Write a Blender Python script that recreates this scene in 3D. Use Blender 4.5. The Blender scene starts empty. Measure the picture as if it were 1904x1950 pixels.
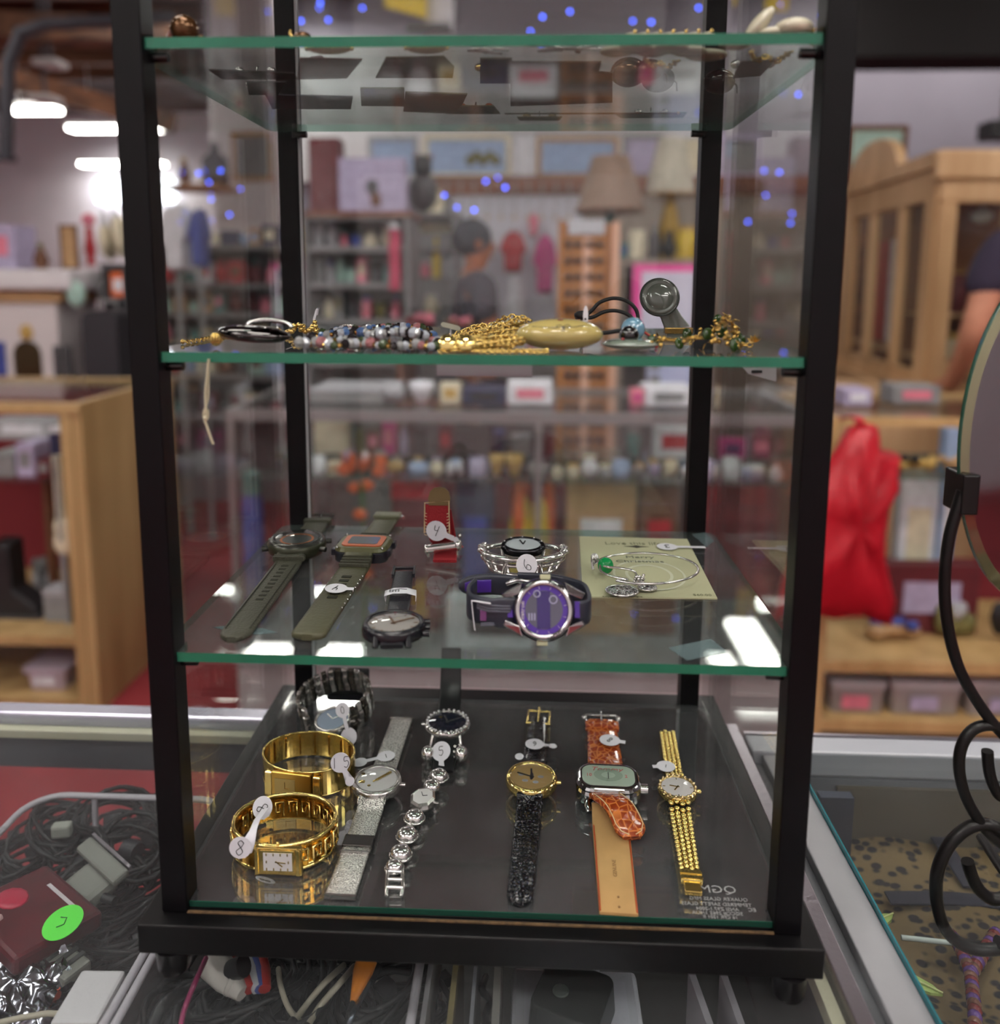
import bpy, bmesh, math, random
from mathutils import Vector, Matrix
from math import sin, cos, pi, radians as R
S = bpy.context.scene
COL = S.collection
# ------------------------------------------------------------------ camera
CAMP = Vector((0.19509, -0.38335, 0.33535)); PITCH = 0.1376; YAW = -0.04016; ROLL = 0.00489
FPX = 1531.3668; UX = -5.149; UY = -234.684
_f = Vector((sin(YAW)*cos(PITCH), cos(YAW)*cos(PITCH), -sin(PITCH)))
_r0 = Vector((cos(YAW), -sin(YAW), 0)); _u0 = _r0.cross(_f)
_r = _r0*cos(ROLL)+_u0*sin(ROLL); _u = -_r0*sin(ROLL)+_u0*cos(ROLL)
cd = bpy.data.cameras.new('camera'); cam = bpy.data.objects.new('camera', cd); COL.objects.link(cam)
m = Matrix((( _r.x, _u.x, -_f.x, CAMP.x), (_r.y, _u.y, -_f.y, CAMP.y), (_r.z, _u.z, -_f.z, CAMP.z), (0, 0, 0, 1)))
cam.matrix_world = m
cd.sensor_fit = 'HORIZONTAL'; cd.sensor_width = 36; cd.lens = FPX*36/1904
cd.shift_x = -UX/1904; cd.shift_y = UY/1904
cd.clip_start = 0.02; cd.clip_end = 100
cd.dof.use_dof = True; cd.dof.focus_distance = 0.50; cd.dof.aperture_fstop = 4.2; cd.dof.aperture_blades = 0
S.camera = cam
# ------------------------------------------------------------------ world, exposure, sampling options
w = bpy.data.worlds.new('world'); S.world = w; w.use_nodes = True
w.node_tree.nodes['Background'].inputs[0].default_value = (0.8, 0.85, 1, 1)
w.node_tree.nodes['Background'].inputs[1].default_value = 0.1
S.view_settings.view_transform = 'Standard'; S.view_settings.look = 'None'; S.view_settings.gamma = 1
S.view_settings.use_curve_mapping = False; S.view_settings.exposure = 0.4
S.cycles.use_adaptive_sampling = True; S.cycles.adaptive_threshold = 0.12; S.cycles.adaptive_min_samples = 20
S.cycles.max_bounces = 7; S.cycles.diffuse_bounces = 3; S.cycles.glossy_bounces = 4
S.cycles.transmission_bounces = 5; S.cycles.transparent_max_bounces = 32
S.cycles.caustics_reflective = False; S.cycles.caustics_refractive = False
S.cycles.sample_clamp_indirect = 4.0; S.cycles.blur_glossy = 0.3
LAMP = 26.0                       # emission of the ceiling tubes

def ray(x, y):
    return _f + _r*((x-952-UX)/FPX) - _u*((y-975-UY)/FPX)
def onz(x, y, z):                 # world point seen at pixel (x, y) on the level z
    d = ray(x, y); return CAMP + d*((z-CAMP.z)/d.z)
def at(x, y, Y):                  # world point seen at pixel (x, y) at depth Y
    d = ray(x, y); return CAMP + d*((Y-CAMP.y)/d.y)
def pxm(Y): return (Y-CAMP.y)/FPX  # metres per pixel near depth Y

def pb(x0, x1, y0, y1, Y):
    ym = (y0+y1)/2; xm = (x0+x1)/2
    return at(x0, ym, Y).x, at(x1, ym, Y).x, at(xm, y1, Y).z, at(xm, y0, Y).z
# ------------------------------------------------------------------ materials
def lin(c):
    return tuple(((v/255)/12.92 if v/255 <= 0.04045 else (((v/255)+0.055)/1.055)**2.4) for v in c)+(1,)
MATS = {}
def mat(name, c, rough=0.5, metal=0.0, spec=0.5, bump=0, bscale=200, var=0, vscale=30, coat=0, sheen=0):
    if name in MATS: return MATS[name]
    m = bpy.data.materials.new(name); m.use_nodes = True; nt = m.node_tree; b = nt.nodes['Principled BSDF']
    b.inputs['Base Color'].default_value = lin(c); b.inputs['Roughness'].default_value = rough
    b.inputs['Metallic'].default_value = metal; b.inputs['Specular IOR Level'].default_value = spec
    if coat: b.inputs['Coat Weight'].default_value = coat; b.inputs['Coat Roughness'].default_value = 0.05
    if bump or var:
        tc = nt.nodes.new('ShaderNodeTexCoord')
        n = nt.nodes.new('ShaderNodeTexNoise'); n.inputs['Scale'].default_value = bscale if bump else vscale
        nt.links.new(tc.outputs['Object'], n.inputs['Vector'])
        if bump:
            bn = nt.nodes.new('ShaderNodeBump'); bn.inputs['Strength'].default_value = bump; bn.inputs['Distance'].default_value = 0.001
            nt.links.new(n.outputs['Fac'], bn.inputs['Height']); nt.links.new(bn.outputs['Normal'], b.inputs['Normal'])
        if var:
            n2 = nt.nodes.new('ShaderNodeTexNoise'); n2.inputs['Scale'].default_value = vscale; n2.inputs['Detail'].default_value = 4
            nt.links.new(tc.outputs['Object'], n2.inputs['Vector'])
            r = nt.nodes.new('ShaderNodeValToRGB'); a = lin(c)
            r.color_ramp.elements[0].position = 0.3; r.color_ramp.elements[1].position = 0.7
            r.color_ramp.elements[0].color = tuple(max(0, v*(1-var)) for v in a[:3])+(1,)
            r.color_ramp.elements[1].color = tuple(min(1, v*(1+var)) for v in a[:3])+(1,)
            nt.links.new(n2.outputs['Fac'], r.inputs['Fac']); nt.links.new(r.outputs['Color'], b.inputs['Base Color'])
    MATS[name] = m; return m
def emis(name, c, s):
    if name in MATS: return MATS[name]
    m = bpy.data.materials.new(name); m.use_nodes = True; nt = m.node_tree; nt.nodes.clear()
    e = nt.nodes.new('ShaderNodeEmission'); e.inputs[0].default_value = lin(c); e.inputs[1].default_value = s
    o = nt.nodes.new('ShaderNodeOutputMaterial'); nt.links.new(e.outputs[0], o.inputs[0]); MATS[name] = m; return m
def pane(name, tint=(0.97, 0.985, 0.98), dust=0.02, refl=1.0, rough=0.0, scratch=0.0, dustcol=(200, 200, 205), ior=1.5):
    """thin clear glass: transparent + mirror by Fresnel + a little dust"""
    if name in MATS: return MATS[name]
    m = bpy.data.materials.new(name); m.use_nodes = True; nt = m.node_tree; nt.nodes.clear(); L = nt.links.new
    o = nt.nodes.new('ShaderNodeOutputMaterial'); t = nt.nodes.new('ShaderNodeBsdfTransparent'); t.inputs[0].default_value = tuple(tint)+(1,)
    g = nt.nodes.new('ShaderNodeBsdfGlossy'); g.inputs['Roughness'].default_value = rough
    fr = nt.nodes.new('ShaderNodeFresnel'); fr.inputs['IOR'].default_value = ior
    ge = nt.nodes.new('ShaderNodeNewGeometry'); mi = nt.nodes.new('ShaderNodeMapRange'); mi.inputs[3].default_value = ior; mi.inputs[4].default_value = 1/ior
    L(ge.outputs['Backfacing'], mi.inputs[0]); L(mi.outputs[0], fr.inputs['IOR'])   # same reflectance on both faces of the pane
    mu = nt.nodes.new('ShaderNodeMath'); mu.operation = 'MULTIPLY'; mu.inputs[1].default_value = refl; mu.use_clamp = True
    L(fr.outputs[0], mu.inputs[0])
    mx = nt.nodes.new('ShaderNodeMixShader'); L(mu.outputs[0], mx.inputs[0]); L(t.outputs[0], mx.inputs[1]); L(g.outputs[0], mx.inputs[2])
    if dust or scratch:
        d = nt.nodes.new('ShaderNodeBsdfDiffuse'); d.inputs[0].default_value = lin(dustcol)
        m2 = nt.nodes.new('ShaderNodeMixShader'); m2.inputs[0].default_value = dust
        L(mx.outputs[0], m2.inputs[1]); L(d.outputs[0], m2.inputs[2]); L(m2.outputs[0], o.inputs[0])
        tc = nt.nodes.new('ShaderNodeTexCoord'); n = nt.nodes.new('ShaderNodeTexNoise'); n.inputs['Scale'].default_value = 1800
        n.inputs['Detail'].default_value = 1
        L(tc.outputs['Object'], n.inputs['Vector'])
        n3 = nt.nodes.new('ShaderNodeTexNoise'); n3.inputs['Scale'].default_value = 14; L(tc.outputs['Object'], n3.inputs['Vector'])
        mr = nt.nodes.new('ShaderNodeMapRange'); mr.inputs[1].default_value = 0.68; mr.inputs[2].default_value = 0.78
        mr.inputs[3].default_value = 0; mr.inputs[4].default_value = scratch
        L(n.outputs['Fac'], mr.inputs[0])
        m3 = nt.nodes.new('ShaderNodeMath'); m3.operation = 'MULTIPLY_ADD'; m3.inputs[1].default_value = dust*2
        L(n3.outputs['Fac'], m3.inputs[0]); L(mr.outputs[0], m3.inputs[2]); L(m3.outputs[0], m2.inputs[0])
    else: L(mx.outputs[0], o.inputs[0])
    MATS[name] = m; return m
def wood(name, c1, c2, scale=6, rough=0.45, axis=0):
    if name in MATS: return MATS[name]
    m = bpy.data.materials.new(name); m.use_nodes = True; nt = m.node_tree; b = nt.nodes['Principled BSDF']; L = nt.links.new
    tc = nt.nodes.new('ShaderNodeTexCoord'); mp = nt.nodes.new('ShaderNodeMapping')
    sc = [scale*6]*3; sc[axis] = scale*0.5; mp.inputs['Scale'].default_value = sc
    n = nt.nodes.new('ShaderNodeTexNoise'); n.inputs['Scale'].default_value = 1; n.inputs['Detail'].default_value = 5
    r = nt.nodes.new('ShaderNodeValToRGB'); r.color_ramp.elements[0].color = lin(c1); r.color_ramp.elements[1].color = lin(c2)
    r.color_ramp.elements[0].position = 0.35; r.color_ramp.elements[1].position = 0.65
    L(tc.outputs['Object'], mp.inputs[0]); L(mp.outputs[0], n.inputs['Vector']); L(n.outputs['Fac'], r.inputs[0]); L(r.outputs[0], b.inputs['Base Color'])
    b.inputs['Roughness'].default_value = rough; MATS[name] = m; return m
def cells(name, c1, c2, scale, rough=0.4, metal=0.0, bump=0.6, thr=0.4, dist='F1', stretch=(1, 1, 1), feature=None, coat=0):
    """two-colour voronoi pattern with relief: crocodile leather, leopard cloth, woven metal"""
    if name in MATS: return MATS[name]
    m = bpy.data.materials.new(name); m.use_nodes = True; nt = m.node_tree; b = nt.nodes['Principled BSDF']; L = nt.links.new
    tc = nt.nodes.new('ShaderNodeTexCoord'); mp = nt.nodes.new('ShaderNodeMapping'); mp.inputs['Scale'].default_value = stretch
    v = nt.nodes.new('ShaderNodeTexVoronoi'); v.inputs['Scale'].default_value = scale; v.feature = feature or 'F1'
    L(tc.outputs['Object'], mp.inputs[0]); L(mp.outputs[0], v.inputs['Vector'])
    r = nt.nodes.new('ShaderNodeValToRGB'); r.color_ramp.elements[0].color = lin(c1); r.color_ramp.elements[1].color = lin(c2)
    r.color_ramp.elements[0].position = max(0, thr-0.08); r.color_ramp.elements[1].position = thr+0.08
    L(v.outputs['Distance'], r.inputs[0]); L(r.outputs[0], b.inputs['Base Color'])
    bn = nt.nodes.new('ShaderNodeBump'); bn.inputs['Strength'].default_value = bump; bn.inputs['Distance'].default_value = 0.0008
    L(v.outputs['Distance'], bn.inputs['Height']); L(bn.outputs[0], b.inputs['Normal'])
    b.inputs['Roughness'].default_value = rough; b.inputs['Metallic'].default_value = metal
    if coat: b.inputs['Coat Weight'].default_value = coat
    MATS[name] = m; return m

# ------------------------------------------------------------------ mesh builder
def frame(o, x, y, z=None):
    x = Vector(x).normalized(); y = Vector(y); z = Vector(z) if z is not None else x.cross(y)
    z.normalize(); y = z.cross(x).normalized()
    return Matrix(((x.x, y.x, z.x, o[0]), (x.y, y.y, z.y, o[1]), (x.z, y.z, z.z, o[2]), (0, 0, 0, 1)))
def T(x, y=0, z=0): return Matrix.Translation(Vector((x, y, z)))
def RX(a): return Matrix.Rotation(R(a), 4, 'X')
def RY(a): return Matrix.Rotation(R(a), 4, 'Y')
def RZ(a): return Matrix.Rotation(R(a), 4, 'Z')
class MB:
    def __init__(s, M=None): s.v = []; s.f = []; s.s = []; s.m = []; s.M = M or Matrix(); s.mi = 0
    def add(s, vs, fs, smooth=False):
        k = len(s.v); s.v += [s.M @ Vector(p) for p in vs]
        for f in fs: s.f.append(tuple(i+k for i in f)); s.s.append(smooth); s.m.append(s.mi)
        return s
    def bx(s, x0, x1, y0, y1, z0, z1):
        x0, x1 = sorted((x0, x1)); y0, y1 = sorted((y0, y1)); z0, z1 = sorted((z0, z1))
        return s.add([(x0,y0,z0),(x1,y0,z0),(x1,y1,z0),(x0,y1,z0),(x0,y0,z1),(x1,y0,z1),(x1,y1,z1),(x0,y1,z1)],
              [(0,3,2,1),(4,5,6,7),(0,1,5,4),(1,2,6,5),(2,3,7,6),(3,0,4,7)])
    def box(s, c, z, Mx=None):
        o = s.M
        if Mx is not None: s.M = o @ Matrix.Translation(Vector(c)) @ Mx; c = (0, 0, 0)
        s.bx(c[0]-z[0]/2, c[0]+z[0]/2, c[1]-z[1]/2, c[1]+z[1]/2, c[2]-z[2]/2, c[2]+z[2]/2); s.M = o; return s
    def lathe(s, prof, Mx=None, n=24, sy=1.0, cap=True, smooth=True):
        Mx = Mx or Matrix(); vs = []; fs = []
        for (r, z) in prof:
            for i in range(n):
                a = 2*pi*i/n; vs.append(Mx @ Vector((r*cos(a), r*sin(a)*sy, z)))
        for j in range(len(prof)-1):
            for i in range(n):
                k = (i+1) % n; fs.append((j*n+i, j*n+k, (j+1)*n+k, (j+1)*n+i))
        s.add(vs, fs, smooth)
        if cap:
            if prof[0][0] > 1e-6: s.add(vs[:n], [tuple(range(n))[::-1]])
            if prof[-1][0] > 1e-6: s.add(vs[-n:], [tuple(range(n))])
        return s
    def cyl(s, a, b, r, r2=None, n=16):
        a = Vector(a); b = Vector(b); d = b-a; q = d.to_track_quat('Z', 'Y').to_matrix().to_4x4()
        return s.lathe([(r, 0), (r if r2 is None else r2, d.length)], Matrix.Translation(a) @ q, n)
    def sph(s, c, r, sc=(1, 1, 1), n=16, Mx=None):
        k = max(4, n//2); prof = [(max(1e-5, sin(pi*j/k)), -cos(pi*j/k)) for j in range(k+1)]
        mm = Matrix.Translation(Vector(c)) @ (Mx or Matrix()) @ Matrix.Diagonal((r*sc[0], r*sc[1], r*sc[2], 1))
        return s.lathe(prof, mm, n, cap=False)
    def tube(s, pts, r, n=8, closed=False, flat=None):
        pts = [Vector(p) for p in pts]; N = len(pts); vs = []; fs = []; ref = None
        for i, p in enumerate(pts):
            if closed: t = pts[(i+1) % N]-pts[i-1]
            else: t = pts[min(i+1, N-1)]-pts[max(i-1, 0)]
            t.normalize()
            if ref is None: ref = Vector((0, 0, 1)) if abs(t.z) < 0.9 else Vector((1, 0, 0))
            a = t.cross(ref)
            if a.length < 1e-6: a = t.cross(Vector((0.3, 1, 0.2)))
            a.normalize(); b = a.cross(t).normalized(); ref = b
            rr = r[i] if isinstance(r, (list, tuple)) else r
            for k in range(n):
                an = 2*pi*k/n; vs.append(p + a*(rr*cos(an)) + b*(rr*sin(an)*(flat or 1)))
        for i in range(N if closed else N-1):
            j = (i+1) % N
            for k in range(n):
                l = (k+1) % n; fs.append((i*n+k, i*n+l, j*n+l, j*n+k))
        s.add(vs, fs, True)
        if not closed: s.add(vs[:n], [tuple(range(n))]); s.add(vs[-n:], [tuple(range(n))[::-1]])
        return s
    def ribbon(s, pts, lat, wd, t, dome=0.0):
        """strip of width wd (value or list) and thickness t following pts; dome lifts the middle"""
        pts = [Vector(p) for p in pts]; lat = Vector(lat).normalized(); N = len(pts); vs = []; fs = []
        for i, p in enumerate(pts):
            tg = (pts[min(i+1, N-1)]-pts[max(i-1, 0)]).normalized(); nn = lat.cross(tg).normalized()
            ww = (wd[i] if isinstance(wd, (list, tuple)) else wd)/2; tt = (t[i] if isinstance(t, (list, tuple)) else t)/2
            c = min(ww*0.25, tt)
            for (a, b) in ((-ww, -tt+c*0.4), (-ww+c, -tt), (ww-c, -tt), (ww, -tt+c*0.4), (ww, tt-c*0.4), (ww-c, tt), (0, tt+dome), (-ww+c, tt), (-ww, tt-c*0.4)):
                vs.append(p+lat*a+nn*b)
        n = 9
        for i in range(N-1):
            for k in range(n):
                l = (k+1) % n; fs.append((i*n+k, i*n+l, (i+1)*n+l, (i+1)*n+k))
        s.add(vs, fs, True); s.add(vs[:n], [tuple(range(n))[::-1]]); s.add(vs[-n:], [tuple(range(n))]); return s
    def prism(s, poly, z0, z1, Mx=None, inset=0.0):
        Mx = Mx or Matrix(); n = len(poly); cx = sum(p[0] for p in poly)/n; cy = sum(p[1] for p in poly)/n
        vs = [Mx @ Vector((p[0], p[1], z0)) for p in poly]+[Mx @ Vector((cx+(p[0]-cx)*(1-inset), cy+(p[1]-cy)*(1-inset), z1)) for p in poly]
        s.add(vs, [tuple(range(n))[::-1], tuple(range(n, 2*n))]+[(i, (i+1) % n, n+(i+1) % n, n+i) for i in range(n)]); return s
    def band(s, a, b, z0, z1, th, n=64, Mx=None, arc=(0, 360), bulge=0.0):
        """upright elliptical band (bangle)"""
        Mx = Mx or Matrix(); vs = []; fs = []; full = arc[1]-arc[0] >= 360; K = n if full else n+1
        for i in range(K):
            t = R(arc[0]+(arc[1]-arc[0])*i/n); e = Vector((a*cos(t), b*sin(t), 0)); nr = Vector((cos(t)/a, sin(t)/b, 0)).normalized()
            for (o, z) in ((0, z0), (0, z1), (th, z1), (th+bulge, (z0+z1)/2), (th, z0)):
                q = e+nr*o; vs.append(Mx @ Vector((q.x, q.y, z)))
        for i in range(n):
            j = (i+1) % K
            for k in range(5):
                l = (k+1) % 5; fs.append((i*5+k, i*5+l, j*5+l, j*5+k))
        s.add(vs, fs, False)
        if not full: s.add(vs[:5], [(0, 1, 2, 3, 4)]); s.add(vs[-5:], [(4, 3, 2, 1, 0)])
        return s
    def text(s, st, size, Mx, ext=0.0002, align='CENTER', sx=1.0, shear=0):
        cu = bpy.data.curves.new('t', 'FONT'); cu.body = st; cu.size = size; cu.extrude = ext; cu.align_x = align; cu.align_y = 'CENTER'
        cu.resolution_u = 2; cu.shear = shear; o = bpy.data.objects.new('t', cu); COL.objects.link(o)
        bpy.context.view_layer.update(); dg = bpy.context.evaluated_depsgraph_get()
        me = bpy.data.meshes.new_from_object(o.evaluated_get(dg))
        s.add([Mx @ Vector((v.co.x*sx, v.co.y, v.co.z)) for v in me.vertices], [tuple(p.vertices) for p in me.polygons])
        bpy.data.objects.remove(o); bpy.data.curves.remove(cu); bpy.data.meshes.remove(me); return s
    def mesh(s, name, mats):
        me = bpy.data.meshes.new(name); me.from_pydata([tuple(p) for p in s.v], [], s.f); me.update()
        for q in (mats if isinstance(mats, (list, tuple)) else [mats]): me.materials.append(q)
        me.polygons.foreach_set('use_smooth', s.s); me.polygons.foreach_set('material_index', s.m)
        bm = bmesh.new(); bm.from_mesh(me); bmesh.ops.recalc_face_normals(bm, faces=bm.faces); bm.to_mesh(me); bm.free()
        return me
    def build(s, name, mats, parent=None, local=False, bevel=0, label=None, weld=False):
        if parent is not None and not local:
            inv = WM[parent.name].inverted(); s.v = [inv @ p for p in s.v]
        me = s.mesh(name, mats); o = bpy.data.objects.new(name, me); COL.objects.link(o)
        if parent is not None:
            o.parent = parent; WM[o.name] = WM[parent.name].copy()
        else: WM[o.name] = Matrix()
        if bevel:
            b = o.modifiers.new('bevel', 'BEVEL'); b.width = bevel; b.segments = 2; b.limit_method = 'ANGLE'; b.harden_normals = False
        if label: o['label'] = label
        return o
WM = {}
LABELS = set()
def tag(o, label, cat, group=None):
    o['label'] = label; o['category'] = cat
    if group: o['group'] = group
    n = len(label.split())
    if n < 4 or n > 16: print('LABEL LENGTH', n, label)
    if label in LABELS and not group: print('DUP LABEL', label)
    LABELS.add(label); return o
def thing(name, label, cat, loc=(0, 0, 0), rz=0, group=None, Mx=None):
    o = bpy.data.objects.new(name, None); COL.objects.link(o); o.empty_display_size = 0.02
    M = Mx if Mx is not None else Matrix.Translation(Vector(loc)) @ RZ(rz)
    o.matrix_world = M; WM[o.name] = M.copy(); return tag(o, label, cat, group)
def struct(o): o['kind'] = 'structure'; return o
def rrect(w, h, r, n=4):
    p = []
    for (cx, cy, a0) in ((w/2-r, h/2-r, 0), (-w/2+r, h/2-r, 90), (-w/2+r, -h/2+r, 180), (w/2-r, -h/2+r, 270)):
        for i in range(n+1): a = R(a0+90*i/n); p.append((cx+r*cos(a), cy+r*sin(a)))
    return p
def spline(pts, n=6, closed=False):
    pts = [Vector(p) for p in pts]; N = len(pts); out = []
    for i in range(N if closed else N-1):
        g = (lambda k: pts[k % N]) if closed else (lambda k: pts[max(0, min(N-1, k))])
        a, b, c, d = g(i-1), g(i), g(i+1), g(i+2)
        for j in range(n):
            t = j/n; out.append(0.5*((2*b)+(c-a)*t+(2*a-5*b+4*c-d)*t*t+(3*b-a-3*c+d)*t*t*t))
    if not closed: out.append(pts[-1])
    return out
# ------------------------------------------------------------------ room shell and lamps
FZ = -1.04; CZ = 3.48; CT = -0.036      # floor, ceiling, counter glass
def room():
    carpet = mat('carpet', (132, 40, 46), 0.95, bump=0.5, bscale=400, var=0.25, vscale=3)
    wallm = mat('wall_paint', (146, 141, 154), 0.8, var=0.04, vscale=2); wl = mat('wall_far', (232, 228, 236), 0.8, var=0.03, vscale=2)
    ceil = wood('ceiling_wood', (30, 17, 12), (74, 40, 24), 1.2, 0.8)
    x0, x1, y0, y1 = -12, 7.5, -3.6, 15.8; xj = at(408, 300, 9).x
    struct(MB().bx(x0, x1, y0, y1, FZ-0.1, FZ).build('floor', carpet))
    struct(MB().bx(x0, x1, y0, y1, CZ, CZ+0.1).build('ceiling', ceil))
    struct(MB().bx(x0, x1, y0, 5.4, CZ-0.03, CZ).build('ceiling', mat('ceiling_plaster', (128, 124, 124), 0.8, var=0.05, vscale=1)))  # grey near section, unseen, added as fill light and for mirror reflections
    struct(MB().bx(x0-0.1, x0, y0, y1, FZ, CZ).build('wall_left', wl))
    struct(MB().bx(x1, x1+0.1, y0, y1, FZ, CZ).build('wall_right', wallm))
    struct(MB().bx(x0, x1, y0-0.1, y0, FZ, CZ).build('wall_front', mat('wall_front_white', (226, 224, 228), 0.8, var=0.03, vscale=2)))
    struct(MB().bx(x0, xj, y1-0.2, y1-0.1, FZ, CZ).build('wall_back', wl))
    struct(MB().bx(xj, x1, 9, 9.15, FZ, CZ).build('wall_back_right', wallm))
    struct(MB().bx(xj, xj+0.1, 9.15, y1-0.1, FZ, CZ).build('wall_side', wl))
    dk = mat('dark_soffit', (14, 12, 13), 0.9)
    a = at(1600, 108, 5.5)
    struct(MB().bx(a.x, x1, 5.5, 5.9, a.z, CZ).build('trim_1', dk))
    bw = wood('beam_wood', (70, 42, 28), (120, 78, 52), 1, 0.7)
    for i, (pa, pb_, Y) in enumerate((((-60, 128), (330, 236), 9.0), ((-60, 52), (330, 66), 7.0))):
        a = at(*pa, Y); b = at(*pb_, Y+1.5)
        struct(MB().box((a+b)/2, ((b-a).length, 0.22, 0.24), frame((0, 0, 0), b-a, (0, 1, 0), None).to_3x3().to_4x4()).build('trim_%d' % (i+2), bw))
    for i in range(7):
        struct(MB().bx(-9.5, -1.5, 6.6+i*0.9, 6.72+i*0.9, CZ-0.22, CZ).build('trim_%d' % (i+4), bw))
room()
a, b, c, d = pb(398, 1352, 70, 345, 8.9)
struct(MB().bx(a, b, 8.93, 9.0, c, d).build('trim_20', mat('panel_white', (232, 230, 234), .7)))  # added white panel, brightening the wall seen behind the top shelf
def lamp(name, x, y, z, lx, ly, label, s=1.0, group='ceiling lamps outside the picture'):
    t = thing(name, label, 'ceiling light', (x, y, z), 0, group)
    h = MB(); h.bx(x-lx/2-0.03, x+lx/2+0.03, y-ly/2-0.03, y+ly/2+0.03, z+0.04, z+0.09)
    h.cyl((x-lx*0.3, y, z+0.09), (x-lx*0.3, y, CZ), 0.006, n=6); h.cyl((x+lx*0.3, y, z+0.09), (x+lx*0.3, y, CZ), 0.006, n=6)
    h.build('housing', mat('lamp_housing', (215, 215, 215), 0.5), t)
    MB().bx(x-lx/2, x+lx/2, y-ly/2, y+ly/2, z, z+0.039).build('tube', emis('tube_light%.1f' % s, (255, 250, 242), LAMP*s), t)
ZL = 2.4
for i, (x0, x1, yy, lab) in enumerate(((20, 110, 223, 'short glowing fluorescent lamp far left, nearest the beams'), (137, 315, 257, 'long glowing fluorescent lamp just left of the cabinet post'),
      (157, 312, 321, 'lowest long glowing fluorescent lamp left of the post'))):
    Y = CAMP.y+(ZL-CAMP.z)*FPX/(527-yy)
    a = at(x0, yy, Y); b = at(x1, yy, Y); lamp('fluorescent_lamp', (a.x+b.x)/2, Y, ZL, b.x-a.x, 0.22, lab, 1.0, 'far fluorescent lamps')
lamp('fluorescent_lamp', 1.74, 4.88, ZL, 0.20, 0.74, 'added unseen fluorescent strip lamp for fill light')
lamp('fluorescent_lamp', 1.46, 4.62, ZL, 0.14, 0.16, 'added unseen fluorescent strip lamp for fill light')
lamp('fluorescent_lamp', -1.52, 4.58, ZL, 0.26, 0.2, 'added unseen fluorescent strip lamp for fill light')
lamp('fluorescent_lamp', -1.03, 4.58, ZL, 0.26, 0.2, 'added unseen fluorescent strip lamp for fill light')
for (x, y) in ((-3.6, 1.0), (-1.2, 0.9), (1.3, 0.8), (3.8, 1.2), (-2.4, -1.9), (0.2, -2.2), (2.8, -2.0), (4.6, 4.2), (-5.0, 5.0), (-6.5, 9.5), (-3.6, -0.6), (3.9, -0.6), (0.1, -0.4), (-2.6, -3.0), (2.6, -3.0)):  # unseen lamps added to raise the overall light
    lamp('fluorescent_lamp', x, y, ZL+0.25, 1.3, 0.24, 'added unseen fluorescent strip lamp for fill light', 0.8)

for x in (-4.8, -2.65, 3.3, 5.2): lamp('fluorescent_lamp', x, 7.9, 3.36, 1.3, 0.24, 'added unseen fluorescent strip lamp for fill light', 1.0)  # unseen lamps added to wash the back wall with light
# window glare on the far left wall
a, b, c, d = pb(182, 330, 345, 384, 15.5)
o = MB().bx(a, b, 15.5, 15.58, c, d); o.build('window_1', emis('daylight', (240, 246, 255), 7)); struct(bpy.data.objects['window_1'])
t = thing('ventilation_duct', 'grey metal duct bending down at the upper left', 'duct', at(20, 300, 6))
dm = mat('galvanised', (72, 72, 80), 0.6, 0.3)
MB().tube([at(p[0], p[1], 6) for p in ((12, 296), (14, 200), (16, 120), (40, 62), (90, 46), (330, 34))], 0.05, 12).build('pipe', dm, t)
MB().tube([at(8, 296, 6), at(8, 306, 6)], 0.09, 12).build('flange', dm, t)
for i, (x, y, l) in enumerate(((96, 122, 'upper of two small pale unlit lamps left'), (86, 190, 'lower of two small pale unlit lamps left'))):
    p = at(x, y, 7.5); t = thing('ceiling_vent', l, 'vent', p)  # small pale shapes, meant as dim lamps that are off
    MB().box(p, (0.24, 0.24, 0.07)).build('vent_box', mat('vent_grey', (190, 185, 185), 0.6), t, bevel=0.02)
    MB().cyl(p+Vector((0, 0, 0.03)), (p.x, p.y, CZ), 0.02).build('hanger', dm, t)

# ------------------------------------------------------------------ background clutter tools
CN = {'red': (178, 40, 50), 'dark red': (96, 32, 40), 'pink': (214, 120, 140), 'magenta': (190, 60, 130), 'orange': (214, 100, 50), 'yellow': (212, 182, 60),
      'cream': (214, 204, 178), 'white': (214, 214, 222), 'grey': (128, 128, 130), 'dark grey': (66, 66, 70), 'black': (26, 26, 30), 'blue': (60, 74, 150),
      'navy': (38, 42, 74), 'light blue': (150, 170, 205), 'teal': (70, 120, 118), 'mint': (160, 190, 180), 'green': (74, 110, 60), 'olive': (110, 104, 60),
      'brown': (104, 66, 44), 'tan': (176, 140, 100), 'gold': (184, 150, 80), 'silver': (160, 160, 166), 'purple': (96, 60, 110), 'lavender': (170, 160, 190)}
def cm(c):
    return mat('paint_'+c.replace(' ', '_'), CN[c], 0.55, var=0.15, vscale=25)
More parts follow.
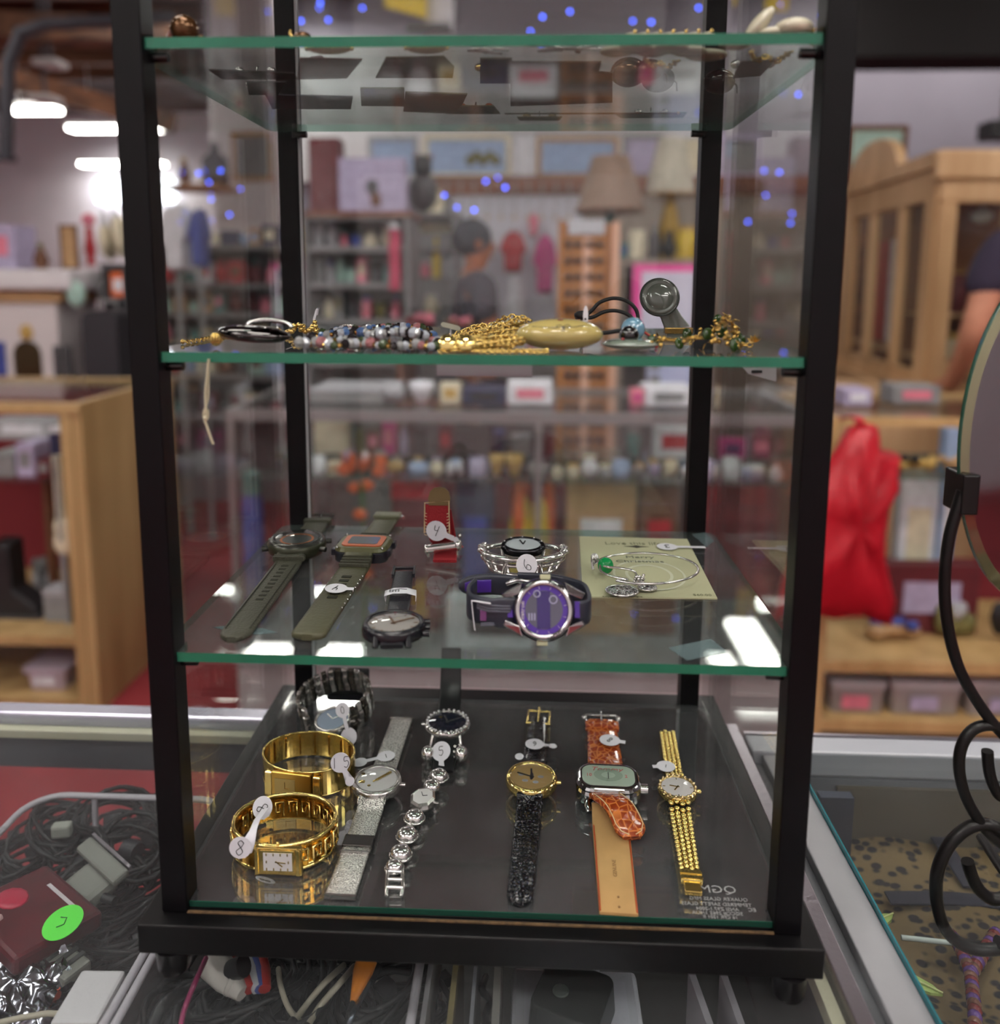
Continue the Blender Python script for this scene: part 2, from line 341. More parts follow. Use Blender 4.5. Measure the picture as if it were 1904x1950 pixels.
def shape(kind, X0, X1, Z0, Z1, Y, col, t, dep=None, col2='grey'):
    w_ = X1-X0; h = Z1-Z0; cx = (X0+X1)/2; d = dep or min(w_, 0.3); m = cm(col); m2 = cm(col2); c = Y+d/2
    L = lambda pr, nm, mm, par=t, sy=1: MB().lathe([(r*w_/2, Z0+z*h) for r, z in pr], T(cx, Y+w_*sy/2), 16, sy).build(nm, mm, par)
    if kind == 'bottle':
        L([(.9, 0), (1, .05), (1, .6), (.4, .78), (.35, .9)], 'body', m); L([(.42, .9), (.42, 1)], 'cap', m2)
    elif kind == 'jar':
        L([(.85, 0), (1, .08), (1, .8), (.8, .86)], 'body', m); L([(.9, .86), (.9, 1)], 'lid', m2)
    elif kind == 'vase':
        L([(.5, 0), (.7, .05), (1, .4), (.6, .75), (.45, .85), (.7, 1), (.6, 1)], 'body', m); L([(.72, .97), (.72, 1.005)], 'rim', m2)
    elif kind == 'bowl':
        L([(.4, 0), (.45, .08), (.9, .6), (1, 1), (.93, 1), (.4, .2)], 'body', m); L([(.42, 0), (.42, .1)], 'foot', m2)
    elif kind == 'mug':
        L([(.8, 0), (.8, 1), (.7, 1), (.7, .1)], 'body', m)
        MB().tube([(cx+w_*.38, Y+w_/2, Z0+h*.8), (cx+w_*.52, Y+w_/2, Z0+h*.75), (cx+w_*.52, Y+w_/2, Z0+h*.3), (cx+w_*.38, Y+w_/2, Z0+h*.2)], w_*.05).build('handle', m, t)
    elif kind == 'box':
        MB().bx(X0, X1, Y, Y+d, Z0, Z0+h*.86).build('box_body', m, t); MB().bx(X0-.002, X1+.002, Y-.002, Y+d+.002, Z0+h*.86, Z1).build('lid', m2 if col2 != 'grey' else m, t)
    elif kind == 'carton':
        MB().bx(X0, X1, Y, Y+d, Z0, Z1).build('box_body', m, t, bevel=0.003); MB().bx(cx-w_*.3, cx+w_*.3, Y-.002, Y, Z0+h*.3, Z0+h*.75).build('front_label', m2, t)
    elif kind == 'book':
        MB().bx(X0, X1, Y, Y+d, Z0, Z1).build('cover', m, t, bevel=0.002); MB().bx(X0+w_*.12, X1-w_*.12, Y+.002, Y+d+.001, Z0+.002, Z1+.0006).build('pages', cm('cream'), t)
    elif kind == 'frame':
        fw = min(w_, h)*.11; f = MB(); f.bx(X0, X1, Y, Y+.02, Z0, Z0+fw); f.bx(X0, X1, Y, Y+.02, Z1-fw, Z1); f.bx(X0, X0+fw, Y, Y+.02, Z0+fw, Z1-fw); f.bx(X1-fw, X1, Y, Y+.02, Z0+fw, Z1-fw)
        f.build('frame', m, t); MB().bx(X0+fw, X1-fw, Y+.008, Y+.016, Z0+fw, Z1-fw).build('picture', m2, t)
    elif kind == 'plush':
        r = min(w_, h)/2
        MB().sph((cx, c, Z0+h*.36), 1, (w_*.46, d*.4, h*.36)).build('body', m, t); hd = MB().sph((cx, c-d*.1, Z0+h*.78), 1, (w_*.3, d*.3, h*.22)).build('head', m, t)
        e = MB().sph((cx-w_*.22, c, Z0+h*.95), r*.2); e.sph((cx+w_*.22, c, Z0+h*.95), r*.2); e.build('ears', m2, t)
    elif kind == 'shade':
        MB().lathe([(w_*.5, Z0), (w_*.27, Z1)], T(cx, Y+w_/2), 24, cap=False).build('lamp_shade', m, t)
        MB().lathe([(w_*.505, Z0-.004), (w_*.505, Z0+.008)], T(cx, Y+w_/2), 24, cap=False).build('trim_band', m2, t)
    elif kind == 'garment':
        pl = [(-.32, 0), (.32, 0), (.36, .45), (.5, .5), (.5, .62), (.34, .88), (.12, 1), (-.12, 1), (-.34, .88), (-.5, .62), (-.5, .5), (-.36, .45)]
        MB().prism([(p[0]*w_, p[1]*h) for p in pl], -d/2, d/2, frame((cx, c, Z0), (1, 0, 0), (0, 0, 1), (0, -1, 0)), 0.12).build('cloth', m, t, bevel=w_*.04)
        MB().tube([(cx-w_*.3, c, Z0+h*.9), (cx, c, Z0+h*1.0), (cx, c, Z0+h*1.05), (cx+w_*.04, c, Z0+h*1.07)], .004).build('hanger', m2, t)
    elif kind == 'figurine':
        L([(.7, 0), (.7, .06), (.5, .1), (.9, .3), (.55, .55), (.6, .68), (.2, .76)], 'body', m); MB().sph((cx, Y+w_/2, Z0+h*.87), h*.13).build('head', m2, t)
    elif kind == 'roll':
        MB().cyl((X0, c, (Z0+Z1)/2), (X1, c, (Z0+Z1)/2), h/2).build('roll', m, t); MB().cyl((X0-.003, c, (Z0+Z1)/2), (X1+.003, c, (Z0+Z1)/2), h*.16).build('core', m2, t)
    elif kind == 'heap':
        q = MB(); rr = random.Random(len(t.name)+int(X0*991))
        for k in range(12): q.sph((X0+w_*(.15+.7*rr.random()), Y+d*(.2+.6*rr.random()), Z0+h*.3+h*.35*rr.random()), 1, (w_*.18, min(d*.3, w_*.3), h*.3), 8)
        q.build('pile', m, t); q = MB()
        for k in range(5): q.sph((X0+w_*(.15+.7*rr.random()), Y+d*(.2+.6*rr.random()), Z0+h*.75), 1, (w_*.12, min(d*.3, w_*.2), h*.25), 8)
        q.build('topping', m2, t)
    elif kind == 'flower':
        MB().tube([(cx, c, Z0), (cx+w_*.05, c, Z0+h*.5), (cx, c, Z0+h*.85)], w_*.04).build('stem', cm('green'), t)
        q = MB(); rr = random.Random(5)
        for k in range(9): q.sph((cx+w_*(rr.random()-.5)*.8, c+w_*(rr.random()-.5)*.3, Z0+h*(.4+.55*rr.random())), w_*.16, (1, .6, .8), 8)
        q.build('blossom', m, t)
        q = MB(); [q.sph((cx+w_*.25*s_, c, Z0+h*.3), w_*.2, (1, .3, .4), 8) for s_ in (-1, 1)]; q.build('leaf', cm('olive'), t)
def item(kind, x0, x1, y0, y1, Y, col, label, cat=None, name=None, col2='grey', group=None, dep=None, zb=None, zmax=None):
    X0, X1, Z0, Z1 = pb(x0, x1, y0, y1, Y)
    if zb is not None: Z0, Z1 = zb+.0004, zb+.0004+(Z1-Z0)
    if zmax: Z1 = min(Z1, zmax)
    t = thing(name or {'shade': 'lamp_shade', 'heap': 'trinket_pile', 'garment': 'hanging_garment', 'box': 'lidded_box', 'frame': 'picture_frame', 'plush': 'plush_toy'}.get(kind, kind), label, cat or kind, ((X0+X1)/2, Y, Z0), 0, group)
    shape(kind, X0, X1, Z0, Z1, Y, col, t, dep, col2); return t
def part(px, Y, dep, nm, m, par, bevel=0):
    a, b, c, d = pb(*px, Y); return MB().bx(a, b, Y, Y+dep, c, d).build(nm, m, par, bevel=bevel)

PANE = lambda: pane('shop_glass', (0.95, 0.97, 0.96), 0.01, 0.8)
oak = wood('oak', (176, 142, 94), (202, 168, 118), 2, 0.4, 2); maple = wood('maple', (156, 126, 84), (178, 148, 104), 2, 0.4, 2)
# ------------------------------------------------------------------ far background
def zpx(y, Y, x=950): return at(x, y, Y).z
def xpx(x, Y, y=600): return at(x, y, Y).x
# -- left wooden showcase
def showcase_left():
    Y = 1.95; t = thing('wooden_showcase', 'light maple showcase with open shelves at the left edge', 'showcase', (xpx(80, Y), Y, FZ))
    xr = xpx(150, Y, 1000); xl = xpx(-420, Y, 1000); zt = CT-0.01; D = 0.62; Yb = Y+D
    w_ = maple
    MB().bx(xr, xr+.03, Y, Yb, FZ, zt-.03).build('side_panel', w_, t)
    MB().bx(xl-.03, xl, Y, Yb, FZ, zt-.03).build('side_panel', w_, t)
    MB().bx(xr-.035, xr-.001, Y-.004, Y+.03, FZ, zt-.03).build('stile', w_, t)
    f = MB(); f.bx(xl, xr+.03, Y-.01, Y+.02, zt-.03, zt); f.bx(xl, xr+.03, Yb-.03, Yb, zt-.03, zt); f.bx(xr+.0, xr+.03, Y+.02, Yb-.03, zt-.03, zt); f.bx(xl, xl+.03, Y+.02, Yb-.03, zt-.03, zt)
    f.build('top_frame', w_, t)
    MB().bx(xl+.03, xr, Y+.02, Yb-.03, zt-.012, zt-.004).build('glass_top', PANE(), t)
    MB().bx(xl, xr, Yb-.02, Yb, FZ+.15, zt-.03).build('back_panel', mat('red_felt', (120, 34, 44), 0.9), t)
    z1 = zpx(1215, Y, 80); z2 = zpx(1335, Y, 80); zg = zpx(935, Y, 80)
    MB().bx(xl, xr-.036, Y+.01, Yb-.021, z1-.03, z1).build('shelf', w_, t)
    MB().bx(xl, xr-.036, Y+.01, Yb-.021, z2-.04, z2).build('shelf', w_, t)
    MB().bx(xl+.01, xr-.036, Y+.12, Yb-.021, zg-.008, zg).build('glass_shelf', PANE(), t, label='glass shelf')
    MB().bx(xl, xr-.036, Y+.03, Y+.05, FZ, z2-.05).build('kick_board', w_, t)
    # contents
    it = [('box', -10, 55, 1050, 1208, 'black', 'black tall boot box on the left showcase shelf', 'black'),
          ('box', 40, 96, 1150, 1208, 'mint', 'pale mint box lying low in left showcase', 'mint')]
    b = thing('black_boot', 'black tall boot standing on the left showcase shelf', 'boot', (xpx(20, Y+.12), Y+.12, z1))
    x = xpx(10, Y+.12, 1200); k = pxm(Y+.12)
    MB().prism([(-30*k, 0), (70*k, 0), (68*k, 22*k), (30*k, 50*k), (16*k, 60*k), (14*k, 160*k), (-30*k, 160*k)], 0, .09, frame((x, Y+.22, z1+.003), (1, 0, 0), (0, 0, 1), (0, -1, 0)), .06).build('shaft', cm('black'), b, bevel=.01)
    MB().prism([(-32*k, -.001), (72*k, -.001), (72*k, 6*k), (-32*k, 6*k)], -.003, .093, frame((x, Y+.22, z1+.0022), (1, 0, 0), (0, 0, 1), (0, -1, 0))).build('sole', cm('dark grey'), b)
    g = thing('toy_guitar', 'cream toy guitar standing upright in left showcase', 'toy guitar', (xpx(130, Y+.1), Y+.1, z1))
    gx = at(118, 1045, Y+.1); k = pxm(Y+.1)
    MB().bx(gx.x-8*k, gx.x+8*k, Y+.1, Y+.115, zpx(1010, Y+.1), zpx(880, Y+.1)).build('neck', cm('cream'), g)
    q = MB().sph((gx.x, Y+.11, zpx(1022, Y+.1)), 1, (18*k, .015, 26*k)); q.sph((gx.x, Y+.11, zpx(1050, Y+.1)), 1, (20*k, .015, 30*k)); q.build('body', cm('cream'), g)
    MB().bx(gx.x-3*k, gx.x+3*k, Y+.093, Y+.1, zpx(1045, Y+.1), zpx(880, Y+.1)).build('strings', cm('grey'), g)
    MB().bx(gx.x-5*k, gx.x+5*k, Y+.1, Y+.12, z1, zpx(1048, Y+.1)).build('stand', cm('grey'), g)
    item('box', 85, 128, 1148, 1206, Y+.12, 'grey', 'grey clear box beside the black boot', 'box', col2='silver', zb=z1)
    item('heap', 60, 100, 1130, 1206, Y+.3, 'silver', 'silvery pile of goods behind the black boot', 'goods', zb=z1)
    item('book', 90, 104, 955, 1206, Y+.28, 'brown', 'tall rust brown strip standing in left showcase', 'board', name='wooden_strip', zb=z1)
    item('box', 95, 130, 815, 880, Y+.14, 'navy', 'navy and white carton under the left showcase top', 'box', name='small_carton', col2='white')
    for i, (x0, x1, y0, c, l) in enumerate(((-20, 28, 890, 'grey', 'grey magazine stack'), (32, 66, 870, 'lavender', 'lavender folded cloth stack'), (72, 96, 898, 'dark red', 'small dark red tin'))):
        item('carton', x0, x1, y0, 933, Y+.16, c, l+' on the glass shelf of left showcase', 'goods', name='shelf_goods', col2='grey', zb=zg, dep=.12)
    item('carton', -20, 105, 800, 838, Y+.4, 'silver', 'flat silver grey packet under left showcase glass', 'packet', name='flat_packet', col2='white', dep=.1)
    tub = thing('plastic_bin', 'pale plastic bin at the bottom of left showcase', 'bin', (xpx(105, Y+.06), Y+.06, z2))
    a, b_, c, d = pb(42, 126, 1275, 1333, Y+.06)
    bm = mat('bin_plastic', (190, 175, 190), 0.3)
    MB().prism(rrect(b_-a-.03, .2, .02), z2, d-.012, T((a+b_)/2, Y+.17), -.08).build('bin_body', bm, tub)
    MB().prism(rrect(b_-a, .23, .02), d-.012, d, T((a+b_)/2, Y+.17)).build('rim', bm, tub)
    MB().bx((a+b_)/2-.03, (a+b_)/2+.04, Y+.055, Y+.058, z2+.025, z2+.05).build('label_card', cm('white'), tub)
showcase_left()

# -- centre showcase (metal and glass)
def showcase_mid():
    Y = 1.76; t = thing('glass_showcase', 'long metal framed glass showcase seen behind the cabinet', 'showcase', (xpx(900, Y), Y, FZ))
    xl = xpx(430, Y, 800); xr = xpx(1556, Y, 800); zt = zpx(786, Y); z2 = zpx(806, Y); D = .5
    me = mat('brushed_metal', (150, 148, 150), 0.4, 0.7)
    f = MB(); f.bx(xl, xr, Y, Y+.02, z2, zt); f.bx(xl, xr, Y+D-.02, Y+D, z2, zt); f.bx(xl, xl+.02, Y+.02, Y+D-.02, z2, zt); f.bx(xr-.02, xr, Y+.02, Y+D-.02, z2, zt); f.build('top_frame', me, t)
    MB().bx(xl+.02, xr-.02, Y+.02, Y+D-.02, zt-.01, zt-.003).build('glass_top', PANE(), t)
    for (x, yy) in ((xl, Y), (xr-.02, Y), (xpx(1022, Y), Y+.001)):
        MB().bx(x, x+.018, yy, yy+.018, zpx(1250, Y), z2).build('post', me, t)
    zs = zpx(916, Y+.12); zd = zpx(1060, Y); zk = zpx(1262, Y)
    MB().bx(xl+.02, xr-.02, Y+.12, Y+D-.03, zs-.006, zs).build('glass_shelf', pane('green_glass', (0.75, 0.88, 0.84), 0.03, 1), t)
    MB().bx(xl, xr, Y+.0, Y+D, zk-.03, zk).build('deck', cm('grey'), t)
    MB().bx(xl, xr, Y+.01, Y+.04, FZ+.07, zk-.03).build('base_panel', mat('grey_laminate', (160, 155, 158), 0.5), t)
    MB().bx(xl, xr, Y+.03, Y+.05, FZ, FZ+.07).build('kick_board', cm('dark grey'), t)
    MB().bx(xl+.02, xr-.02, Y+.003, Y+.007, zk, z2).build('front_glass', PANE(), t)
    MB().bx(xl, xr, Y+D-.015, Y+D, zk, z2).build('back_door', pane('back_glass', (.9, .9, .92), 0.04, 1), t)
    # on top
    tops = [('carton', 966, 1052, 752, 792, 'white', 'white carton on the centre showcase top beside sunglasses rack', 'pink'), ('carton', 838, 876, 752, 790, 'cream', 'small cream carton on the centre showcase top', 'gold'),
            ('roll', 735, 765, 750, 792, 'silver', 'silver roll standing on the centre showcase top', 'white'), ('carton', 880, 962, 762, 790, 'navy', 'flat navy box beside the white carton', 'black'),
            ('carton', 1200, 1226, 758, 790, 'pink', 'small pink box on the centre showcase top', 'magenta'), ('carton', 1228, 1320, 758, 792, 'white', 'long white carton right of small pink box', 'grey'),
            ('box', 590, 730, 766, 790, 'grey', 'long flat grey box on the centre showcase top', 'silver'), ('bowl', 775, 825, 752, 790, 'white', 'white bowl beside the small cream carton on showcase', 'pink')]
    for k, x0, x1, y0, y1, c, l, c2 in tops: item(k, x0, x1, y0, y1, Y+.14, c, l, col2=c2, zb=zt+(.03 if 'bowl' in k else 0)*0)
    # on the glass shelf: many small goods
    rr = random.Random(3); x = 590; cols = ['white', 'gold', 'silver', 'silver', 'cream', 'light blue', 'cream', 'grey', 'tan', 'white', 'lavender', 'gold', 'grey']
    kinds = ['jar', 'bowl', 'bottle', 'vase', 'figurine', 'mug', 'heap', 'carton']; i = 0
    while x < 1500:
        wd = rr.choice([22, 28, 34, 42]); h = rr.choice([24, 32, 40, 30]); k = kinds[rr.randrange(8)]; c = cols[rr.randrange(13)]; c2 = cols[rr.randrange(13)]
        if 640 < x < 715: c = 'orange'; k = 'heap'; h = 45
        if h > wd*1.9 and k in ('bowl', 'mug', 'heap'): k = 'jar'
        i += 1
        item(k, x, x+wd, 915-h, 915, Y+.16, c, '%s %s with %s detail, %s from the left on the showcase glass shelf' % (c, {'heap': 'trinket pile'}.get(k, k), c2, ['first', 'second', 'third', 'fourth', 'fifth', 'sixth', 'seventh', 'eighth', 'ninth', 'tenth', 'eleventh', 'twelfth', 'thirteenth', 'fourteenth', 'fifteenth', 'sixteenth', 'seventeenth', 'eighteenth', 'nineteenth', 'twentieth', 'twenty-first', 'twenty-second', 'twenty-third', 'twenty-fourth', 'twenty-fifth', 'twenty-sixth', 'twenty-seventh', 'twenty-eighth', 'twenty-ninth', 'thirtieth', 'thirty-first', 'thirty-second', 'thirty-third', 'thirty-fourth', 'thirty-fifth'][i-1]), col2=c2, zb=zs)
        x += wd+rr.randrange(1, 7)
    # second, deeper glass shelf
    zu = zpx(868, Y+.34)
    MB().bx(xl+.02, xr-.02, Y+.3, Y+D-.03, zu-.006, zu).build('glass_shelf', MATS['green_glass'], t)
    up = [('carton', 598, 664, 808, 'cream', 'cream'), ('bottle', 676, 694, 805, 'olive', 'black'), ('carton', 696, 724, 820, 'brown', 'pink'), ('carton', 727, 752, 806, 'magenta', 'pink'), ('bottle', 760, 776, 808, 'lavender', 'grey'), ('box', 782, 812, 822, 'dark grey', 'black'),
          ('carton', 834, 862, 812, 'dark red', 'red'), ('box', 870, 930, 815, 'dark grey', 'grey'), ('jar', 938, 962, 820, 'navy', 'blue'), ('box', 975, 1010, 828, 'grey', 'silver'), ('bottle', 1036, 1056, 812, 'dark red', 'black'), ('jar', 1195, 1220, 815, 'teal', 'grey'), ('box', 1262, 1300, 838, 'black', 'black'),
          ('carton', 1245, 1325, 808, 'white', 'red'), ('carton', 1370, 1420, 830, 'magenta', 'purple'), ('carton', 1430, 1470, 822, 'dark red', 'pink')]
    ups = up[:]; 
    for k, x0, x1, y0, c, c2 in ups:
        item(k, x0, x1, y0, 867, Y+.34+(.05 if c == 'black' and k == 'box' else 0), c, '%s %s with %s mark on the upper rear showcase shelf%s' % (c, k, c2, ', left half' if x0 < 1000 else ', right half'), col2=c2, dep=.04, zb=zu)
    # on the deck
    dk = [('flower', 640, 730, 1010, 'orange', 'coral artificial flower inside the centre showcase', 'flower'), ('heap', 960, 1062, 1110, 'yellow', 'yellow and orange ornament pile in the centre showcase', 'ornament'),
          ('carton', 1080, 1208, 1075, 'tan', 'plain tan cardboard box in the centre showcase', 'cardboard box'), ('box', 750, 830, 1130, 'dark red', 'dark red box low in the centre showcase', 'box'),
          ('carton', 860, 930, 1130, 'navy', 'navy carton low in the centre showcase', 'carton'), ('carton', 1215, 1290, 1110, 'brown', 'brown packet stack low in the centre showcase', 'packet'),
          ('carton', 1085, 1290, 1180, 'white', 'wide white sign box low in the centre showcase', 'box'), ('jar', 560, 600, 1110, 'blue', 'tall blue and teal tin low in the centre showcase', 'tin')]
    yb = 1246
    pos = {0: (640, 730, 865), 1: (955, 1062, 930), 2: (1078, 1208, 915), 3: (748, 836, 930), 4: (870, 940, 930), 5: (1216, 1290, 930), 6: (850, 1062, 1150), 7: (458, 498, 930)}
    for i_, (k, a, b, c_, col, l, cat) in enumerate(dk):
        x0, x1, y0 = pos[i_]; yy = Y+(.08 if i_ == 6 else .03 if i_ == 0 else .2)
        item(k, x0, x1, y0, 1246-(14 if yy > Y+.1 else 4), yy, col, l, cat, col2={0: 'olive', 1: 'orange', 2: 'white', 3: 'red', 4: 'blue', 5: 'red', 6: 'dark grey', 7: 'teal'}[i_], dep=.08, zb=zk, zmax=None if i_ == 0 else zs-.012)
showcase_mid()

# -- right showcase (oak trim)
def showcase_right():
    Y = 1.85; t = thing('wooden_showcase', 'oak trimmed glass showcase at the right edge', 'showcase', (xpx(1750, Y), Y, FZ))
    xl = xpx(1557, Y, 1200); xr = xpx(2150, Y, 1000); D = .5
    zt = zpx(796, Y, 1700); z2 = zpx(812, Y, 1700)
    f = MB(); f.bx(xl, xr, Y, Y+.02, z2, zt); f.bx(xl, xr, Y+D-.02, Y+D, z2, zt); f.bx(xl, xl+.02, Y+.02, Y+D-.02, z2, zt); f.build('top_frame', oak, t)
    MB().bx(xl+.02, xr, Y+.02, Y+D-.02, zt-.012, zt-.004).build('glass_top', PANE(), t)
    MB().bx(xl, xl+.025, Y, Y+.03, FZ, z2).build('stile', oak, t)
    MB().bx(xl, xl+.015, Y+.03, Y+D, zpx(1290, Y, 1700), z2).build('side_glass', PANE(), t)
    za = zpx(1262, Y, 1700); zb = zpx(1376, Y, 1700); zc = zpx(905, Y+.15, 1700)
    MB().bx(xl+.025, xr, Y+.005, Y+D-.01, za-.035, za).build('shelf', oak, t)
    MB().bx(xl+.025, xr, Y+.005, Y+D-.01, zb-.035, zb).build('shelf', oak, t)
    MB().bx(xl+.015, xr, Y+.12, Y+D-.02, zc-.006, zc).build('glass_shelf', MATS['green_glass'], t)
    MB().bx(xl+.02, xr, Y+D-.01, Y+D, FZ, zb+.05).build('back_panel', wood('dark_back', (60, 44, 34), (80, 60, 46), 3), t)
    MB().bx(xl+.02, xr, Y+D-.01, Y+D, za, zpx(1060, Y+D, 1700)).build('back_panel', mat('red_felt', (120, 34, 44), 0.9), t)
    MB().bx(xl+.025, xr, Y+.03, Y+.05, FZ, zb-.04).build('kick_board', cm('dark grey'), t)
    for i, (x0, x1, l) in enumerate(((1580, 1690, 'leftmost clear plastic bin with a card in right showcase'), (1697, 1835, 'middle clear plastic bin with a card in right showcase'), (1845, 1990, 'rightmost clear plastic bin, cut by the mirror stand'))):
        a, b, c, d = pb(x0, x1, 1300, 1372, Y+.04); b_ = thing('plastic_bin', l, 'bin', ((a+b)/2, Y+.1, zb), 0, 'clear bins in the right showcase')
        bm = mat('clear_bin', (150, 142, 140), 0.3)
        MB().prism(rrect(b-a-.015, .2, .015), zb+.001, d-.02, T((a+b)/2, Y+.15), -.05).build('bin_body', bm, b_)
        MB().prism(rrect(b-a, .22, .015), d-.02, d, T((a+b)/2, Y+.15)).build('lid', mat('bin_lid', (176, 172, 176), 0.4), b_)
        MB().bx((a+b)/2-.05, (a+b)/2+.03, Y+.035, Y+.038, zb+.02, zb+.062).build('label_card', cm('lavender' if i else 'pink'), b_)
    for k, x0, x1, y0, y1, yy, c, l, c2 in (('carton', 1705, 1778, 960, 1160, .28, 'white', 'tall cream white panel box inside right showcase', 'cream'), ('carton', 1785, 1812, 880, 1160, .26, 'light blue', 'narrow pale blue box beside the cream panel box', 'white'),
        ('heap', 1705, 1790, 868, 903, .18, 'gold', 'gold and dark jewellery heap on right showcase glass shelf', 'black'), ('bowl', 1800, 1860, 880, 903, .18, 'tan', 'shallow tan dish on right showcase glass shelf', 'brown'),
        ('heap', 1640, 1760, 1215, 1258, .12, 'tan', 'tan bracelets heaped on the right showcase shelf', 'blue'), ('heap', 1780, 1870, 1190, 1256, .16, 'olive', 'olive and blue necklaces heaped right of the bracelets', 'silver'), ('carton', 1680, 1860, 1120, 1165, .2, 'dark red', 'flat dark red jewellery tray behind the mirror stand', 'lavender'),
        ('heap', 1890, 1990, 1160, 1256, .12, 'black', 'black bags heaped at the right showcase end', 'grey')):
        if y1 == 1160 or y1 == 1165: y1 = 1250
        item(k, x0, x1, y0, y1, Y+yy, c, l, col2=c2, dep=.05, zb=zc if y1 == 903 else za)
    # objects on top
    for k, x0, x1, y0, y1, yy, c, l, c2 in (('carton', 1608, 1660, 758, 790, .2, 'lavender', 'flat lavender packet on the right showcase top', 'white'), ('carton', 1700, 1790, 752, 788, .24, 'grey', 'grey tin box on the right showcase top', 'pink')):
        item(k, x0, x1, y0, y1, Y+yy, c, l, col2=c2, dep=.1, zb=zt)
showcase_right()
# red bag hanging on the showcase corner
def red_bag():
    Y = 1.69; t = thing('shopping_bag', 'bright red plastic bag hanging on the right showcase corner', 'bag', at(1600, 1170, Y))
    k = pxm(Y); o = at(1585, 1180, Y); rr = random.Random(4)
    out = [(-118, 5), (-60, 22), (0, 8), (60, 14), (104, 0), (112, 50), (92, 130), (84, 190), (98, 250), (104, 300), (96, 345), (60, 352), (62, 368), (58, 395), (30, 402), (14, 392), (-6, 360), (-44, 300), (-66, 240), (-80, 160), (-100, 80)]
    vs = []; n = len(out); L = 6; mb = MB(); pts = [Vector((o.x+a*k, 0, o.z+(b-6)*k)) for a, b in out]; cx = sum(p.x for p in pts)/n; cz = sum(p.z for p in pts)/n
    rings = [(1, .0), (.97, -.02), (.8, -.045), (.5, -.058), (.2, -.062)]; fs = []
    for sgn in (1, -1):
        vs = []; fs = []
        for j, (s_, yo) in enumerate(rings):
            for i, p in enumerate(pts):
                wr = .016*sin(i*2.3+j*1.1)+.008*sin(i*5.1-j*2)
                vs.append((cx+(p.x-cx)*s_, Y+(yo+wr*(j > 0))*sgn, cz+(p.z-cz)*s_))
        vs.append((cx, Y-.06*sgn, cz))
        for j in range(4):
            for i in range(n): fs.append((j*n+i, j*n+(i+1) % n, (j+1)*n+(i+1) % n, (j+1)*n+i))
        for i in range(n): fs.append((4*n+i, 4*n+(i+1) % n, 5*n))
        mb.add(vs, fs, True)
    b = mb.build('bag_body', mat('red_plastic', (182, 24, 40), 0.35, bump=.8, bscale=30), t)
    q = MB(); q.tube([o+Vector((20*k, -.02, 395*k)), o+Vector((25*k, .0, 402*k)), o+Vector((30*k, .06, 398*k)), o+Vector((34*k, .14, 384*k))], .012, flat=.4); q.build('handle', MATS['red_plastic'], t)
red_bag()
def unit(name, label, x0, x1, Y, D, rows, m, cat='shelving unit', back=None, top=None, sides=True):
    """open shelving unit standing on the floor; rows are pixel heights of its shelf tops"""
    a = xpx(x0, Y); b = xpx(x1, Y); zt = zpx(top or rows[0], Y); t = thing(name, label, cat, ((a+b)/2, Y, FZ))
    if sides:
        MB().bx(a, a+.02, Y, Y+D, FZ, zt-.025).build('side_panel', m, t); MB().bx(b-.02, b, Y, Y+D, FZ, zt-.025).build('side_panel', m, t)
    for r in rows:
        z = zpx(r, Y); MB().bx(a+(.021 if r != rows[0] else -.005), b-(.021 if r != rows[0] else -.005), Y-.003, Y+D-(.021 if r != rows[0] else 0), z-.024, z).build('shelf', m, t)
    if back: MB().bx(a+.02, b-.02, Y+D-.02, Y+D, FZ, zt-.025).build('back_panel', back, t)
    return t
ORD = ['first', 'second', 'third', 'fourth', 'fifth', 'sixth', 'seventh', 'eighth', 'ninth', 'tenth', 'eleventh', 'twelfth']
def fill(Y, base, x0, x1, where, cols, seed, hmin, hmax, wmin, wmax, prev=None, *, kinds=('carton', 'bottle', 'vase', 'jar', 'figurine', 'plush', 'bowl', 'mug', 'book')):
    rr = random.Random(seed); x = x0+2; i = 0
    while x < x1-wmin and i < 12:
        wd = rr.uniform(wmin, wmax); k = rr.choice(kinds); h = rr.uniform(hmin, hmax); c = rr.choice(cols); c2 = rr.choice(cols)
        if x+wd > x1: break
        if k in ('bowl', 'mug') : h = min(h, wd*1.1)
        item(k, x, x+wd, base-h, base, Y, c, '%s %s, %s from the left on %s' % (c, {'plush': 'plush toy'}.get(k, k), ORD[i], where), col2=c2, dep=.1, zb=zpx(base, Y-.1), zmax=zpx(prev, Y-.1)-.03 if prev else None)
        i += 1; x += wd+rr.uniform(1, 4)
white_m = mat('white_paint', (214, 210, 214), 0.5); grey_m = mat('grey_shelf', (120, 118, 120), 0.5); dbr = wood('dark_wood', (92, 52, 34), (132, 80, 52), 2, .5)
# tower display with brown top
Y = 3.2
unit('display_unit', 'grey display unit with a brown top behind the left rear post', 582, 780, Y, .35, [408, 470, 540, 610, 690], grey_m, back=mat('unit_back', (128, 132, 128), .6))
part((580, 782, 402, 412), Y-.012, .37, 'top_board', dbr, bpy.data.objects['display_unit'])
item('book', 588, 645, 262, 402, Y+.1, 'dark red', 'tall dark red album on the brown topped display unit', 'album', col2='cream', dep=.12)
p_ = item('carton', 645, 772, 300, 402, Y+.04, 'lavender', 'pale lavender boxed set printed with a dark head on brown topped unit', 'box', name='printed_box', col2='lavender', dep=.1)
a, b, c, d = pb(690, 726, 340, 372, Y+.03); MB().sph(((a+b)/2, Y+.04, (c+d)/2), (d-c)/2, (.9, .12, 1.1)).build('printed_head', cm('dark grey'), p_); a, b, c, d = pb(706, 724, 368, 392, Y+.03); MB().bx(a, b, Y+.032, Y+.04, c, d).build('printed_mark', cm('brown'), p_)
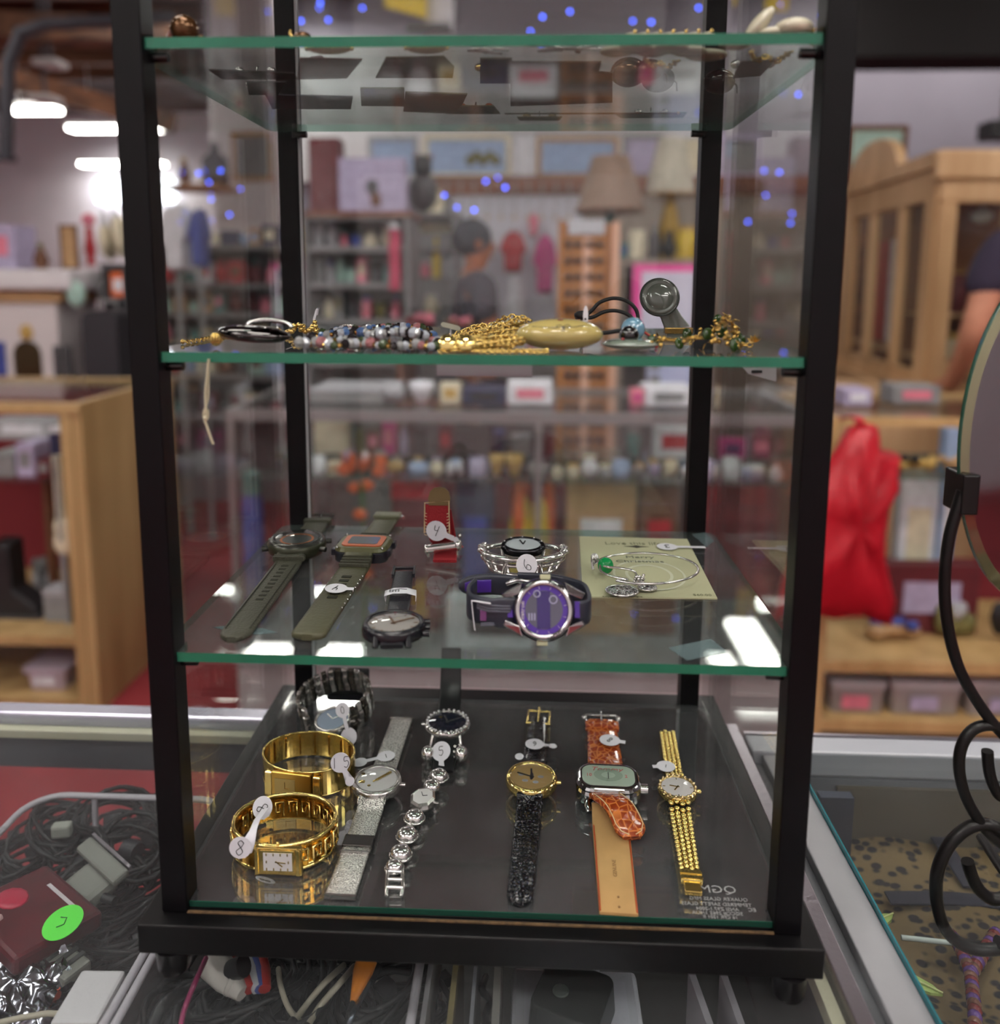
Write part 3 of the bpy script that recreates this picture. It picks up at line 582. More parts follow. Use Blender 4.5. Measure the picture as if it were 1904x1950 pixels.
item('plush', 768, 832, 288, 402, Y+.2, 'dark grey', 'dark shaggy plush toy beside the lavender boxed set', 'plush toy', col2='brown', dep=.2)
for i, (b_, s_) in enumerate(((470, 11), (540, 12), (610, 13), (690, 14))):
    fill(Y+.1, b_, 590, 774, 'the %s display unit shelf' % ['top', 'second', 'third', 'bottom'][i], ['teal', 'olive', 'grey', 'cream', 'green', 'mint', 'dark grey', 'silver', 'pink', 'blue'], s_, 30, 52, 16, 30, [408, 470, 540, 610][i])
item('roll', 742, 762, 438, 470, Y+.02, 'pink', 'short pink roll on the display unit', 'roll', col2='magenta')
t = thing('scarf', 'long deep pink scarf hanging down the display unit front', 'scarf', at(751, 552, Y-.03)); a, b, c, d = pb(741, 762, 436, 552, Y-.03)
MB().ribbon([((a+b)/2, Y-.03-.006*sin(k*1.3), c+(d-c)*k/10) for k in range(11)], (1, 0, 0), b-a, .012).build('cloth', mat('deep_pink', (176, 52, 86), .8), t)
MB().bx((a+b)/2-.02, (a+b)/2+.02, Y-.045, Y-.022, d, d+.02).build('clip', cm('white'), t)
# left clutter shelving seen through the case
Y = 4.0
unit('shelving_unit', 'low grey shelving unit with mixed goods left of the left rear post', 286, 560, Y, .4, [468, 542, 600, 655, 720, 800], grey_m, back=mat('unit_back2', (120, 116, 122), .6))
CC = ['white', 'mint', 'pink', 'lavender', 'grey', 'brown', 'dark grey', 'cream', 'navy', 'red', 'teal', 'tan', 'light blue', 'dark red']
for i, (b_, s_) in enumerate(((468, 21), (542, 22), (600, 23), (655, 24), (720, 25), (800, 26))):
    fill(Y+.1, b_, 292 if i else 395, 555, 'the %s low unit shelf' % ['top', 'second', 'third', 'fourth', 'fifth', 'bottom'][i], CC, s_, 26, 50 if i else 40, 18, 34, [None, 468, 542, 600, 655, 720][i])
item('garment', 300, 356, 384, 520, Y-.35, 'white', 'white dress on a form beside the bright wall', 'dress', name='white_dress', col2='cream', dep=.15)
p = at(328, 520, 3.65); MB().cyl((p.x, 3.72, FZ), (p.x, 3.72, p.z+.1), .015).build('stand_pole', cm('grey'), bpy.data.objects['white_dress'])
p = at(372, 510, 3.6)
MB().cyl((p.x, 3.65, FZ), (p.x, 3.65, p.z+.1), .012).build('stand_pole', cm('grey'), [o for o in bpy.data.objects if o.get('label', '') == 'blue garment hanging right of the white dress'][0]) if False else None
item('garment', 356, 388, 395, 512, Y-.4, 'blue', 'blue garment hanging right of the white dress', 'garment', col2='navy', dep=.1)
item('bottle', 376, 424, 268, 350, 6.5, 'dark grey', 'dark grey hanging canister high on the left', 'canister', name='hanging_canister', col2='grey')
item('figurine', 330, 362, 345, 400, 6.5, 'brown', 'brown figure beside the bright window', 'figurine', col2='gold', zb=at(376, 352, 6.5).z)
t = thing('coat_stand', 'thin tall stand holding goods beside the bright window', 'stand', at(345, 700, 6.6)); c_ = at(345, 400, 6.6)
MB().cyl((c_.x, 6.6, FZ+.02), (c_.x, 6.6, c_.z-.02), .02).build('pole', cm('dark grey'), t); MB().cyl((c_.x, 6.6, FZ), (c_.x, 6.6, FZ+.03), .2).build('base', cm('dark grey'), t); MB().bx(c_.x-.15, at(424, 350, 6.6).x+.05, 6.4, 6.9, at(376, 352, 6.5).z-.03, at(376, 352, 6.5).z).build('tray', cm('tan'), t)
# wall partition with pegboard
Y = 5.0
t = thing('pegboard_wall', 'white pegboard partition with a brown ledge behind the hanging garments', 'pegboard', (xpx(1000, Y), Y, FZ))
a, b = xpx(800, Y), xpx(1610, Y); zl = zpx(372, Y)
pg = cells('pegboard', (60, 60, 64), (206, 206, 218), 22, .6, thr=.12, bump=.1); part((862, 1105, 372, 660), Y, .03, 'board', pg, t)
MB().bx(a, xpx(861, Y), Y, Y+.03, FZ, zl).build('panel', cm('grey'), t); MB().bx(xpx(1106, Y), b, Y, Y+.03, FZ, zl).build('panel', mat('putty', (150, 138, 128), .7), t)
MB().bx(xpx(862, Y), xpx(1105, Y), Y, Y+.03, FZ, zpx(661, Y)).build('panel', cm('grey'), t)
MB().bx(a, b, Y-.02, Y+.25, zl, zpx(335, Y)).build('ledge', dbr, t)
rr = random.Random(8)
for i in range(10):
    x = 850+i*26; p = at(x, 345, Y-.04)
    o = thing('pendant_chain', 'thin silvery chain hanging from the brown ledge', 'necklace', p, 0, 'chains hanging from the brown ledge')
    MB().tube([p, p+Vector((.004, 0, -.1)), p+Vector((0, 0, -.22))], .004, 5).build('chain', cm('silver'), o); MB().sph(p+Vector((0, 0, -.23)), .012, n=8).build('pendant', cm('gold'), o)
PF = [(806, 972, 250, 332, 'cream', 'light blue', 'cream framed blue landscape picture standing on the brown ledge'), (1022, 1178, 252, 330, 'tan', 'light blue', 'tan framed pale picture standing on the brown ledge'), (700, 796, 252, 332, 'silver', 'light blue', 'pale blue picture left of the cream framed one'), (980, 1016, 250, 332, 'white', 'white', 'narrow white panel between the two framed pictures'), (1186, 1262, 248, 330, 'grey', 'lavender', 'grey lavender picture behind the brown lampshade'), (1268, 1345, 246, 330, 'white', 'cream', 'pale picture behind the cream lampshade'), (1370, 1450, 248, 330, 'lavender', 'grey', 'lavender framed print right of the right rear post'), (440, 520, 250, 345, 'tan', 'grey', 'tan framed collage left of the left rear post')]
for i, (x0, x1, y0, y1, c, c2, l) in enumerate(PF):
    t_ = item('frame', x0, x1, y0, y1, 7.479 if x0 == 440 else Y+.1, c, l, 'picture', col2=c2, zb=None if x0 == 440 else zpx(335, Y))
    if i == 0:
        q = MB(); [q.sph((xpx(895+k*12, Y+.1), Y+.106, zpx(305-(k % 2)*8, Y+.1)), .03, (1, .1, 1.3), 8) for k in range(5)]; q.build('painted_figures', cm('olive'), t_)
# high shelf carrying the collage frame
# hanging garments
item('garment', 950, 1002, 438, 520, Y-.3, 'red', 'small red top hanging in front of the pegboard', 'garment', col2='silver', dep=.15)
item('garment', 1014, 1062, 445, 562, Y-.35, 'magenta', 'deep pink garment hanging beside the sunglasses rack', 'garment', col2='silver', dep=.12)
item('garment', 1006, 1026, 405, 450, Y-.1, 'pink', 'tiny pale pink garment high on the pegboard', 'garment', col2='silver', dep=.06)
item('shade', 956, 1008, 522, 640, Y-.3, 'white', 'white inverted cone under the small red top', 'cone', name='white_cone', col2='silver')
for o in list(bpy.data.objects):
    if o.name.startswith('hanging_garment') and o.type == 'EMPTY' and o.location.y > 4.5:
        h = .3 if 'red' in o['label'] or 'deep' in o['label'] else .12
        zt_ = max((WM[o.name] @ v.co).z for c in o.children for v in c.data.vertices); MB().cyl((o.location.x, o.location.y+.07, zt_-.02), (o.location.x, 5.0, zt_), .008).build('hook_rod', cm('silver'), o)
    elif o.name.startswith('hanging_garment') and o.type == 'EMPTY': MB().cyl((o.location.x, o.location.y+.05, FZ), (o.location.x, o.location.y+.05, o.location.z+.1), .012).build('stand_pole', cm('grey'), o)
# standing rack between pegboard and person
unit('shelving_unit', 'low shelving of pale figures left of the standing shopper', 780, 872, 4.3, .3, [405, 470, 530, 600, 700], grey_m, top=405)
item('figurine', 800, 850, 345, 405, 4.35, 'cream', 'cream goose figure on the low shelving', 'figurine', col2='cream')
item('roll', 790, 858, 420, 442, 4.36, 'cream', 'horizontal cream roll below the goose figure', 'roll', col2='tan')
item('bottle', 822, 838, 452, 502+28, 4.34, 'yellow', 'slim yellow bottle on the low shelving', 'bottle', col2='yellow')
item('plush', 795, 820, 500, 530, 4.34, 'pink', 'small pink plush toy left of the yellow bottle', 'plush toy', col2='white')
item('vase', 842, 864, 480, 530, 4.34, 'silver', 'silver vase right of the yellow bottle', 'vase', col2='white')
item('plush', 802, 836, 562, 600, 4.34, 'cream', 'cream plush toy on the third low shelf', 'plush toy', col2='white')
item('heap', 790, 862, 640, 700, 4.34, 'red', 'red and brown heap on the lowest low shelf', 'heap', col2='pink', zb=zpx(700, 4.3))
# table heap right behind the shelf B beads
Y = 2.75
unit('low_table', 'low brown table with folded goods behind the glass beads', 755, 905, Y, .4, [640, 760], dbr, 'table')
item('heap', 762, 830, 598, 638, Y+.1, 'dark red', 'dark red heap on the low brown table', 'heap', col2='pink', dep=.2)
item('heap', 838, 900, 605, 638, Y+.1, 'brown', 'rust brown heap on the low brown table', 'heap', col2='pink', dep=.2)
# lamps with shades
for (x0, x1, y0, y1, yy, c, c2, l, sp, x_, ph) in ((1100, 1238, 288, 398, 3.6, 'taupe', 'brown', 'table lamp with a wide taupe shade', None, 1169, 470), (1236, 1336, 256, 366, 3.9, 'ivory', 'tan', 'table lamp with an ivory shade', None, 1286, 470)):
    CN.setdefault('taupe', (150, 124, 108)); CN.setdefault('ivory', (206, 200, 184))
    t = item('shade', x0, x1, y0, y1, yy, c, l+(' left of the right rear post' if c == 'ivory' else ' in front of the pictures'), 'lamp', name='table_lamp', col2=c2)
    p = at(x_, y1, yy); wd = (x1-x0)*pxm(yy); z0 = zpx(492, yy); cy = yy+wd/2
    MB().lathe([(.07, z0), (.07, z0+.02), (.02, z0+.04), (.05, z0+.12), (.06, z0+.16), (.015, p.z-.01), (.01, p.z+.08)], T(p.x, cy)).build('stem', cm('teal' if c == 'taupe' else 'gold'), t)
t = unit('low_cabinet', 'low cabinet carrying the two table lamps', 1180, 1345, 3.55, .75, [492, 640], mat('putty', (150, 138, 128), .7), 'cabinet', back=cm('grey'))
MB().bx(xpx(1095, 3.55), xpx(1180, 3.55)-.001, 3.56, 4.2, zpx(492, 3.55)-.02, zpx(492, 3.55)).build('side_leaf', mat('putty', (150, 138, 128), .7), t)
for k, x0, x1, y0, y1, yy, c, l, c2 in (('mug', 1196, 1232, 438, 492, 3.6, 'cream', 'tilted cream mug beside the sunglasses rack', 'cream'), ('bottle', 1236, 1262, 425, 492, 3.6, 'dark grey', 'dark bottle right of the tilted cream mug', 'grey'), ('vase', 1262, 1290, 440, 492, 3.62, 'dark grey', 'dark vase left of the yellow jar', 'black'), ('jar', 1292, 1330, 430, 492, 3.58, 'yellow', 'large yellow jar beside the right rear post', 'gold'),
    ('carton', 1182, 1196, 462, 492, 3.6, 'teal', 'small teal packet by the sunglasses rack', 'blue')):
    item(k, x0, x1, y0, y1, yy, c, l, col2=c2)
t = thing('paper_poster', 'white paper poster with a bright pink border', 'poster', at(1270, 640, 2.9)); a, b, c, d = pb(1204, 1345, 503, 640, 2.9)
MB().bx(a, b, 2.9, 2.904, c, d).build('border', mat('hot_pink', (230, 84, 160), .7), t); MB().bx(a+.035, b, 2.892, 2.899, c+.01, d-.03).build('sheet', mat('paper_lav', (206, 202, 222), .8), t)
MB().cyl((b-.02, 2.91, FZ), (b-.02, 2.91, d), .01).build('stand_pole', cm('silver'), t)
t = thing('paper_sheets', 'bluish white paper sheets hung under the pink bordered poster', 'paper', at(1290, 770, 2.7)); a, b, c, d = pb(1232, 1352, 640, 772, 2.7)
MB().bx(a, b, 2.7, 2.706, c, d).build('sheet', mat('paper_blue', (186, 190, 226), .8), t); MB().cyl((b-.02, 2.712, FZ), (b-.02, 2.712, d+.1), .008).build('stand_pole', cm('silver'), t)
for i in range(3): a2, b2, c2, d2 = pb(1236, 1256, 690+i*24, 704+i*24, 2.7); MB().bx(a2, b2, 2.694, 2.699, c2, d2).build('printed_mark', cm('grey'), t)
# sunglasses rack
def glasses_rack():
    Y = 2.95; t = thing('sunglasses_rack', 'tall oak floor rack holding rows of dark sunglasses', 'rack', at(1115, 870, Y)); om = wood('orange_oak', (150, 92, 36), (186, 122, 56), 3, .4, 2)
    a, b, c, d = pb(1066, 1160, 425, 900, Y)
    MB().bx(a, b, Y, Y+.03, c, d).build('panel', om, t); k = pxm(Y)
    MB().bx(a-.012, a+.01, Y-.03, Y+.02, c, d+.01).build('side_rail', om, t); MB().bx(b, b+.028, Y-.03, Y+.03, c, d+.005).build('side_rail', mat('rose_maple', (226, 176, 150), .4), t)  # right rail's pale pink stands in for light on the rack edge
    x1, x2, z1, z2 = pb(1082, 1152, 418, 446, Y-.01); MB().bx(x1, x2, Y-.008, Y-.001, z1, z2).build('mirror', mat('mirror_plain', (200, 205, 210), .05, 1), t)
    x1, x2, z1, z2 = pb(1106, 1122, 452, 900, Y); MB().bx(x1, x2, Y-.006, Y-.001, z1, z2).build('middle_strip', mat('rose_maple', (226, 176, 150), .4), t)
    MB().cyl(((a+b)/2, Y+.05, FZ), ((a+b)/2, Y+.05, d-.02), .03).build('post', cm('dark grey'), t); MB().cyl(((a+b)/2, Y+.05, FZ), ((a+b)/2, Y+.05, FZ+.03), .22).build('base', cm('dark grey'), t)
    dk = mat('dark_lens', (30, 24, 26), .1, 0); proto = None; n = 0
    for r in range(14):
        for s_ in (0, 1):
            p = at(1090+s_*42, 465+r*31, Y)
            if proto is None:
                g = thing('sunglasses', 'dark sunglasses hung on the oak rack', 'sunglasses', p, 0, 'sunglasses on the oak rack')
                q = MB(); [q.sph((p.x+e*.02, Y-.014, p.z), .017, (1, .3, .8), 8) for e in (-1, 1)]; l1 = q.build('lenses', dk, g)
                q = MB(); q.tube([(p.x-.04, Y-.01, p.z+.008), (p.x, Y-.02, p.z+.01), (p.x+.04, Y-.01, p.z+.008)], .003, 5); f1 = q.build('frame', cm('brown'), g)
                proto = g
            else:
                g = proto.copy(); COL.objects.link(g); g.location = p
                for ch in (l1, f1): cc = ch.copy(); COL.objects.link(cc); cc.parent = g
                if r == 9 or (r+s_) % 5 == 4:
                    for q_ in g.children: pass
glasses_rack()
# yellow sign and hung cartons at the top
t = thing('hanging_sign', 'bright yellow hanging sign cut by the top edge', 'sign', at(770, 0, 4.2)); a, b, c, d = pb(732, 812, -60, 36, 4.2)
MB().prism([(a, c+.06), (b, c), (b, d), (a, d)], 0, .01, frame((0, 4.2, 0), (1, 0, 0), (0, 0, 1), (0, -1, 0))).build('board', mat('sign_yellow', (232, 204, 40), .6), t)
[MB().cyl((x_, 4.2, d-.01), (x_, 4.2, CZ), .004, n=6).build('cord', cm('grey'), t) for x_ in (a+.02, b-.02)]
t = thing('hanging_carton', 'white and black carton hanging right of the yellow sign', 'carton', at(830, 60, 4.3)); a, b, c, d = pb(808, 862, -30, 58, 4.3)
MB().bx(a, b, 4.3, 4.4, c, d).build('box_body', cm('white'), t); MB().bx(a-.1, b-.01, 4.28, 4.299, c-.01, c+.035).build('dark_band', cm('dark grey'), t); MB().cyl(((a+b)/2, 4.35, d), ((a+b)/2, 4.35, CZ), .004, n=6).build('cord', cm('grey'), t)
t = thing('hanging_sign', 'small yellow hanging sign near the right post top', 'sign', at(1480, 0, 4.2)); a, b, c, d = pb(1458, 1502, -50, 20, 4.2)
MB().bx(a, b, 4.2, 4.21, c, d).build('board', MATS['sign_yellow'], t); MB().cyl(((a+b)/2, 4.205, d), ((a+b)/2, 4.205, CZ), .004, n=6).build('cord', cm('grey'), t)
# white column and far shelving at left
t = thing('white_column', 'tall white column left of the left rear post', 'column', at(470, 700, 7.5)); a, b, c, d = pb(404, 520, 140, 330, 7.5)
MB().bx(a, b, 7.5, 7.8, FZ, CZ).build('shaft', mat('white_paint', (214, 210, 214), 0.5), t); MB().bx(a-.04, b+.04, 7.46, 7.84, FZ, FZ+.2).build('plinth', white_m, t)
# added glowing dots imitating blue reflections in the case glass
t = thing('string_lights', 'added glowing blue dots imitating reflections in the case glass', 'imitated reflections', at(700, 300, 2.5))
bl = [(437, 409), (378, 330), (398, 347), (420, 325), (457, 360), (402, 380), (846, 372), (903, 400), (870, 395), (962, 357), (948, 338), (925, 345), (1033, 32), (1085, 22), (1010, 60), (1030, 84), (610, 5), (625, 38), (573, 40), (608, 15), (690, 15), (575, 80), (702, 182), (1330, 15), (1205, 40), (1240, 42), (1330, 215), (1484, 328), (1458, 372), (1508, 407), (1520, 180), (1455, 325), (1505, 425), (1424, 422)]
bm = emis('blue_led', (70, 100, 255), 8)
q = MB(); prev = None
for i, (x, y) in enumerate(sorted(bl)):
    Yb = 2.5+.25*(i % 3); p = at(x, y, Yb); MB().sph(p, .0055, n=8).build('bulb', bm, t)
    if prev is not None and i % 4: 
        mid = (p+prev)/2+Vector((0, 0, -.01)); q.tube([prev+Vector((0, 0, .007)), mid, p+Vector((0, 0, .007))], .0012, 4)
    prev = p
q.build('cord', cm('dark grey'), t)  # made-up thread joining the reflection dots
# far-left furniture
Y = 3.6
def mantel():
    t = thing('mantel_cabinet', 'white mantel cabinet with an arched mirror at the far left', 'mantel', at(60, 740, Y)); a, b, _, _ = pb(-160, 150, 515, 735, Y)
    zt = zpx(513, Y, 60); z1 = zpx(560, Y, 60)
    MB().bx(a, b, Y-.05, Y+.45, z1+.02, zt).build('mantel_shelf', white_m, t, bevel=.02); MB().bx(a+.03, b-.08, Y, Y+.4, z1-.04, z1+.02).build('moulding', cm('tan'), t)
    MB().bx(a+.06, b-.12, Y+.02, Y+.4, FZ, z1-.04).build('body', mat('white_warm', (206, 198, 200), .5), t)
    k = pxm(Y); c = at(50, 690, Y); pl = [(-27*k, -45*k), (27*k, -45*k), (27*k, 15*k)]+[(27*k*cos(R(x)), 15*k+27*k*sin(R(x))) for x in range(15, 180, 15)]+[(-27*k, 15*k)]
    MB().prism(pl, 0, .012, frame((c.x, Y+.02, c.z), (1, 0, 0), (0, 0, 1), (0, -1, 0))).build('arched_mirror', mat('old_mirror', (96, 84, 62), .15, .8), t)
    MB().sph((c.x, Y+.02, c.z+58*k), .035, (1, .5, 1.2)).build('finial', cm('gold'), t)
    for x in (108, 128): p = at(x, 690, Y); MB().bx(p.x-8*k, p.x+6*k, Y+.008, Y+.02, p.z-42*k, p.z+32*k).build('pilaster', cm('dark grey'), t)
    p = at(0, 690, Y); MB().bx(p.x-30*k, p.x+8*k, Y+.01, Y+.02, p.z-45*k, p.z+40*k).build('blue_panel', cm('blue'), t)
    p = at(136, 560, Y-.06); MB().sph((p.x, Y-.02, p.z), .05, (1, .4, 1.3)).build('scroll_bracket', cm('mint'), t)
mantel()
for k, x0, x1, y0, y1, yy, c, l, c2 in (('carton', -40, 28, 428, 512, 3.7, 'lavender', 'pale lavender box at the far left on the mantel', 'pink'), ('figurine', 50, 84, 462, 512, 3.65, 'brown', 'small brown figure on the mantel', 'olive'), ('frame', 114, 146, 428, 512, 3.68, 'brown', 'dark portrait frame on the mantel', 'tan')):
    item(k, x0, x1, y0, y1, yy, c, l, col2=c2)
Y = 3.75
unit('shelving_unit', 'dark low shelving behind the left front post', 198, 246, Y, .35, [505, 570, 640, 740], cm('dark grey'), back=cm('dark grey'))
item('figurine', 152, 176, 405, 505, Y+.02, 'red', 'red and pink figure right of the dark portrait frame', 'figurine', col2='pink')
item('heap', 172, 226, 395, 505, Y+.05, 'cream', 'cream straw hat on white goods behind the post', 'hat pile', name='hat_pile', col2='white', dep=.2)
item('carton', 210, 240, 518, 570, Y+.02, 'orange', 'orange packet on the dark low shelving', 'packet', col2='white'); item('bowl', 168, 205, 535, 570, Y+.04, 'grey', 'grey bowl left of the orange packet', 'bowl', col2='silver')
t = thing('suitcase', 'black upright suitcase standing before the dark shelving', 'suitcase', at(195, 738, 3.5)); a, b, c, d = pb(156, 226, 590, 736, 3.5)
MB().prism(rrect(b-a, d-c, .05), 0, .2, frame(((a+b)/2, 3.7, (c+d)/2), (1, 0, 0), (0, 0, 1), (0, -1, 0)), .03).build('shell', mat('suitcase_black', (42, 40, 46), .6, bump=.6, bscale=200), t)
MB().tube([(a+.05, 3.6, d), (a+.05, 3.6, d+.04), (b-.05, 3.6, d+.04), (b-.05, 3.6, d)], .008).build('handle', cm('grey'), t)
t2 = unit('low_table', 'low dark plinth under the black suitcase', 156, 258, 3.45, .29, [737], cm('dark grey'), 'plinth')
# china hutch at right
def hutch():
    Y = 2.9; t = thing('china_hutch', 'light oak china hutch with glazed doors and arched crown', 'hutch', at(1800, 748, Y)); D = .45
    hm = wood('hutch_oak', (180, 142, 102), (208, 172, 132), 1.5, .4, 2)
    c0 = at(1768, 600, Y); a = c0.x; zb = zpx(748, Y, 1800); zt = zpx(288, Y, 1800)
    # the left flank runs back along the sight line: front-left corner at (1768), rear at (1600)
    pr = at(1600, 600, Y+1.15); fx = Vector((a, Y, 0)); bk = Vector((pr.x, Y+1.15, 0)); dv = (bk-fx); ln = dv.length; M = frame((a, Y, 0), dv, (0, 0, 1), None)
    F = frame((a, Y, 0), dv, dv.cross(Vector((0, 0, 1)))*-1, Vector((0, 0, 1)))   # x along the flank, y to its left outside
    def fl(u0, u1, v0, v1, z0, z1, nm, m_=hm): q = MB(F); q.bx(u0, u1, v0, v1, z0, z1); return q.build(nm, m_, t)
    fl(0, ln, -.02, .01, zb, zb+.08, 'rail'); fl(0, ln, -.02, .01, zt-.18, zt-.06, 'rail')
    for u in (0, .28, .6, .86): fl(u*ln, u*ln+(.09 if u == 0 else .055), -.02, .012, zb+.08, zt-.18, 'stile')
    fl(ln-.1, ln, -.02, .012, zb+.08, zt-.18, 'stile')
    fl(-.01, ln, -.03, .03, zt-.06, zt, 'cornice'); fl(-.01, ln, -.03, .02, zb-.0, zb+.03, 'base_moulding')
    fl(.1, ln-.1, -.012, -.006, zb+.08, zt-.18, 'glass_pane', PANE())
    q = MB(F); n = 10; pl = [(ln*.35, 0), (ln*.95, 0)]+[(ln*.65+ln*.3*cos(R(x)), .16*sin(R(x))) for x in range(0, 181, 18)]
    q.prism(pl, -.02, .02, Matrix(((1, 0, 0, 0), (0, 0, 1, 0), (0, 1, 0, zt), (0, 0, 0, 1)))); q.build('arched_crown', hm, t)
    # front towards the viewer
    b = a+1.0
    z3 = zpx(388, Y, 1800); z4 = zpx(690, Y, 1800)
    MB().bx(a, b, Y-.03, Y+.02, z3, zt).build('top_rail', hm, t, bevel=.01); MB().bx(a-.03, b, Y-.05, Y+.0, zpx(345, Y, 1800), zt+.002).build('cornice', hm, t, bevel=.015)
    MB().bx(a, b, Y-.03, Y+.02, zb, z4).build('bottom_rail', hm, t); MB().bx(a, a+30*pxm(Y), Y-.032, Y+.02, z4, z3).build('stile', hm, t)
    MB().bx(xpx(1905, Y, 500), xpx(1905, Y, 500)+.08, Y-.03, Y+.02, z4, z3).build('stile', hm, t)
    MB().bx(a+.06, b, Y-.012, Y-.008, z4, z3).build('glass_pane', PANE(), t)
    dkb = mat('hutch_inside', (120, 76, 46), .7); MB().bx(a+.02, b, Y+.35, Y+.37, zb, zt).build('back_panel', dkb, t); MB().bx(b-.02, b, Y+.02, Y+.35, zb, zt).build('side_panel', dkb, t)
    fl(.06, ln, -.62, -.6, zb, zt, 'inner_back', dkb) if False else None
    MB().bx(a+.03, b-.02, Y+.02, Y+.35, zb, zb+.03).build('bottom', dkb, t); MB().bx(a+.06, b-.02, Y+.05, Y+.35, zpx(600, Y, 1800)-.01, zpx(600, Y, 1800)).build('shelf', hm, t)
    fl(.02, ln, -.5, -.03, zt-.05, zt-.03, 'top_board'); fl(.02, ln, -.4, -.03, zb+.12, zb+.135, 'shelf')
    for i in range(3):
        pass
    sb = thing('sideboard', 'low oak sideboard under the china hutch', 'sideboard', (a+.4, Y, FZ))
    MB().bx(a-.42, b, Y-.06, Y+.42, FZ+.1, zb-.03).build('body', hm, sb); MB().bx(a-.45, b, Y-.09, Y+.44, zb-.03, zb-.001).build('worktop', hm, sb); MB().bx(a-.35, b-.05, Y, Y+.35, FZ, FZ+.1).build('plinth', dkb, sb)
    MB(F).bx(.3, ln, -.3, .05, FZ+.1, zb-.001).build('side_body', hm, sb)
    for i, (u, h0, h1, c) in enumerate(((.4, 600, 470, 'light blue'), (.58, 690, 440, 'white'), (.78, 690, 400, 'red'))):
        P = F @ Vector((u*ln, -.18, 0)); q = thing('folded_textile', '%s hanging textile inside the hutch flank' % c, 'textile', (P.x, P.y, zb+.14))
        MB().box((P.x, P.y, (zb+.14+zt-.3)/2), (.16, .16, zt-.44-zb), RZ(20)).build('cloth', cm(c), q, bevel=.02)
    for x, c, l in ((1735+68, 'silver', 'left round glass knob lamp inside the hutch'), (1870, 'silver', 'right round glass knob lamp inside the hutch')):
        p = at(x, 412, Y+.1); q = thing('glass_globe', l, 'globe', p); MB().sph(p, .035, (1.2, 1, .8)).build('globe', mat('globe', (206, 214, 214), .2), q); MB().cyl(p+Vector((0, 0, .02)), (p.x, p.y, zt-.0), .006).build('rod', cm('silver'), q)
    for x0, x1, y0, y1, k, c, l in ((1815, 1850, 520, 600, 'vase', 'dark red', 'dark red vase on the hutch shelf'), (1862, 1895, 480, 600, 'bottle', 'red', 'tall red bottle on the hutch shelf'), (1810, 1840, 630, 725, 'jar', 'cream', 'cream jar low in the hutch'), (1850, 1880, 640, 725, 'vase', 'pink', 'pink vase low in the hutch')):
        item(k, x0, x1, y0, y1, Y+.1, c, l, col2='gold', zb=zpx(600, Y, 1800) if y1 == 600 else zb+.03)
hutch()
t = item('frame', 1612, 1728, 238, 330, 4.4, 'brown', 'brown framed green picture standing behind the hutch', 'picture', col2='mint')
a, b, c, d = pb(1612, 1728, 238, 330, 4.4); unit('low_cabinet', 'tall cabinet behind the hutch carrying the green picture', 1590, 1760, 4.35, .3, [330], hm_ if False else dbr, 'cabinet', back=dbr)
t = thing('wall_speaker', 'black speaker at the right picture edge', 'speaker', at(1905, 245, 6)); a, b, c, d = pb(1888, 1960, 228, 262, 6)
MB().bx(a, b, 6, 6.2, c, d).build('cabinet', cm('black'), t); MB().cyl(((a+b)/2, 6.1, d), ((a+b)/2, 6.1, CZ), .02).build('bracket', cm('black'), t); MB().cyl(((a+b)/2, 5.985, (c+d)/2), ((a+b)/2, 6, (c+d)/2), .05).build('cone', cm('dark grey'), t)

# ------------------------------------------------------------------ people
def skin(name, vs, es, rs, m, parent, sub=2):
    me = bpy.data.meshes.new(name); inv = WM[parent.name].inverted(); me.from_pydata([tuple(inv @ Vector(v)) for v in vs], es, []); me.update()
    o = bpy.data.objects.new(name, me); COL.objects.link(o); o.parent = parent; me.skin_vertices or me.attributes
    bpy.context.view_layer.objects.active = o
    md = o.modifiers.new('skin', 'SKIN'); 
    if not me.skin_vertices:
        bm = bmesh.new(); bm.from_mesh(me); bm.verts.layers.skin.verify(); bm.to_mesh(me); bm.free()
    sv = me.skin_vertices[0].data
    for i, r in enumerate(rs): sv[i].radius = r if isinstance(r, tuple) else (r, r); sv[i].use_root = (i == 0)
    md.use_smooth_shade = True
    s_ = o.modifiers.new('sub', 'SUBSURF'); s_.levels = sub; s_.render_levels = sub; me.materials.append(m); return o
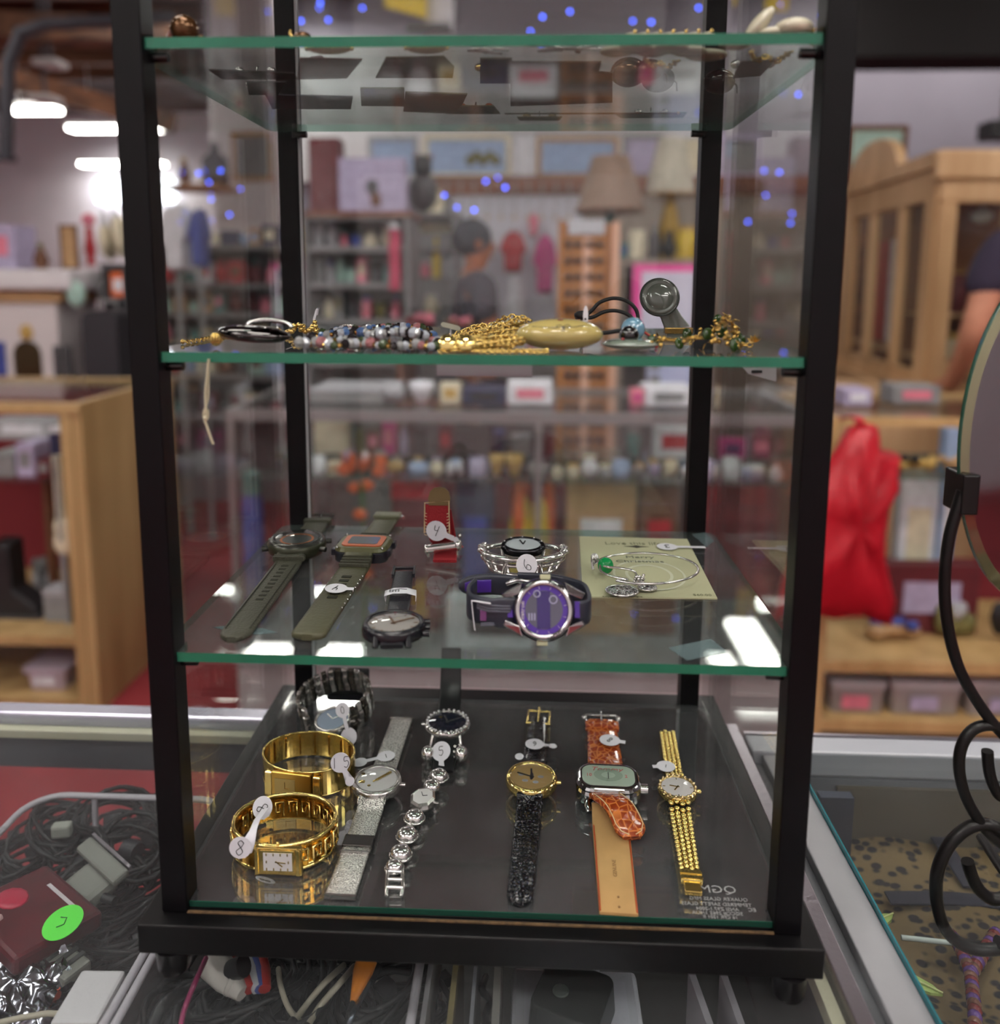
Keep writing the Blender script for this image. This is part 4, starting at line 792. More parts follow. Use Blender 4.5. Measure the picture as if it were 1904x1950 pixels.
def person(label, x, y, rz, H, shirt, trousers, hair, skinc, pose='stand', hat=None):
    t = thing('person', label, 'person', (x, y, FZ), rz); W_ = WM[t.name]; s_ = H/1.7
    P = lambda a, b, c: W_ @ Vector((a*s_, b*s_, c*s_))
    # facing -Y in local space
    J = [(0, 0, .95), (0, -.01, 1.1), (0, 0, 1.28), (0, .01, 1.42), (0, 0, 1.47), (0, -.01, 1.55), (0, -.01, 1.64)]
    rs = [(.15, .11), (.14, .1), (.155, .11), (.08, .07), (.05, .05), (.075, .085), (.07, .08)]; es = [(i, i+1) for i in range(6)]
    fwd = pose == 'reach'
    for sg in (-1, 1):
        k = len(J)
        if fwd: J += [(sg*.17, 0, 1.38), (sg*.23, -.04, 1.12), (sg*.2, -.26, 1.04), (sg*.19, -.33, 1.03)]
        else: J += [(sg*.17, 0, 1.38), (sg*.24, .02, 1.1), (sg*.22, -.16, .92), (sg*.21, -.23, .9)]
        rs += [(.06, .06), (.043, .045), (.03, .032), (.036, .02)]; es += [(3, k), (k, k+1), (k+1, k+2), (k+2, k+3)]
        f0 = len(J)
        hx, hy, hz = J[-1]
        for q in range(5):
            oo = (q-2)*.018 if q else 0
            if q == 0: J += [(hx-sg*.035, hy-.01, hz+.01), (hx-sg*.045, hy-.04, hz+.0)]
            else: J += [(hx+(q-2.5)*.017, hy-.05, hz), (hx+(q-2.5)*.017, hy-.085-.006*(q in (2, 3)), hz-.018)]
            rs += [(.009, .009), (.008, .008)]; es += [(k+3, len(J)-2), (len(J)-2, len(J)-1)]
        k = len(J); J += [(sg*.09, 0, .88), (sg*.1, -.01, .5), (sg*.1, .02, .1), (sg*.1, 0, .04), (sg*.1, -.13, .03)]
        rs += [(.09, .095), (.06, .06), (.04, .042), (.04, .04), (.035, .025)]; es += [(0, k), (k, k+1), (k+1, k+2), (k+2, k+3), (k+3, k+4)]
    k = len(J); J += [(0, -.09, 1.575), (0, -.108, 1.565)]; rs += [(.018, .02), (.01, .01)]; es += [(5, k), (k, k+1)]
    skin('body', [P(*j) for j in J], es, [tuple(v*s_ for v in r) for r in rs], skinc, t)
    J = [(0, 0, .93), (0, -.01, 1.1), (0, 0, 1.28), (0, .01, 1.4)]; rs = [(.17, .125), (.155, .115), (.17, .125), (.1, .085)]; es = [(0, 1), (1, 2), (2, 3)]
    for sg in (-1, 1): k = len(J); J += [(sg*.17, 0, 1.38), (sg*.225, .0, 1.2)]; rs += [(.075, .075), (.068, .068)]; es += [(3, k), (k, k+1)]
    skin('shirt', [P(*j) for j in J], es, [tuple(v*s_ for v in r) for r in rs], shirt, t)
    J = [(0, 0, .95)]; rs = [(.165, .125)]; es = []
    for sg in (-1, 1): k = len(J); J += [(sg*.09, 0, .86), (sg*.1, -.01, .5), (sg*.1, .02, .1)]; rs += [(.1, .105), (.075, .075), (.06, .06)]; es += [(0, k), (k, k+1), (k+1, k+2)]
    skin('trousers', [P(*j) for j in J], es, [tuple(v*s_ for v in r) for r in rs], trousers, t)
    hm_ = MB(W_); hm_.sph((0, .02*s_, 1.62*s_), .1*s_, (.93, 1.05, 1.0)); hm_.build('hat' if hat else 'hair', hair, t)
    for sg in (-1, 1):
        MB(W_).sph((sg*.032*s_, -.092*s_, 1.6*s_), .012*s_, n=8).build('eye', cm('white'), t); MB(W_).sph((sg*.085*s_, .0, 1.585*s_), .025*s_, (.4, .7, 1), n=8).build('ear', skinc, t)
        MB(W_).sph((sg*.1*s_, -.05*s_, .035*s_), .05*s_, (.9, 2.2, .7)).build('shoe', cm('black'), t)
    MB(W_).sph((0, -.093*s_, 1.525*s_), .022*s_, (1.2, .4, .35), n=8).build('lips', mat('lips', (150, 80, 76), .5), t)
    return t
sk = mat('skin', (196, 134, 108), .5, var=.08); sk2 = mat('skin_tan', (168, 104, 76), .5, var=.08)
p = at(905, 600, 3.55); person('person in a dark grey top and cap seen through the cabinet', p.x, 3.55, 105, 1.64, mat('shirt_grey', (74, 70, 80), .9), mat('trousers_navy', (44, 42, 56), .9), mat('cap_grey', (66, 68, 76), .9), sk2, 'reach', hat=True)
p = at(2006, 600, 2.49); person('person in a dark purple T-shirt at the right edge', p.x, 2.49, 174, 1.84, mat('shirt_purple', (50, 42, 62), .9), cm('black'), mat('hair_dark', (40, 28, 22), .7), sk, 'stand')
# ------------------------------------------------------------------ the counters in front
chrome = mat('chrome_trim', (170, 164, 172), 0.28, 0.9, bump=.2, bscale=300); blackm = mat('black_satin', (10, 9, 11), 0.35, 0, .3)
def counters():
    t = thing('glass_counter', 'glass topped display counter carrying the black cabinet', 'counter', (0, 0, FZ))
    MB().bx(-.62, .3605, -.33, .2365, CT-.006, CT).build('glass_top', pane('counter_glass', (.93, .95, .95), .02, .8, scratch=.25), t)
    MB().bx(-.64, .3615, .237, .2545, CT-.012, CT+.004).build('rear_rail', mat('pale_rail', (186, 184, 200), .25, .6), t, bevel=.002)
    MB().bx(-.64, .3615, .238, .252, CT-.046, CT-.0125).build('rear_track', mat('track_grey', (88, 86, 94), .5, .3), t)
    MB().bx(-.64, .3605, .2275, .2365, CT-.013, CT-.0065).build('cream_seal', mat('cream_seal', (190, 184, 160), .6), t)
    MB().bx(.3622, .3722, -.33, .2545, CT-.012, CT+.0015).build('side_rail', chrome, t, bevel=.001)
    MB().bx(.3535, .3605, -.33, .2365, CT-.016, CT-.0065).build('side_seal', mat('cream_seal', (190, 184, 160), .6), t)
    dk = mat('deck_dark', (52, 52, 50), .6, var=.2)
    MB().bx(-.6, .36, -.33, .205, -.19, -.18).build('deck', dk, t)
    MB().bx(-.64, .3722, -.30, .2545, FZ, -.75).build('base_cabinet', cm('dark grey'), t)
    MB().bx(-.64, -.62, -.33, .2545, -.75, CT-.013).build('side_panel', cm('dark grey'), t)
    MB().bx(.3615, .3722, -.33, .2365, -.75, CT-.0125).build('side_panel', cm('dark grey'), t)
    # neighbouring counter
    t = thing('glass_counter', 'second glass counter at the right over a leopard print cloth', 'counter', (.7, 0, FZ))
    wt = mat('white_strip', (146, 146, 150), .45, var=.05)
    MB().bx(.3735, .3815, -.33, .2365, CT-.03, CT-.008).build('channel', mat('channel_grey', (90, 92, 96), .5), t)
    MB().bx(.3817, .4035, -.33, .24, CT-.016, CT-.0005).build('side_frame', wt, t, bevel=.001)
    MB().bx(.4037, 1.05, -.33, .212, CT-.004, CT+.003).build('glass_top', [pane('counter_glass2', (.93, .95, .95), .02, .8, scratch=.2)], t)
    MB().bx(.4036, .4046, -.33, .212, CT-.004, CT+.0032).build('glass_edge', mat('teal_edge', (48, 118, 128), .15), t)
    MB().bx(.3735, 1.05, .213, .236, CT-.018, CT+.003).build('rear_rail', mat('rail_white', (160, 162, 170), .35), t, bevel=.002)
    MB().bx(.3735, 1.05, .2365, .24, CT-.018, CT+.0035).build('rear_trim', chrome, t)
    MB().bx(.3735, 1.05, .213, .236, CT-.06, CT-.019).build('rear_track', mat('track_grey2', (110, 112, 118), .5), t)
    MB().bx(.3735, 1.05, -.30, .236, FZ, -.75).build('base_cabinet', cm('dark grey'), t)
    MB().bx(.3735, .384, -.33, .236, -.75, CT-.031).build('side_panel', cm('dark grey'), t)
    MB().bx(.385, 1.05, -.33, .2125, -.125, -.115).build('deck', dk, t); MB().bx(.44, 1.05, .2095, .2125, -.115, -.06).build('rear_panel', mat('rear_panel', (92, 84, 70), .7), t)
    p = at(1590, 1500, .17); q = MB(); q.bx(.412, .4365, .17, .178, -.113, CT-.006); q.build('corner_bracket', mat('bracket', (84, 88, 104), .35, .6), t)
    cl = cells('leopard_cloth', (30, 26, 28), (112, 92, 60), 105, .85, thr=.4, stretch=(1, 1.3, 1), bump=.3)
    q = MB(); N = 40; vs = []; fs = []
    rr = random.Random(2)
    for j in range(N+1):
        for i in range(N+1):
            x = .44+.6*i/N; y = -.33+.538*j/N; vs.append((x, y, -.105+.003*sin(x*60+y*20)+.0025*sin(y*70-x*15)))
    for j in range(N):
        for i in range(N): k = j*(N+1)+i; fs.append((k, k+1, k+N+2, k+N+1))
    q.add(vs, fs, True); q.M = T(0, 0, -.004); k0 = len(q.v); q.add(vs, [f[::-1] for f in fs], True)
    o = q.build('leopard_cloth', cl); tag(o, 'leopard print cloth lying inside the right glass counter', 'cloth')
    dm = mat('navy_band', (34, 34, 48), .8); o2 = MB()
    for (a, b) in (((1500+115, 1533), (1904, 1560)), ((1690, 1710), (1904, 1718)), ((1760, 1560), (1850, 1690))):
        A = onz(*a, -.1015); B = onz(*b, -.1015); o2.ribbon([A, (A+B)/2+Vector((0, 0, .0015)), B], (B-A).cross(Vector((0, 0, 1))), .012, .002)
    o2.build('woven_band', dm, o)
    # necklace and leaf earrings under the right glass
    t = thing('bead_necklace', 'red and purple beaded necklace under the right glass', 'necklace', onz(1850, 1850, -.094))
    pm = [mat('bead_red', (120, 40, 40), .25), mat('bead_purple', (96, 60, 130), .2), mat('bead_bronze', (120, 76, 60), .3)]
    pts = [onz(x, y, -.094) for x, y in ((1812, 1782), (1825, 1800), (1835, 1822), (1845, 1845), (1850, 1870), (1852, 1895), (1856, 1925), (1856, 1960))]
    pts2 = [onz(x, y, -.094) for x, y in ((1850, 1850), (1862, 1832), (1872, 1815), (1885, 1795), (1896, 1778))]
    me = [MB().sph((0, 0, 0), .0042, n=10).mesh('bead', m_) for m_ in pm]
    for i, p in enumerate(spline(pts, 3)+spline(pts2, 3)):
        b = bpy.data.objects.new('bead', me[i*7 % 3]); COL.objects.link(b); b.parent = t; b.location = p-t.location
    for i, (x, y, x2, y2, l) in enumerate(((1700, 1745, 1650, 1770, 'smaller pale green leaf pendant under the right glass'), (1795, 1898, 1690, 1850, 'larger pale green leaf pendant beside the beaded necklace'))):
        A = onz(x, y, -.092); B = onz(x2, y2, -.092); t = thing('leaf_pendant', l, 'pendant', A); d = (B-A); n = Vector((-d.y, d.x, 0))*.16
        MB().prism([tuple((A+d*s_+n*w_).xy) for s_, w_ in ((0, 0), (.2, .7), (.5, 1), (.8, .7), (1, 0), (.8, -.7), (.5, -1), (.2, -.7))], -.092, -.090).build('leaf', mat('leaf_green', (176, 196, 110), .4), t)
        MB().tube([A+Vector((0, 0, .0025)), A+d*.5+Vector((0, 0, .003)), B+Vector((0, 0, .0025))], .0006, 5).build('vein', mat('leaf_vein', (216, 222, 150), .4), t)
    t = thing('clear_rod', 'thin clear rod lying across the leopard cloth', 'rod', onz(1700, 1790, -.092)); MB().cyl(onz(1716, 1785, -.094), onz(1815, 1796, -.094), .0016, n=8).build('rod', mat('clear_rod', (200, 210, 206), .1, 0), t); MB().sph(onz(1816, 1796, -.094), .0026, n=8).build('tip', chrome, t)
counters()
# ------------------------------------------------------------------ under the left glass: cable tubs
def cable_tubs():
    zr = -.058; zb = -.178
    cp = pane('clear_plastic', (.9, .9, .91), .07, .6, dustcol=(205, 200, 205)); rim = mat('clear_rim', (176, 170, 178), .3)
    x0 = onz(-110, 1700, zr).x; x1 = onz(232, 1890, zr).x; y1 = onz(60, 1512, zr).y; y0 = -.16
    def tub(x0, x1, y0, y1, l):
        t = thing('plastic_tub', l, 'tub', ((x0+x1)/2, (y0+y1)/2, zb)); pl = rrect(x1-x0, y1-y0, .025, 6); n = len(pl); c = ((x0+x1)/2, (y0+y1)/2)
        q = MB(T(c[0], c[1], 0)); sc = .93
        A = [(p[0]*sc, p[1]*sc, zb) for p in pl]; B = [(p[0], p[1], zr) for p in pl]
        q.add(A+B, [(i, (i+1) % n, n+(i+1) % n, n+i) for i in range(n)], True); q.add(A, [tuple(range(n))])
        q.build('walls', cp, t); r = MB(T(c[0], c[1], 0)); r.tube([(p[0], p[1], zr) for p in pl], .0026, 8, closed=True, flat=.8); r.build('rim', rim, t)
        q = MB(T(c[0], c[1], 0)); [q.tube([(p*(x1-x0), (y1-y0)*.5, zr-.002), (p*(x1-x0)*.95, (y1-y0)*.468, zb+.004)], .0022, 6) for p in (-.2, .18)]; q.build('rib', rim, t)
        return t
    tub(x0, x1, y0, y1, 'clear plastic tub of black cables at the lower left')
    xb0 = x1+.006; xb1 = onz(790, 1895, zr).x
    tub(xb0, xb1, y0, .105, 'clear plastic tub of mixed cables below the cabinet base')
    bk = mat('cable_black', (24, 25, 29), .45); wh = mat('cable_beige', (170, 162, 146), .5); rr = random.Random(11)
    # coiled cables: bundles, every one a thing
    def coil(px, py, z, r, n, m_, l, name='coiled_cable', rad=.0016, tilt=0, el=1.6, rot=0, g='black coiled cables in the left tub', spread=.006):
        c = onz(px, py, z); t = thing(name, l, 'cable', c, 0, g); q = MB(T(*c) @ RZ(rot) @ RX(tilt)); pts = []
        for i in range(n*14):
            a = 2*pi*i/14; k = 1+.12*sin(i*.37); pts.append((r*el*k*cos(a)+spread*sin(i*.21), r*k*sin(a)+spread*.6*cos(i*.33), .004*sin(i*.13)+.0035*cos(a*2+i*.05)+i*.0001))
        q.tube(pts, rad, 6); q.build('cord', m_, t)
        q = MB(T(*c) @ RZ(rot) @ RX(tilt)); q.lathe([(r*.35, -.006), (r*.38, 0), (r*.35, .006)], RY(90) @ T(0, 0, 0), 12); q.build('tie', mat('cable_tie', (50, 50, 56), .4), t)
        q = MB(T(*c) @ RZ(rot+20)); q.bx(r*el, r*el+.014, -.004, .004, .0, .007); q.build('plug', m_, t, bevel=.001); return t
    g1 = 'black coiled cables heaped in the lower left tub'
    for i, (px, py, z, r, n, tl, rot) in enumerate(((215, 1560, -.085, .016, 7, 35, 20), (110, 1590, -.09, .018, 6, 20, 120), (250, 1620, -.09, .02, 6, 30, -20), (70, 1620, -.1, .017, 5, 10, 60), (150, 1650, -.1, .02, 7, 25, -50), (290, 1590, -.1, .018, 5, 15, 80), (180, 1700, -.105, .02, 7, 10, 10), (250, 1720, -.11, .022, 6, 0, 70), (100, 1690, -.11, .018, 5, 0, 150), (270, 1790, -.115, .018, 6, 5, 40), (205, 1790, -.115, .02, 6, 0, 0), (20, 1660, -.11, .018, 5, 10, 100), (130, 1850, -.12, .02, 6, 0, 30), (60, 1850, -.125, .02, 5, 0, 80), (230, 1650, -.12, .026, 6, 0, 140), (60, 1760, -.13, .026, 6, 0, 10))):
        coil(px, py, z, r, n, bk, 'black coiled cable heaped inside the lower left tub', tilt=tl, rot=rot, g=g1)
    def blk(name, cat, l, px, py, z, sz, rz, m_, tl=0, bev=.002, extra=None, g=None):
        c = onz(px, py, z); t = thing(name, l, cat, c, 0, g); M = T(*c) @ RZ(rz) @ RX(tl); MB(M).box((0, 0, 0), sz).build('body', m_, t, bevel=bev)
        if extra: extra(M, t)
        return t
    gm = mat('adapter_grey', (124, 124, 118), .5)
    blk('adapter_plate', 'adapter', 'slim grey metal adapter lying across the left tub cables', 195, 1640, -.075, (.055, .012, .006), -36, gm, 15, extra=lambda M, t: MB(M).bx(-.027, .027, .0065, .0085, .001, .0035).build('bright_edge', chrome, t))
    blk('power_adapter', 'adapter', 'grey rounded power adapter under the slim metal one', 170, 1690, -.086, (.034, .026, .012), -30, gm, 10, .005, extra=lambda M, t: MB(M).cyl((.017, 0, 0), (.027, .002, 0), .003).build('strain_relief', bk, t))
    blk('power_plug', 'plug', 'pale grey plug standing above the tub cables', 118, 1580, -.075, (.014, .008, .01), 10, mat('plug_pale', (150, 152, 144), .5), 0, extra=lambda M, t: MB(M).bx(-.012, -.007, -.003, .003, -.003, .003).build('collar', bk, t))
    blk('connector_block', 'connector', 'grey connector with ribbed end near the green sticker', 118, 1838, -.088, (.034, .018, .01), -28, gm, 0, extra=lambda M, t: [MB(M).bx(-.014+i*.007, -.011+i*.007, -.0095, .0095, .0048, .0062).build('rib', mat('rib_dark', (70, 72, 72), .5), t) for i in range(4)])
    # red package with the green price dot
    rp = mat('package_red', (80, 16, 26), .3, var=.35, vscale=60)
    def ex(M, t):
        MB(M).text('PREMIUM', .007, T(0, .018, .0042) @ RZ(0), .0001).build('lettering', mat('white_print', (200, 190, 196), .5), t) if False else None
        MB(M).bx(-.014, .026, .016, .0185, .0061, .0064).build('white_stripe', mat('white_print', (200, 190, 196), .5), t)
        MB(M).sph((-.018, -.004, .006), .012, (1, .8, .12), 12).build('printed_rose', mat('rose_red', (176, 24, 60), .35), t)
        q = MB(M); q.sph((-.005, -.018, .006), .0028, n=8); q.sph((-.016, -.017, .006), .0028, n=8); q.build('printed_dot', mat('dot_pale', (220, 180, 180), .4), t)
    blk('red_package', 'package', 'dark red packaged cable with white stripe, half hidden at the left', 60, 1745, -.078, (.075, .055, .012), -33, rp, -6, .003, ex)
    t = thing('price_sticker', 'bright green round price sticker on the red package', 'sticker', onz(120, 1757, -.066)); c = onz(120, 1757, -.066); n = RZ(-20) @ RX(12)
    MB(T(*c) @ n).lathe([(.0118, 0), (.0118, .0004)], None, 32, 1).build('dot', mat('neon_green', (88, 226, 60), .6), t)
    q = MB(T(*c) @ n); q.tube([(-.004, .002, .0007), (0, .003, .0007), (.002, -.001, .0007), (-.001, -.004, .0007)], .0004, 4); q.build('handwriting', mat('green_ink', (40, 120, 44), .6), t)
    fo = mat('foil', (160, 160, 170), .15, 1, bump=1, bscale=60)
    q = MB(); c = onz(38, 1890, -.088); N = 12; vs = []; fs = []
    for j in range(N+1):
        for i in range(N+1): vs.append((c.x+.05*(i/N-.5)+.006*sin(j), c.y+.05*(j/N-.5), c.z+.004*sin(i*2.1+j)+.004*cos(j*1.7-i*.9)+.008*(1-(2*i/N-1)**2)))
    for j in range(N):
        for i in range(N): k = j*(N+1)+i; fs.append((k, k+1, k+N+2, k+N+1))
    q.add(vs, fs, True); q.add([(a, b, z-.014) for a, b, z in vs], [f[::-1] for f in fs], True)
    t = thing('foil_pouch', 'crinkled silver foil pouch at the lower left corner', 'pouch', c); q.build('foil', fo, t); MB().bx(c.x-.012, c.x+.01, c.y-.034, c.y-.02, c.z+.004, c.z+.006).build('black_mark', bk, t)
    MB(T(c.x, c.y-.038, c.z+.006)).text('a', .012, T(0, 0, .002), .0002).build('lettering', bk, t)
    blk('white_adapter', 'adapter', 'white box shaped adapter at the tub corner, lower left', 172, 1925, -.072, (.026, .034, .02), 2, mat('white_plastic', (196, 192, 196), .4), 0, .002, extra=lambda M, t: MB(M).cyl((0, .017, -.003), (.002, .024, -.003), .003).build('cord_end', wh, t))
    t = thing('white_cable', 'white cable running along the bottom left corner', 'cable', onz(60, 1940, -.075)); MB().tube([onz(x, y, -.075) for x, y in ((-20, 1952), (40, 1938), (90, 1930), (140, 1932))], .0016, 6).build('cord', wh, t); MB().sph(onz(140, 1932, -.075), .0026, n=8).build('plug', wh, t)
    blk('orange_connector', 'connector', 'small orange red connector left of the white adapter', 92, 1880, -.09, (.014, .02, .006), 30, mat('orange_red', (180, 70, 50), .5), 0, extra=lambda M, t: MB(M).bx(-.003, .003, .01, .016, -.002, .002).build('pin_strip', chrome, t))
    # middle tub
    g2 = 'black coiled cables in the tub below the base'
    for i, (px, py, z, r, n, rot) in enumerate(((470, 1900, -.1, .02, 7, 40), (560, 1890, -.1, .022, 8, 100), (520, 1950, -.11, .022, 6, 0), (640, 1935, -.105, .02, 7, 140), (730, 1890, -.1, .018, 6, 60), (735, 1945, -.11, .02, 6, 20), (420, 1940, -.11, .02, 6, 90), (330, 1950, -.115, .014, 6, 90), (600, 1840, -.115, .022, 7, 30), (500, 1850, -.12, .024, 6, 10))):
        coil(px, py, z, r, n, bk, 'black coiled cable in the tub below the base', rot=rot, g=g2, rad=.0021)
    def cab(l, pts, z, rad, m_, name='loose_cable', end=bk):
        P = [onz(x, y, z+.006*sin(i*1.9)) for i, (x, y) in enumerate(pts)]; t = thing(name, l, 'cable', P[0]); MB().tube(spline(P, 5), rad, 8).build('cord', m_, t); MB().cyl(P[-1], P[-1]+(P[-1]-P[-2]).normalized()*.01, rad*1.7).build('plug', end, t)
    cab('thin deep pink cable hanging left of the middle tub', ((392, 1825), (372, 1870), (352, 1920), (343, 1960)), -.056, .0015, mat('cable_pink', (150, 44, 92), .4))
    cab('thick black cable arching beside the pink one', ((290, 1955), (310, 1915), (350, 1890), (400, 1868), (440, 1850)), -.07, .0035, bk)
    cab('upper beige cable running diagonally in the middle tub', ((655, 1838), (620, 1870), (590, 1905), (560, 1945)), -.08, .0018, wh); cab('middle beige cable running diagonally in the middle tub', ((675, 1840), (645, 1875), (610, 1915), (585, 1955)), -.078, .0018, wh)
    cab('lower beige cable with dark plug in the middle tub', ((530, 1845), (535, 1880), (550, 1920), (575, 1950)), -.082, .0016, wh)
    cab('silver tipped black cable beside the orange connector', ((660, 1960), (675, 1925), (692, 1893), (705, 1868)), -.072, .0017, mat('cable_silver', (110, 120, 130), .2, .8))
    wm = mat('white_sleeve', (196, 190, 184), .5); q = thing('plug_sleeve', 'ribbed white plug with red and blue striped cord', 'plug', onz(425, 1850, -.07))
    A = onz(405, 1832, -.066); B = onz(462, 1893, -.07); MB().tube([A, A.lerp(B, .5), B], [.009, .008, .004], 12).build('sleeve', wm, q)
    for i in range(4): C_ = A.lerp(B, .68+.09*i); D_ = A.lerp(B, .71+.09*i); MB().cyl(C_, D_, .0068-.001*i).build('rib', wm, q)
    for i, (m_, o_) in enumerate(((mat('stripe_red', (170, 40, 36), .5), 0), (mat('stripe_white', (190, 190, 196), .5), 26), (mat('stripe_blue', (70, 84, 150), .5), 38), (MATS['stripe_red'], 52))):
        MB().tube([onz(446+o_, 1826, -.068), onz(462+o_*.8, 1850, -.068), onz(478+o_*.5, 1884, -.07)], .0036, 8).build('striped_cord', m_, q)
    q = thing('orange_connector', 'bright orange tapered connector in the middle tub', 'connector', onz(690, 1850, -.066)); A = onz(698, 1830, -.064); B = onz(672, 1908, -.07)
    MB().tube([A, A.lerp(B, .3), B], [.0065, .006, .0018], 10, flat=.6).build('wedge', mat('bright_orange', (222, 130, 30), .4), q); MB().cyl(B, B+(B-A).normalized()*.006, .0015).build('tip', bk, q)
    # divider, tablet and charger
    t = thing('clear_organiser', 'clear upright organiser right of the middle tub', 'organiser', onz(850, 1900, -.17))
    x2 = onz(806, 1895, -.06).x
    for i, (xx, w_, m_) in enumerate(((0, .008, (170, 166, 170)), (.014, .009, (150, 136, 96)), (.026, .006, (150, 150, 158)), (.038, .012, (150, 146, 142)))):
        MB().bx(x2+xx, x2+xx+w_*.35, -.16, .08, -.178, -.062-.004*i).build('divider', mat('org%d' % i, m_, .3), t)
    MB().bx(x2-.002, x2+.05, -.16, .08, -.1795, -.178).build('base', rim, t)
    cab('dark knotted earphone cable inside the clear organiser', ((925, 1860), (918, 1885), (932, 1905), (925, 1935), (932, 1960)), -.1, .0022, bk)
    t = thing('grey_tablet', 'pale grey flat tablet box under the square charger', 'tablet', onz(1090, 1900, -.1)); p0 = onz(975, 1845, -.1); p1 = onz(1210, 1845, -.1)
    MB().bx(p0.x, p1.x, -.14, .075, -.112, -.1).build('body', mat('tablet_grey', (200, 200, 210), .35), t, bevel=.003); MB().bx(p0.x+.008, p1.x-.008, -.13, .066, -.0999, -.0996).build('face', mat('tablet_face', (206, 206, 218), .3), t)
    c = onz(1090, 1908, -.088); t = thing('square_charger', 'dark square wall charger with two prongs on the grey tablet', 'charger', c); M = T(*c) @ RZ(-22)
    MB(M).prism(rrect(.044, .04, .006), -.012, .008, None, .06).build('body', mat('charger_dark', (30, 36, 34), .4), t, bevel=.001)
    for s_ in (-1, 1): MB(M).bx(s_*.006-.001, s_*.006+.001, .02, .034, -.004, .003).build('prong', chrome, t)
    MB(M).lathe([(.0042, 0), (.005, .0006), (.0042, .0012)], T(-.006, -.004, .008), 16).build('ring_mark', mat('charger_mark', (84, 92, 88), .4), t)
    for i, (x, y, x2, l) in enumerate(((1310, 1850, 1345, 'left thin clear panel right of the charger'), (1370, 1850, 1405, 'right thin clear panel right of the charger'))):
        A = onz(x, 1850, -.08); B = onz(x2, 1950, -.08); t = thing('acrylic_sheet', l, 'panel', A); MB().prism([(A.x, A.y), (A.x+.004, A.y), (B.x+.004, B.y), (B.x, B.y)], -.179, -.08).build('sheet', rim, t); MB().prism([(A.x-.004, A.y), (A.x+.008, A.y), (B.x+.008, B.y), (B.x-.004, B.y)], -.18, -.1785).build('foot', rim, t)
cable_tubs()
# ------------------------------------------------------------------ mirror on its iron stand
def mirror_stand():
    iron = mat('wrought_iron', (14, 12, 13), .35, .3)
    t = thing('mirror_stand', 'oval mirror with ground edge in a black scrolled iron stand at the right', 'mirror', onz(1990, 1830, CT))
    Yc = .055; cx = at(1955, 825, Yc).x; zc = at(1940, 826, Yc).z; r = 333*pxm(Yc); gm = pane('m', (1, 1, 1))
    mm = mat('mirror_silver', (150, 146, 152), .06, 1, var=.03); bev = mat('mirror_bevel', (150, 148, 120), .08, .9); ed = mat('mirror_edge', (58, 110, 92), .12)
    cxm = at(2000, 826, Yc); F = frame((cxm.x, Yc, zc), (cos(R(10)), sin(R(10)), 0), (0, 0, 1), Vector((sin(R(10)), -cos(R(10)), 0))) @ Matrix.Diagonal((.556, 1, 1, 1))
    # disc local: x across, y up, z towards the viewer side
    MB(F).lathe([(r*.93, 0.0028), (0.00001, 0.0028)], None, 72, cap=False).build('mirror_face', mm, t)
    MB(F).lathe([(r*.93, .0028), (r, .0008)], None, 72, cap=False).build('bevel', bev, t)
    MB(F).lathe([(r, .0008), (r, -.002), (.00001, -.0021)], None, 72, cap=False).build('glass_rim', ed, t)
    C0 = F.translation
    Y = .045
    P = lambda l, yy=Y: [at(x, y, yy) for x, y in l]
    def mirrorx(pts): return [Vector((2*C0.x-p.x, p.y, p.z)) for p in pts]
    arm = spline(P([(1833, 935), (1822, 970), (1808, 1020), (1800, 1080), (1799, 1140), (1806, 1200), (1822, 1262), (1846, 1312), (1876, 1358), (1906, 1395), (1940, 1425)]), 5)
    up = spline(P([(1880, 1430), (1882, 1460), (1890, 1492), (1908, 1518), (1935, 1500), (1944, 1450), (1930, 1404), (1892, 1382), (1855, 1388), (1832, 1418), (1826, 1462), (1838, 1515), (1866, 1565), (1900, 1602), (1950, 1630)]), 5)
    lo = spline(P([(1842, 1640), (1852, 1672), (1868, 1698), (1892, 1712), (1925, 1700), (1940, 1655), (1925, 1600), (1888, 1572), (1848, 1574), (1808, 1608), (1784, 1664), (1786, 1730), (1806, 1778), (1846, 1804), (1890, 1808), (1950, 1795)]), 5)
    k = pxm(Y); R_ = 11*k
    for nm, l, rr_ in (('arm', arm, R_), ('scroll', up, R_), ('scroll', lo, 12.5*k)):
        MB().tube(l, rr_, 12).build(nm, iron, t); MB().tube(mirrorx(l), rr_, 12).build(nm, iron, t)
    zb = lo[-1].z; fl = CT+.0035
    MB().tube([lo[-1]+Vector((-.005, 0, 0)), mirrorx(lo)[-1]+Vector((.005, 0, 0))], R_, 12).build('cross_bar', iron, t)
    MB().tube([arm[-1], (C0.x, Y, arm[-1].z-.004), mirrorx(arm)[-1]], R_, 12).build('cross_bar', iron, t)
    MB().cyl((C0.x, Y, fl), (C0.x, Y, arm[-1].z), R_).build('spindle', iron, t)
    q = MB(); q.tube([(C0.x+.01, Y-.05, fl+R_), (C0.x+.01, Y, fl+R_+.004), (C0.x+.02, Y+.07, fl+R_)], R_); q.tube([(C0.x+.03, Y-.05, fl+R_), (C0.x, Y, fl+R_+.004)], R_); q.build('foot', iron, t)
    p = at(1832, 935, Y+.005)
    MB().bx(p.x-.0045, p.x+.0045, Y-.004, Yc+.006, p.z-.011, p.z+.011).build('clip', iron, t, bevel=.001)
    q = 2*C0.x-p.x; MB().bx(q-.0045, q+.0045, Y-.004, Yc+.006, p.z-.011, p.z+.011).build('clip', iron, t, bevel=.001)
mirror_stand()
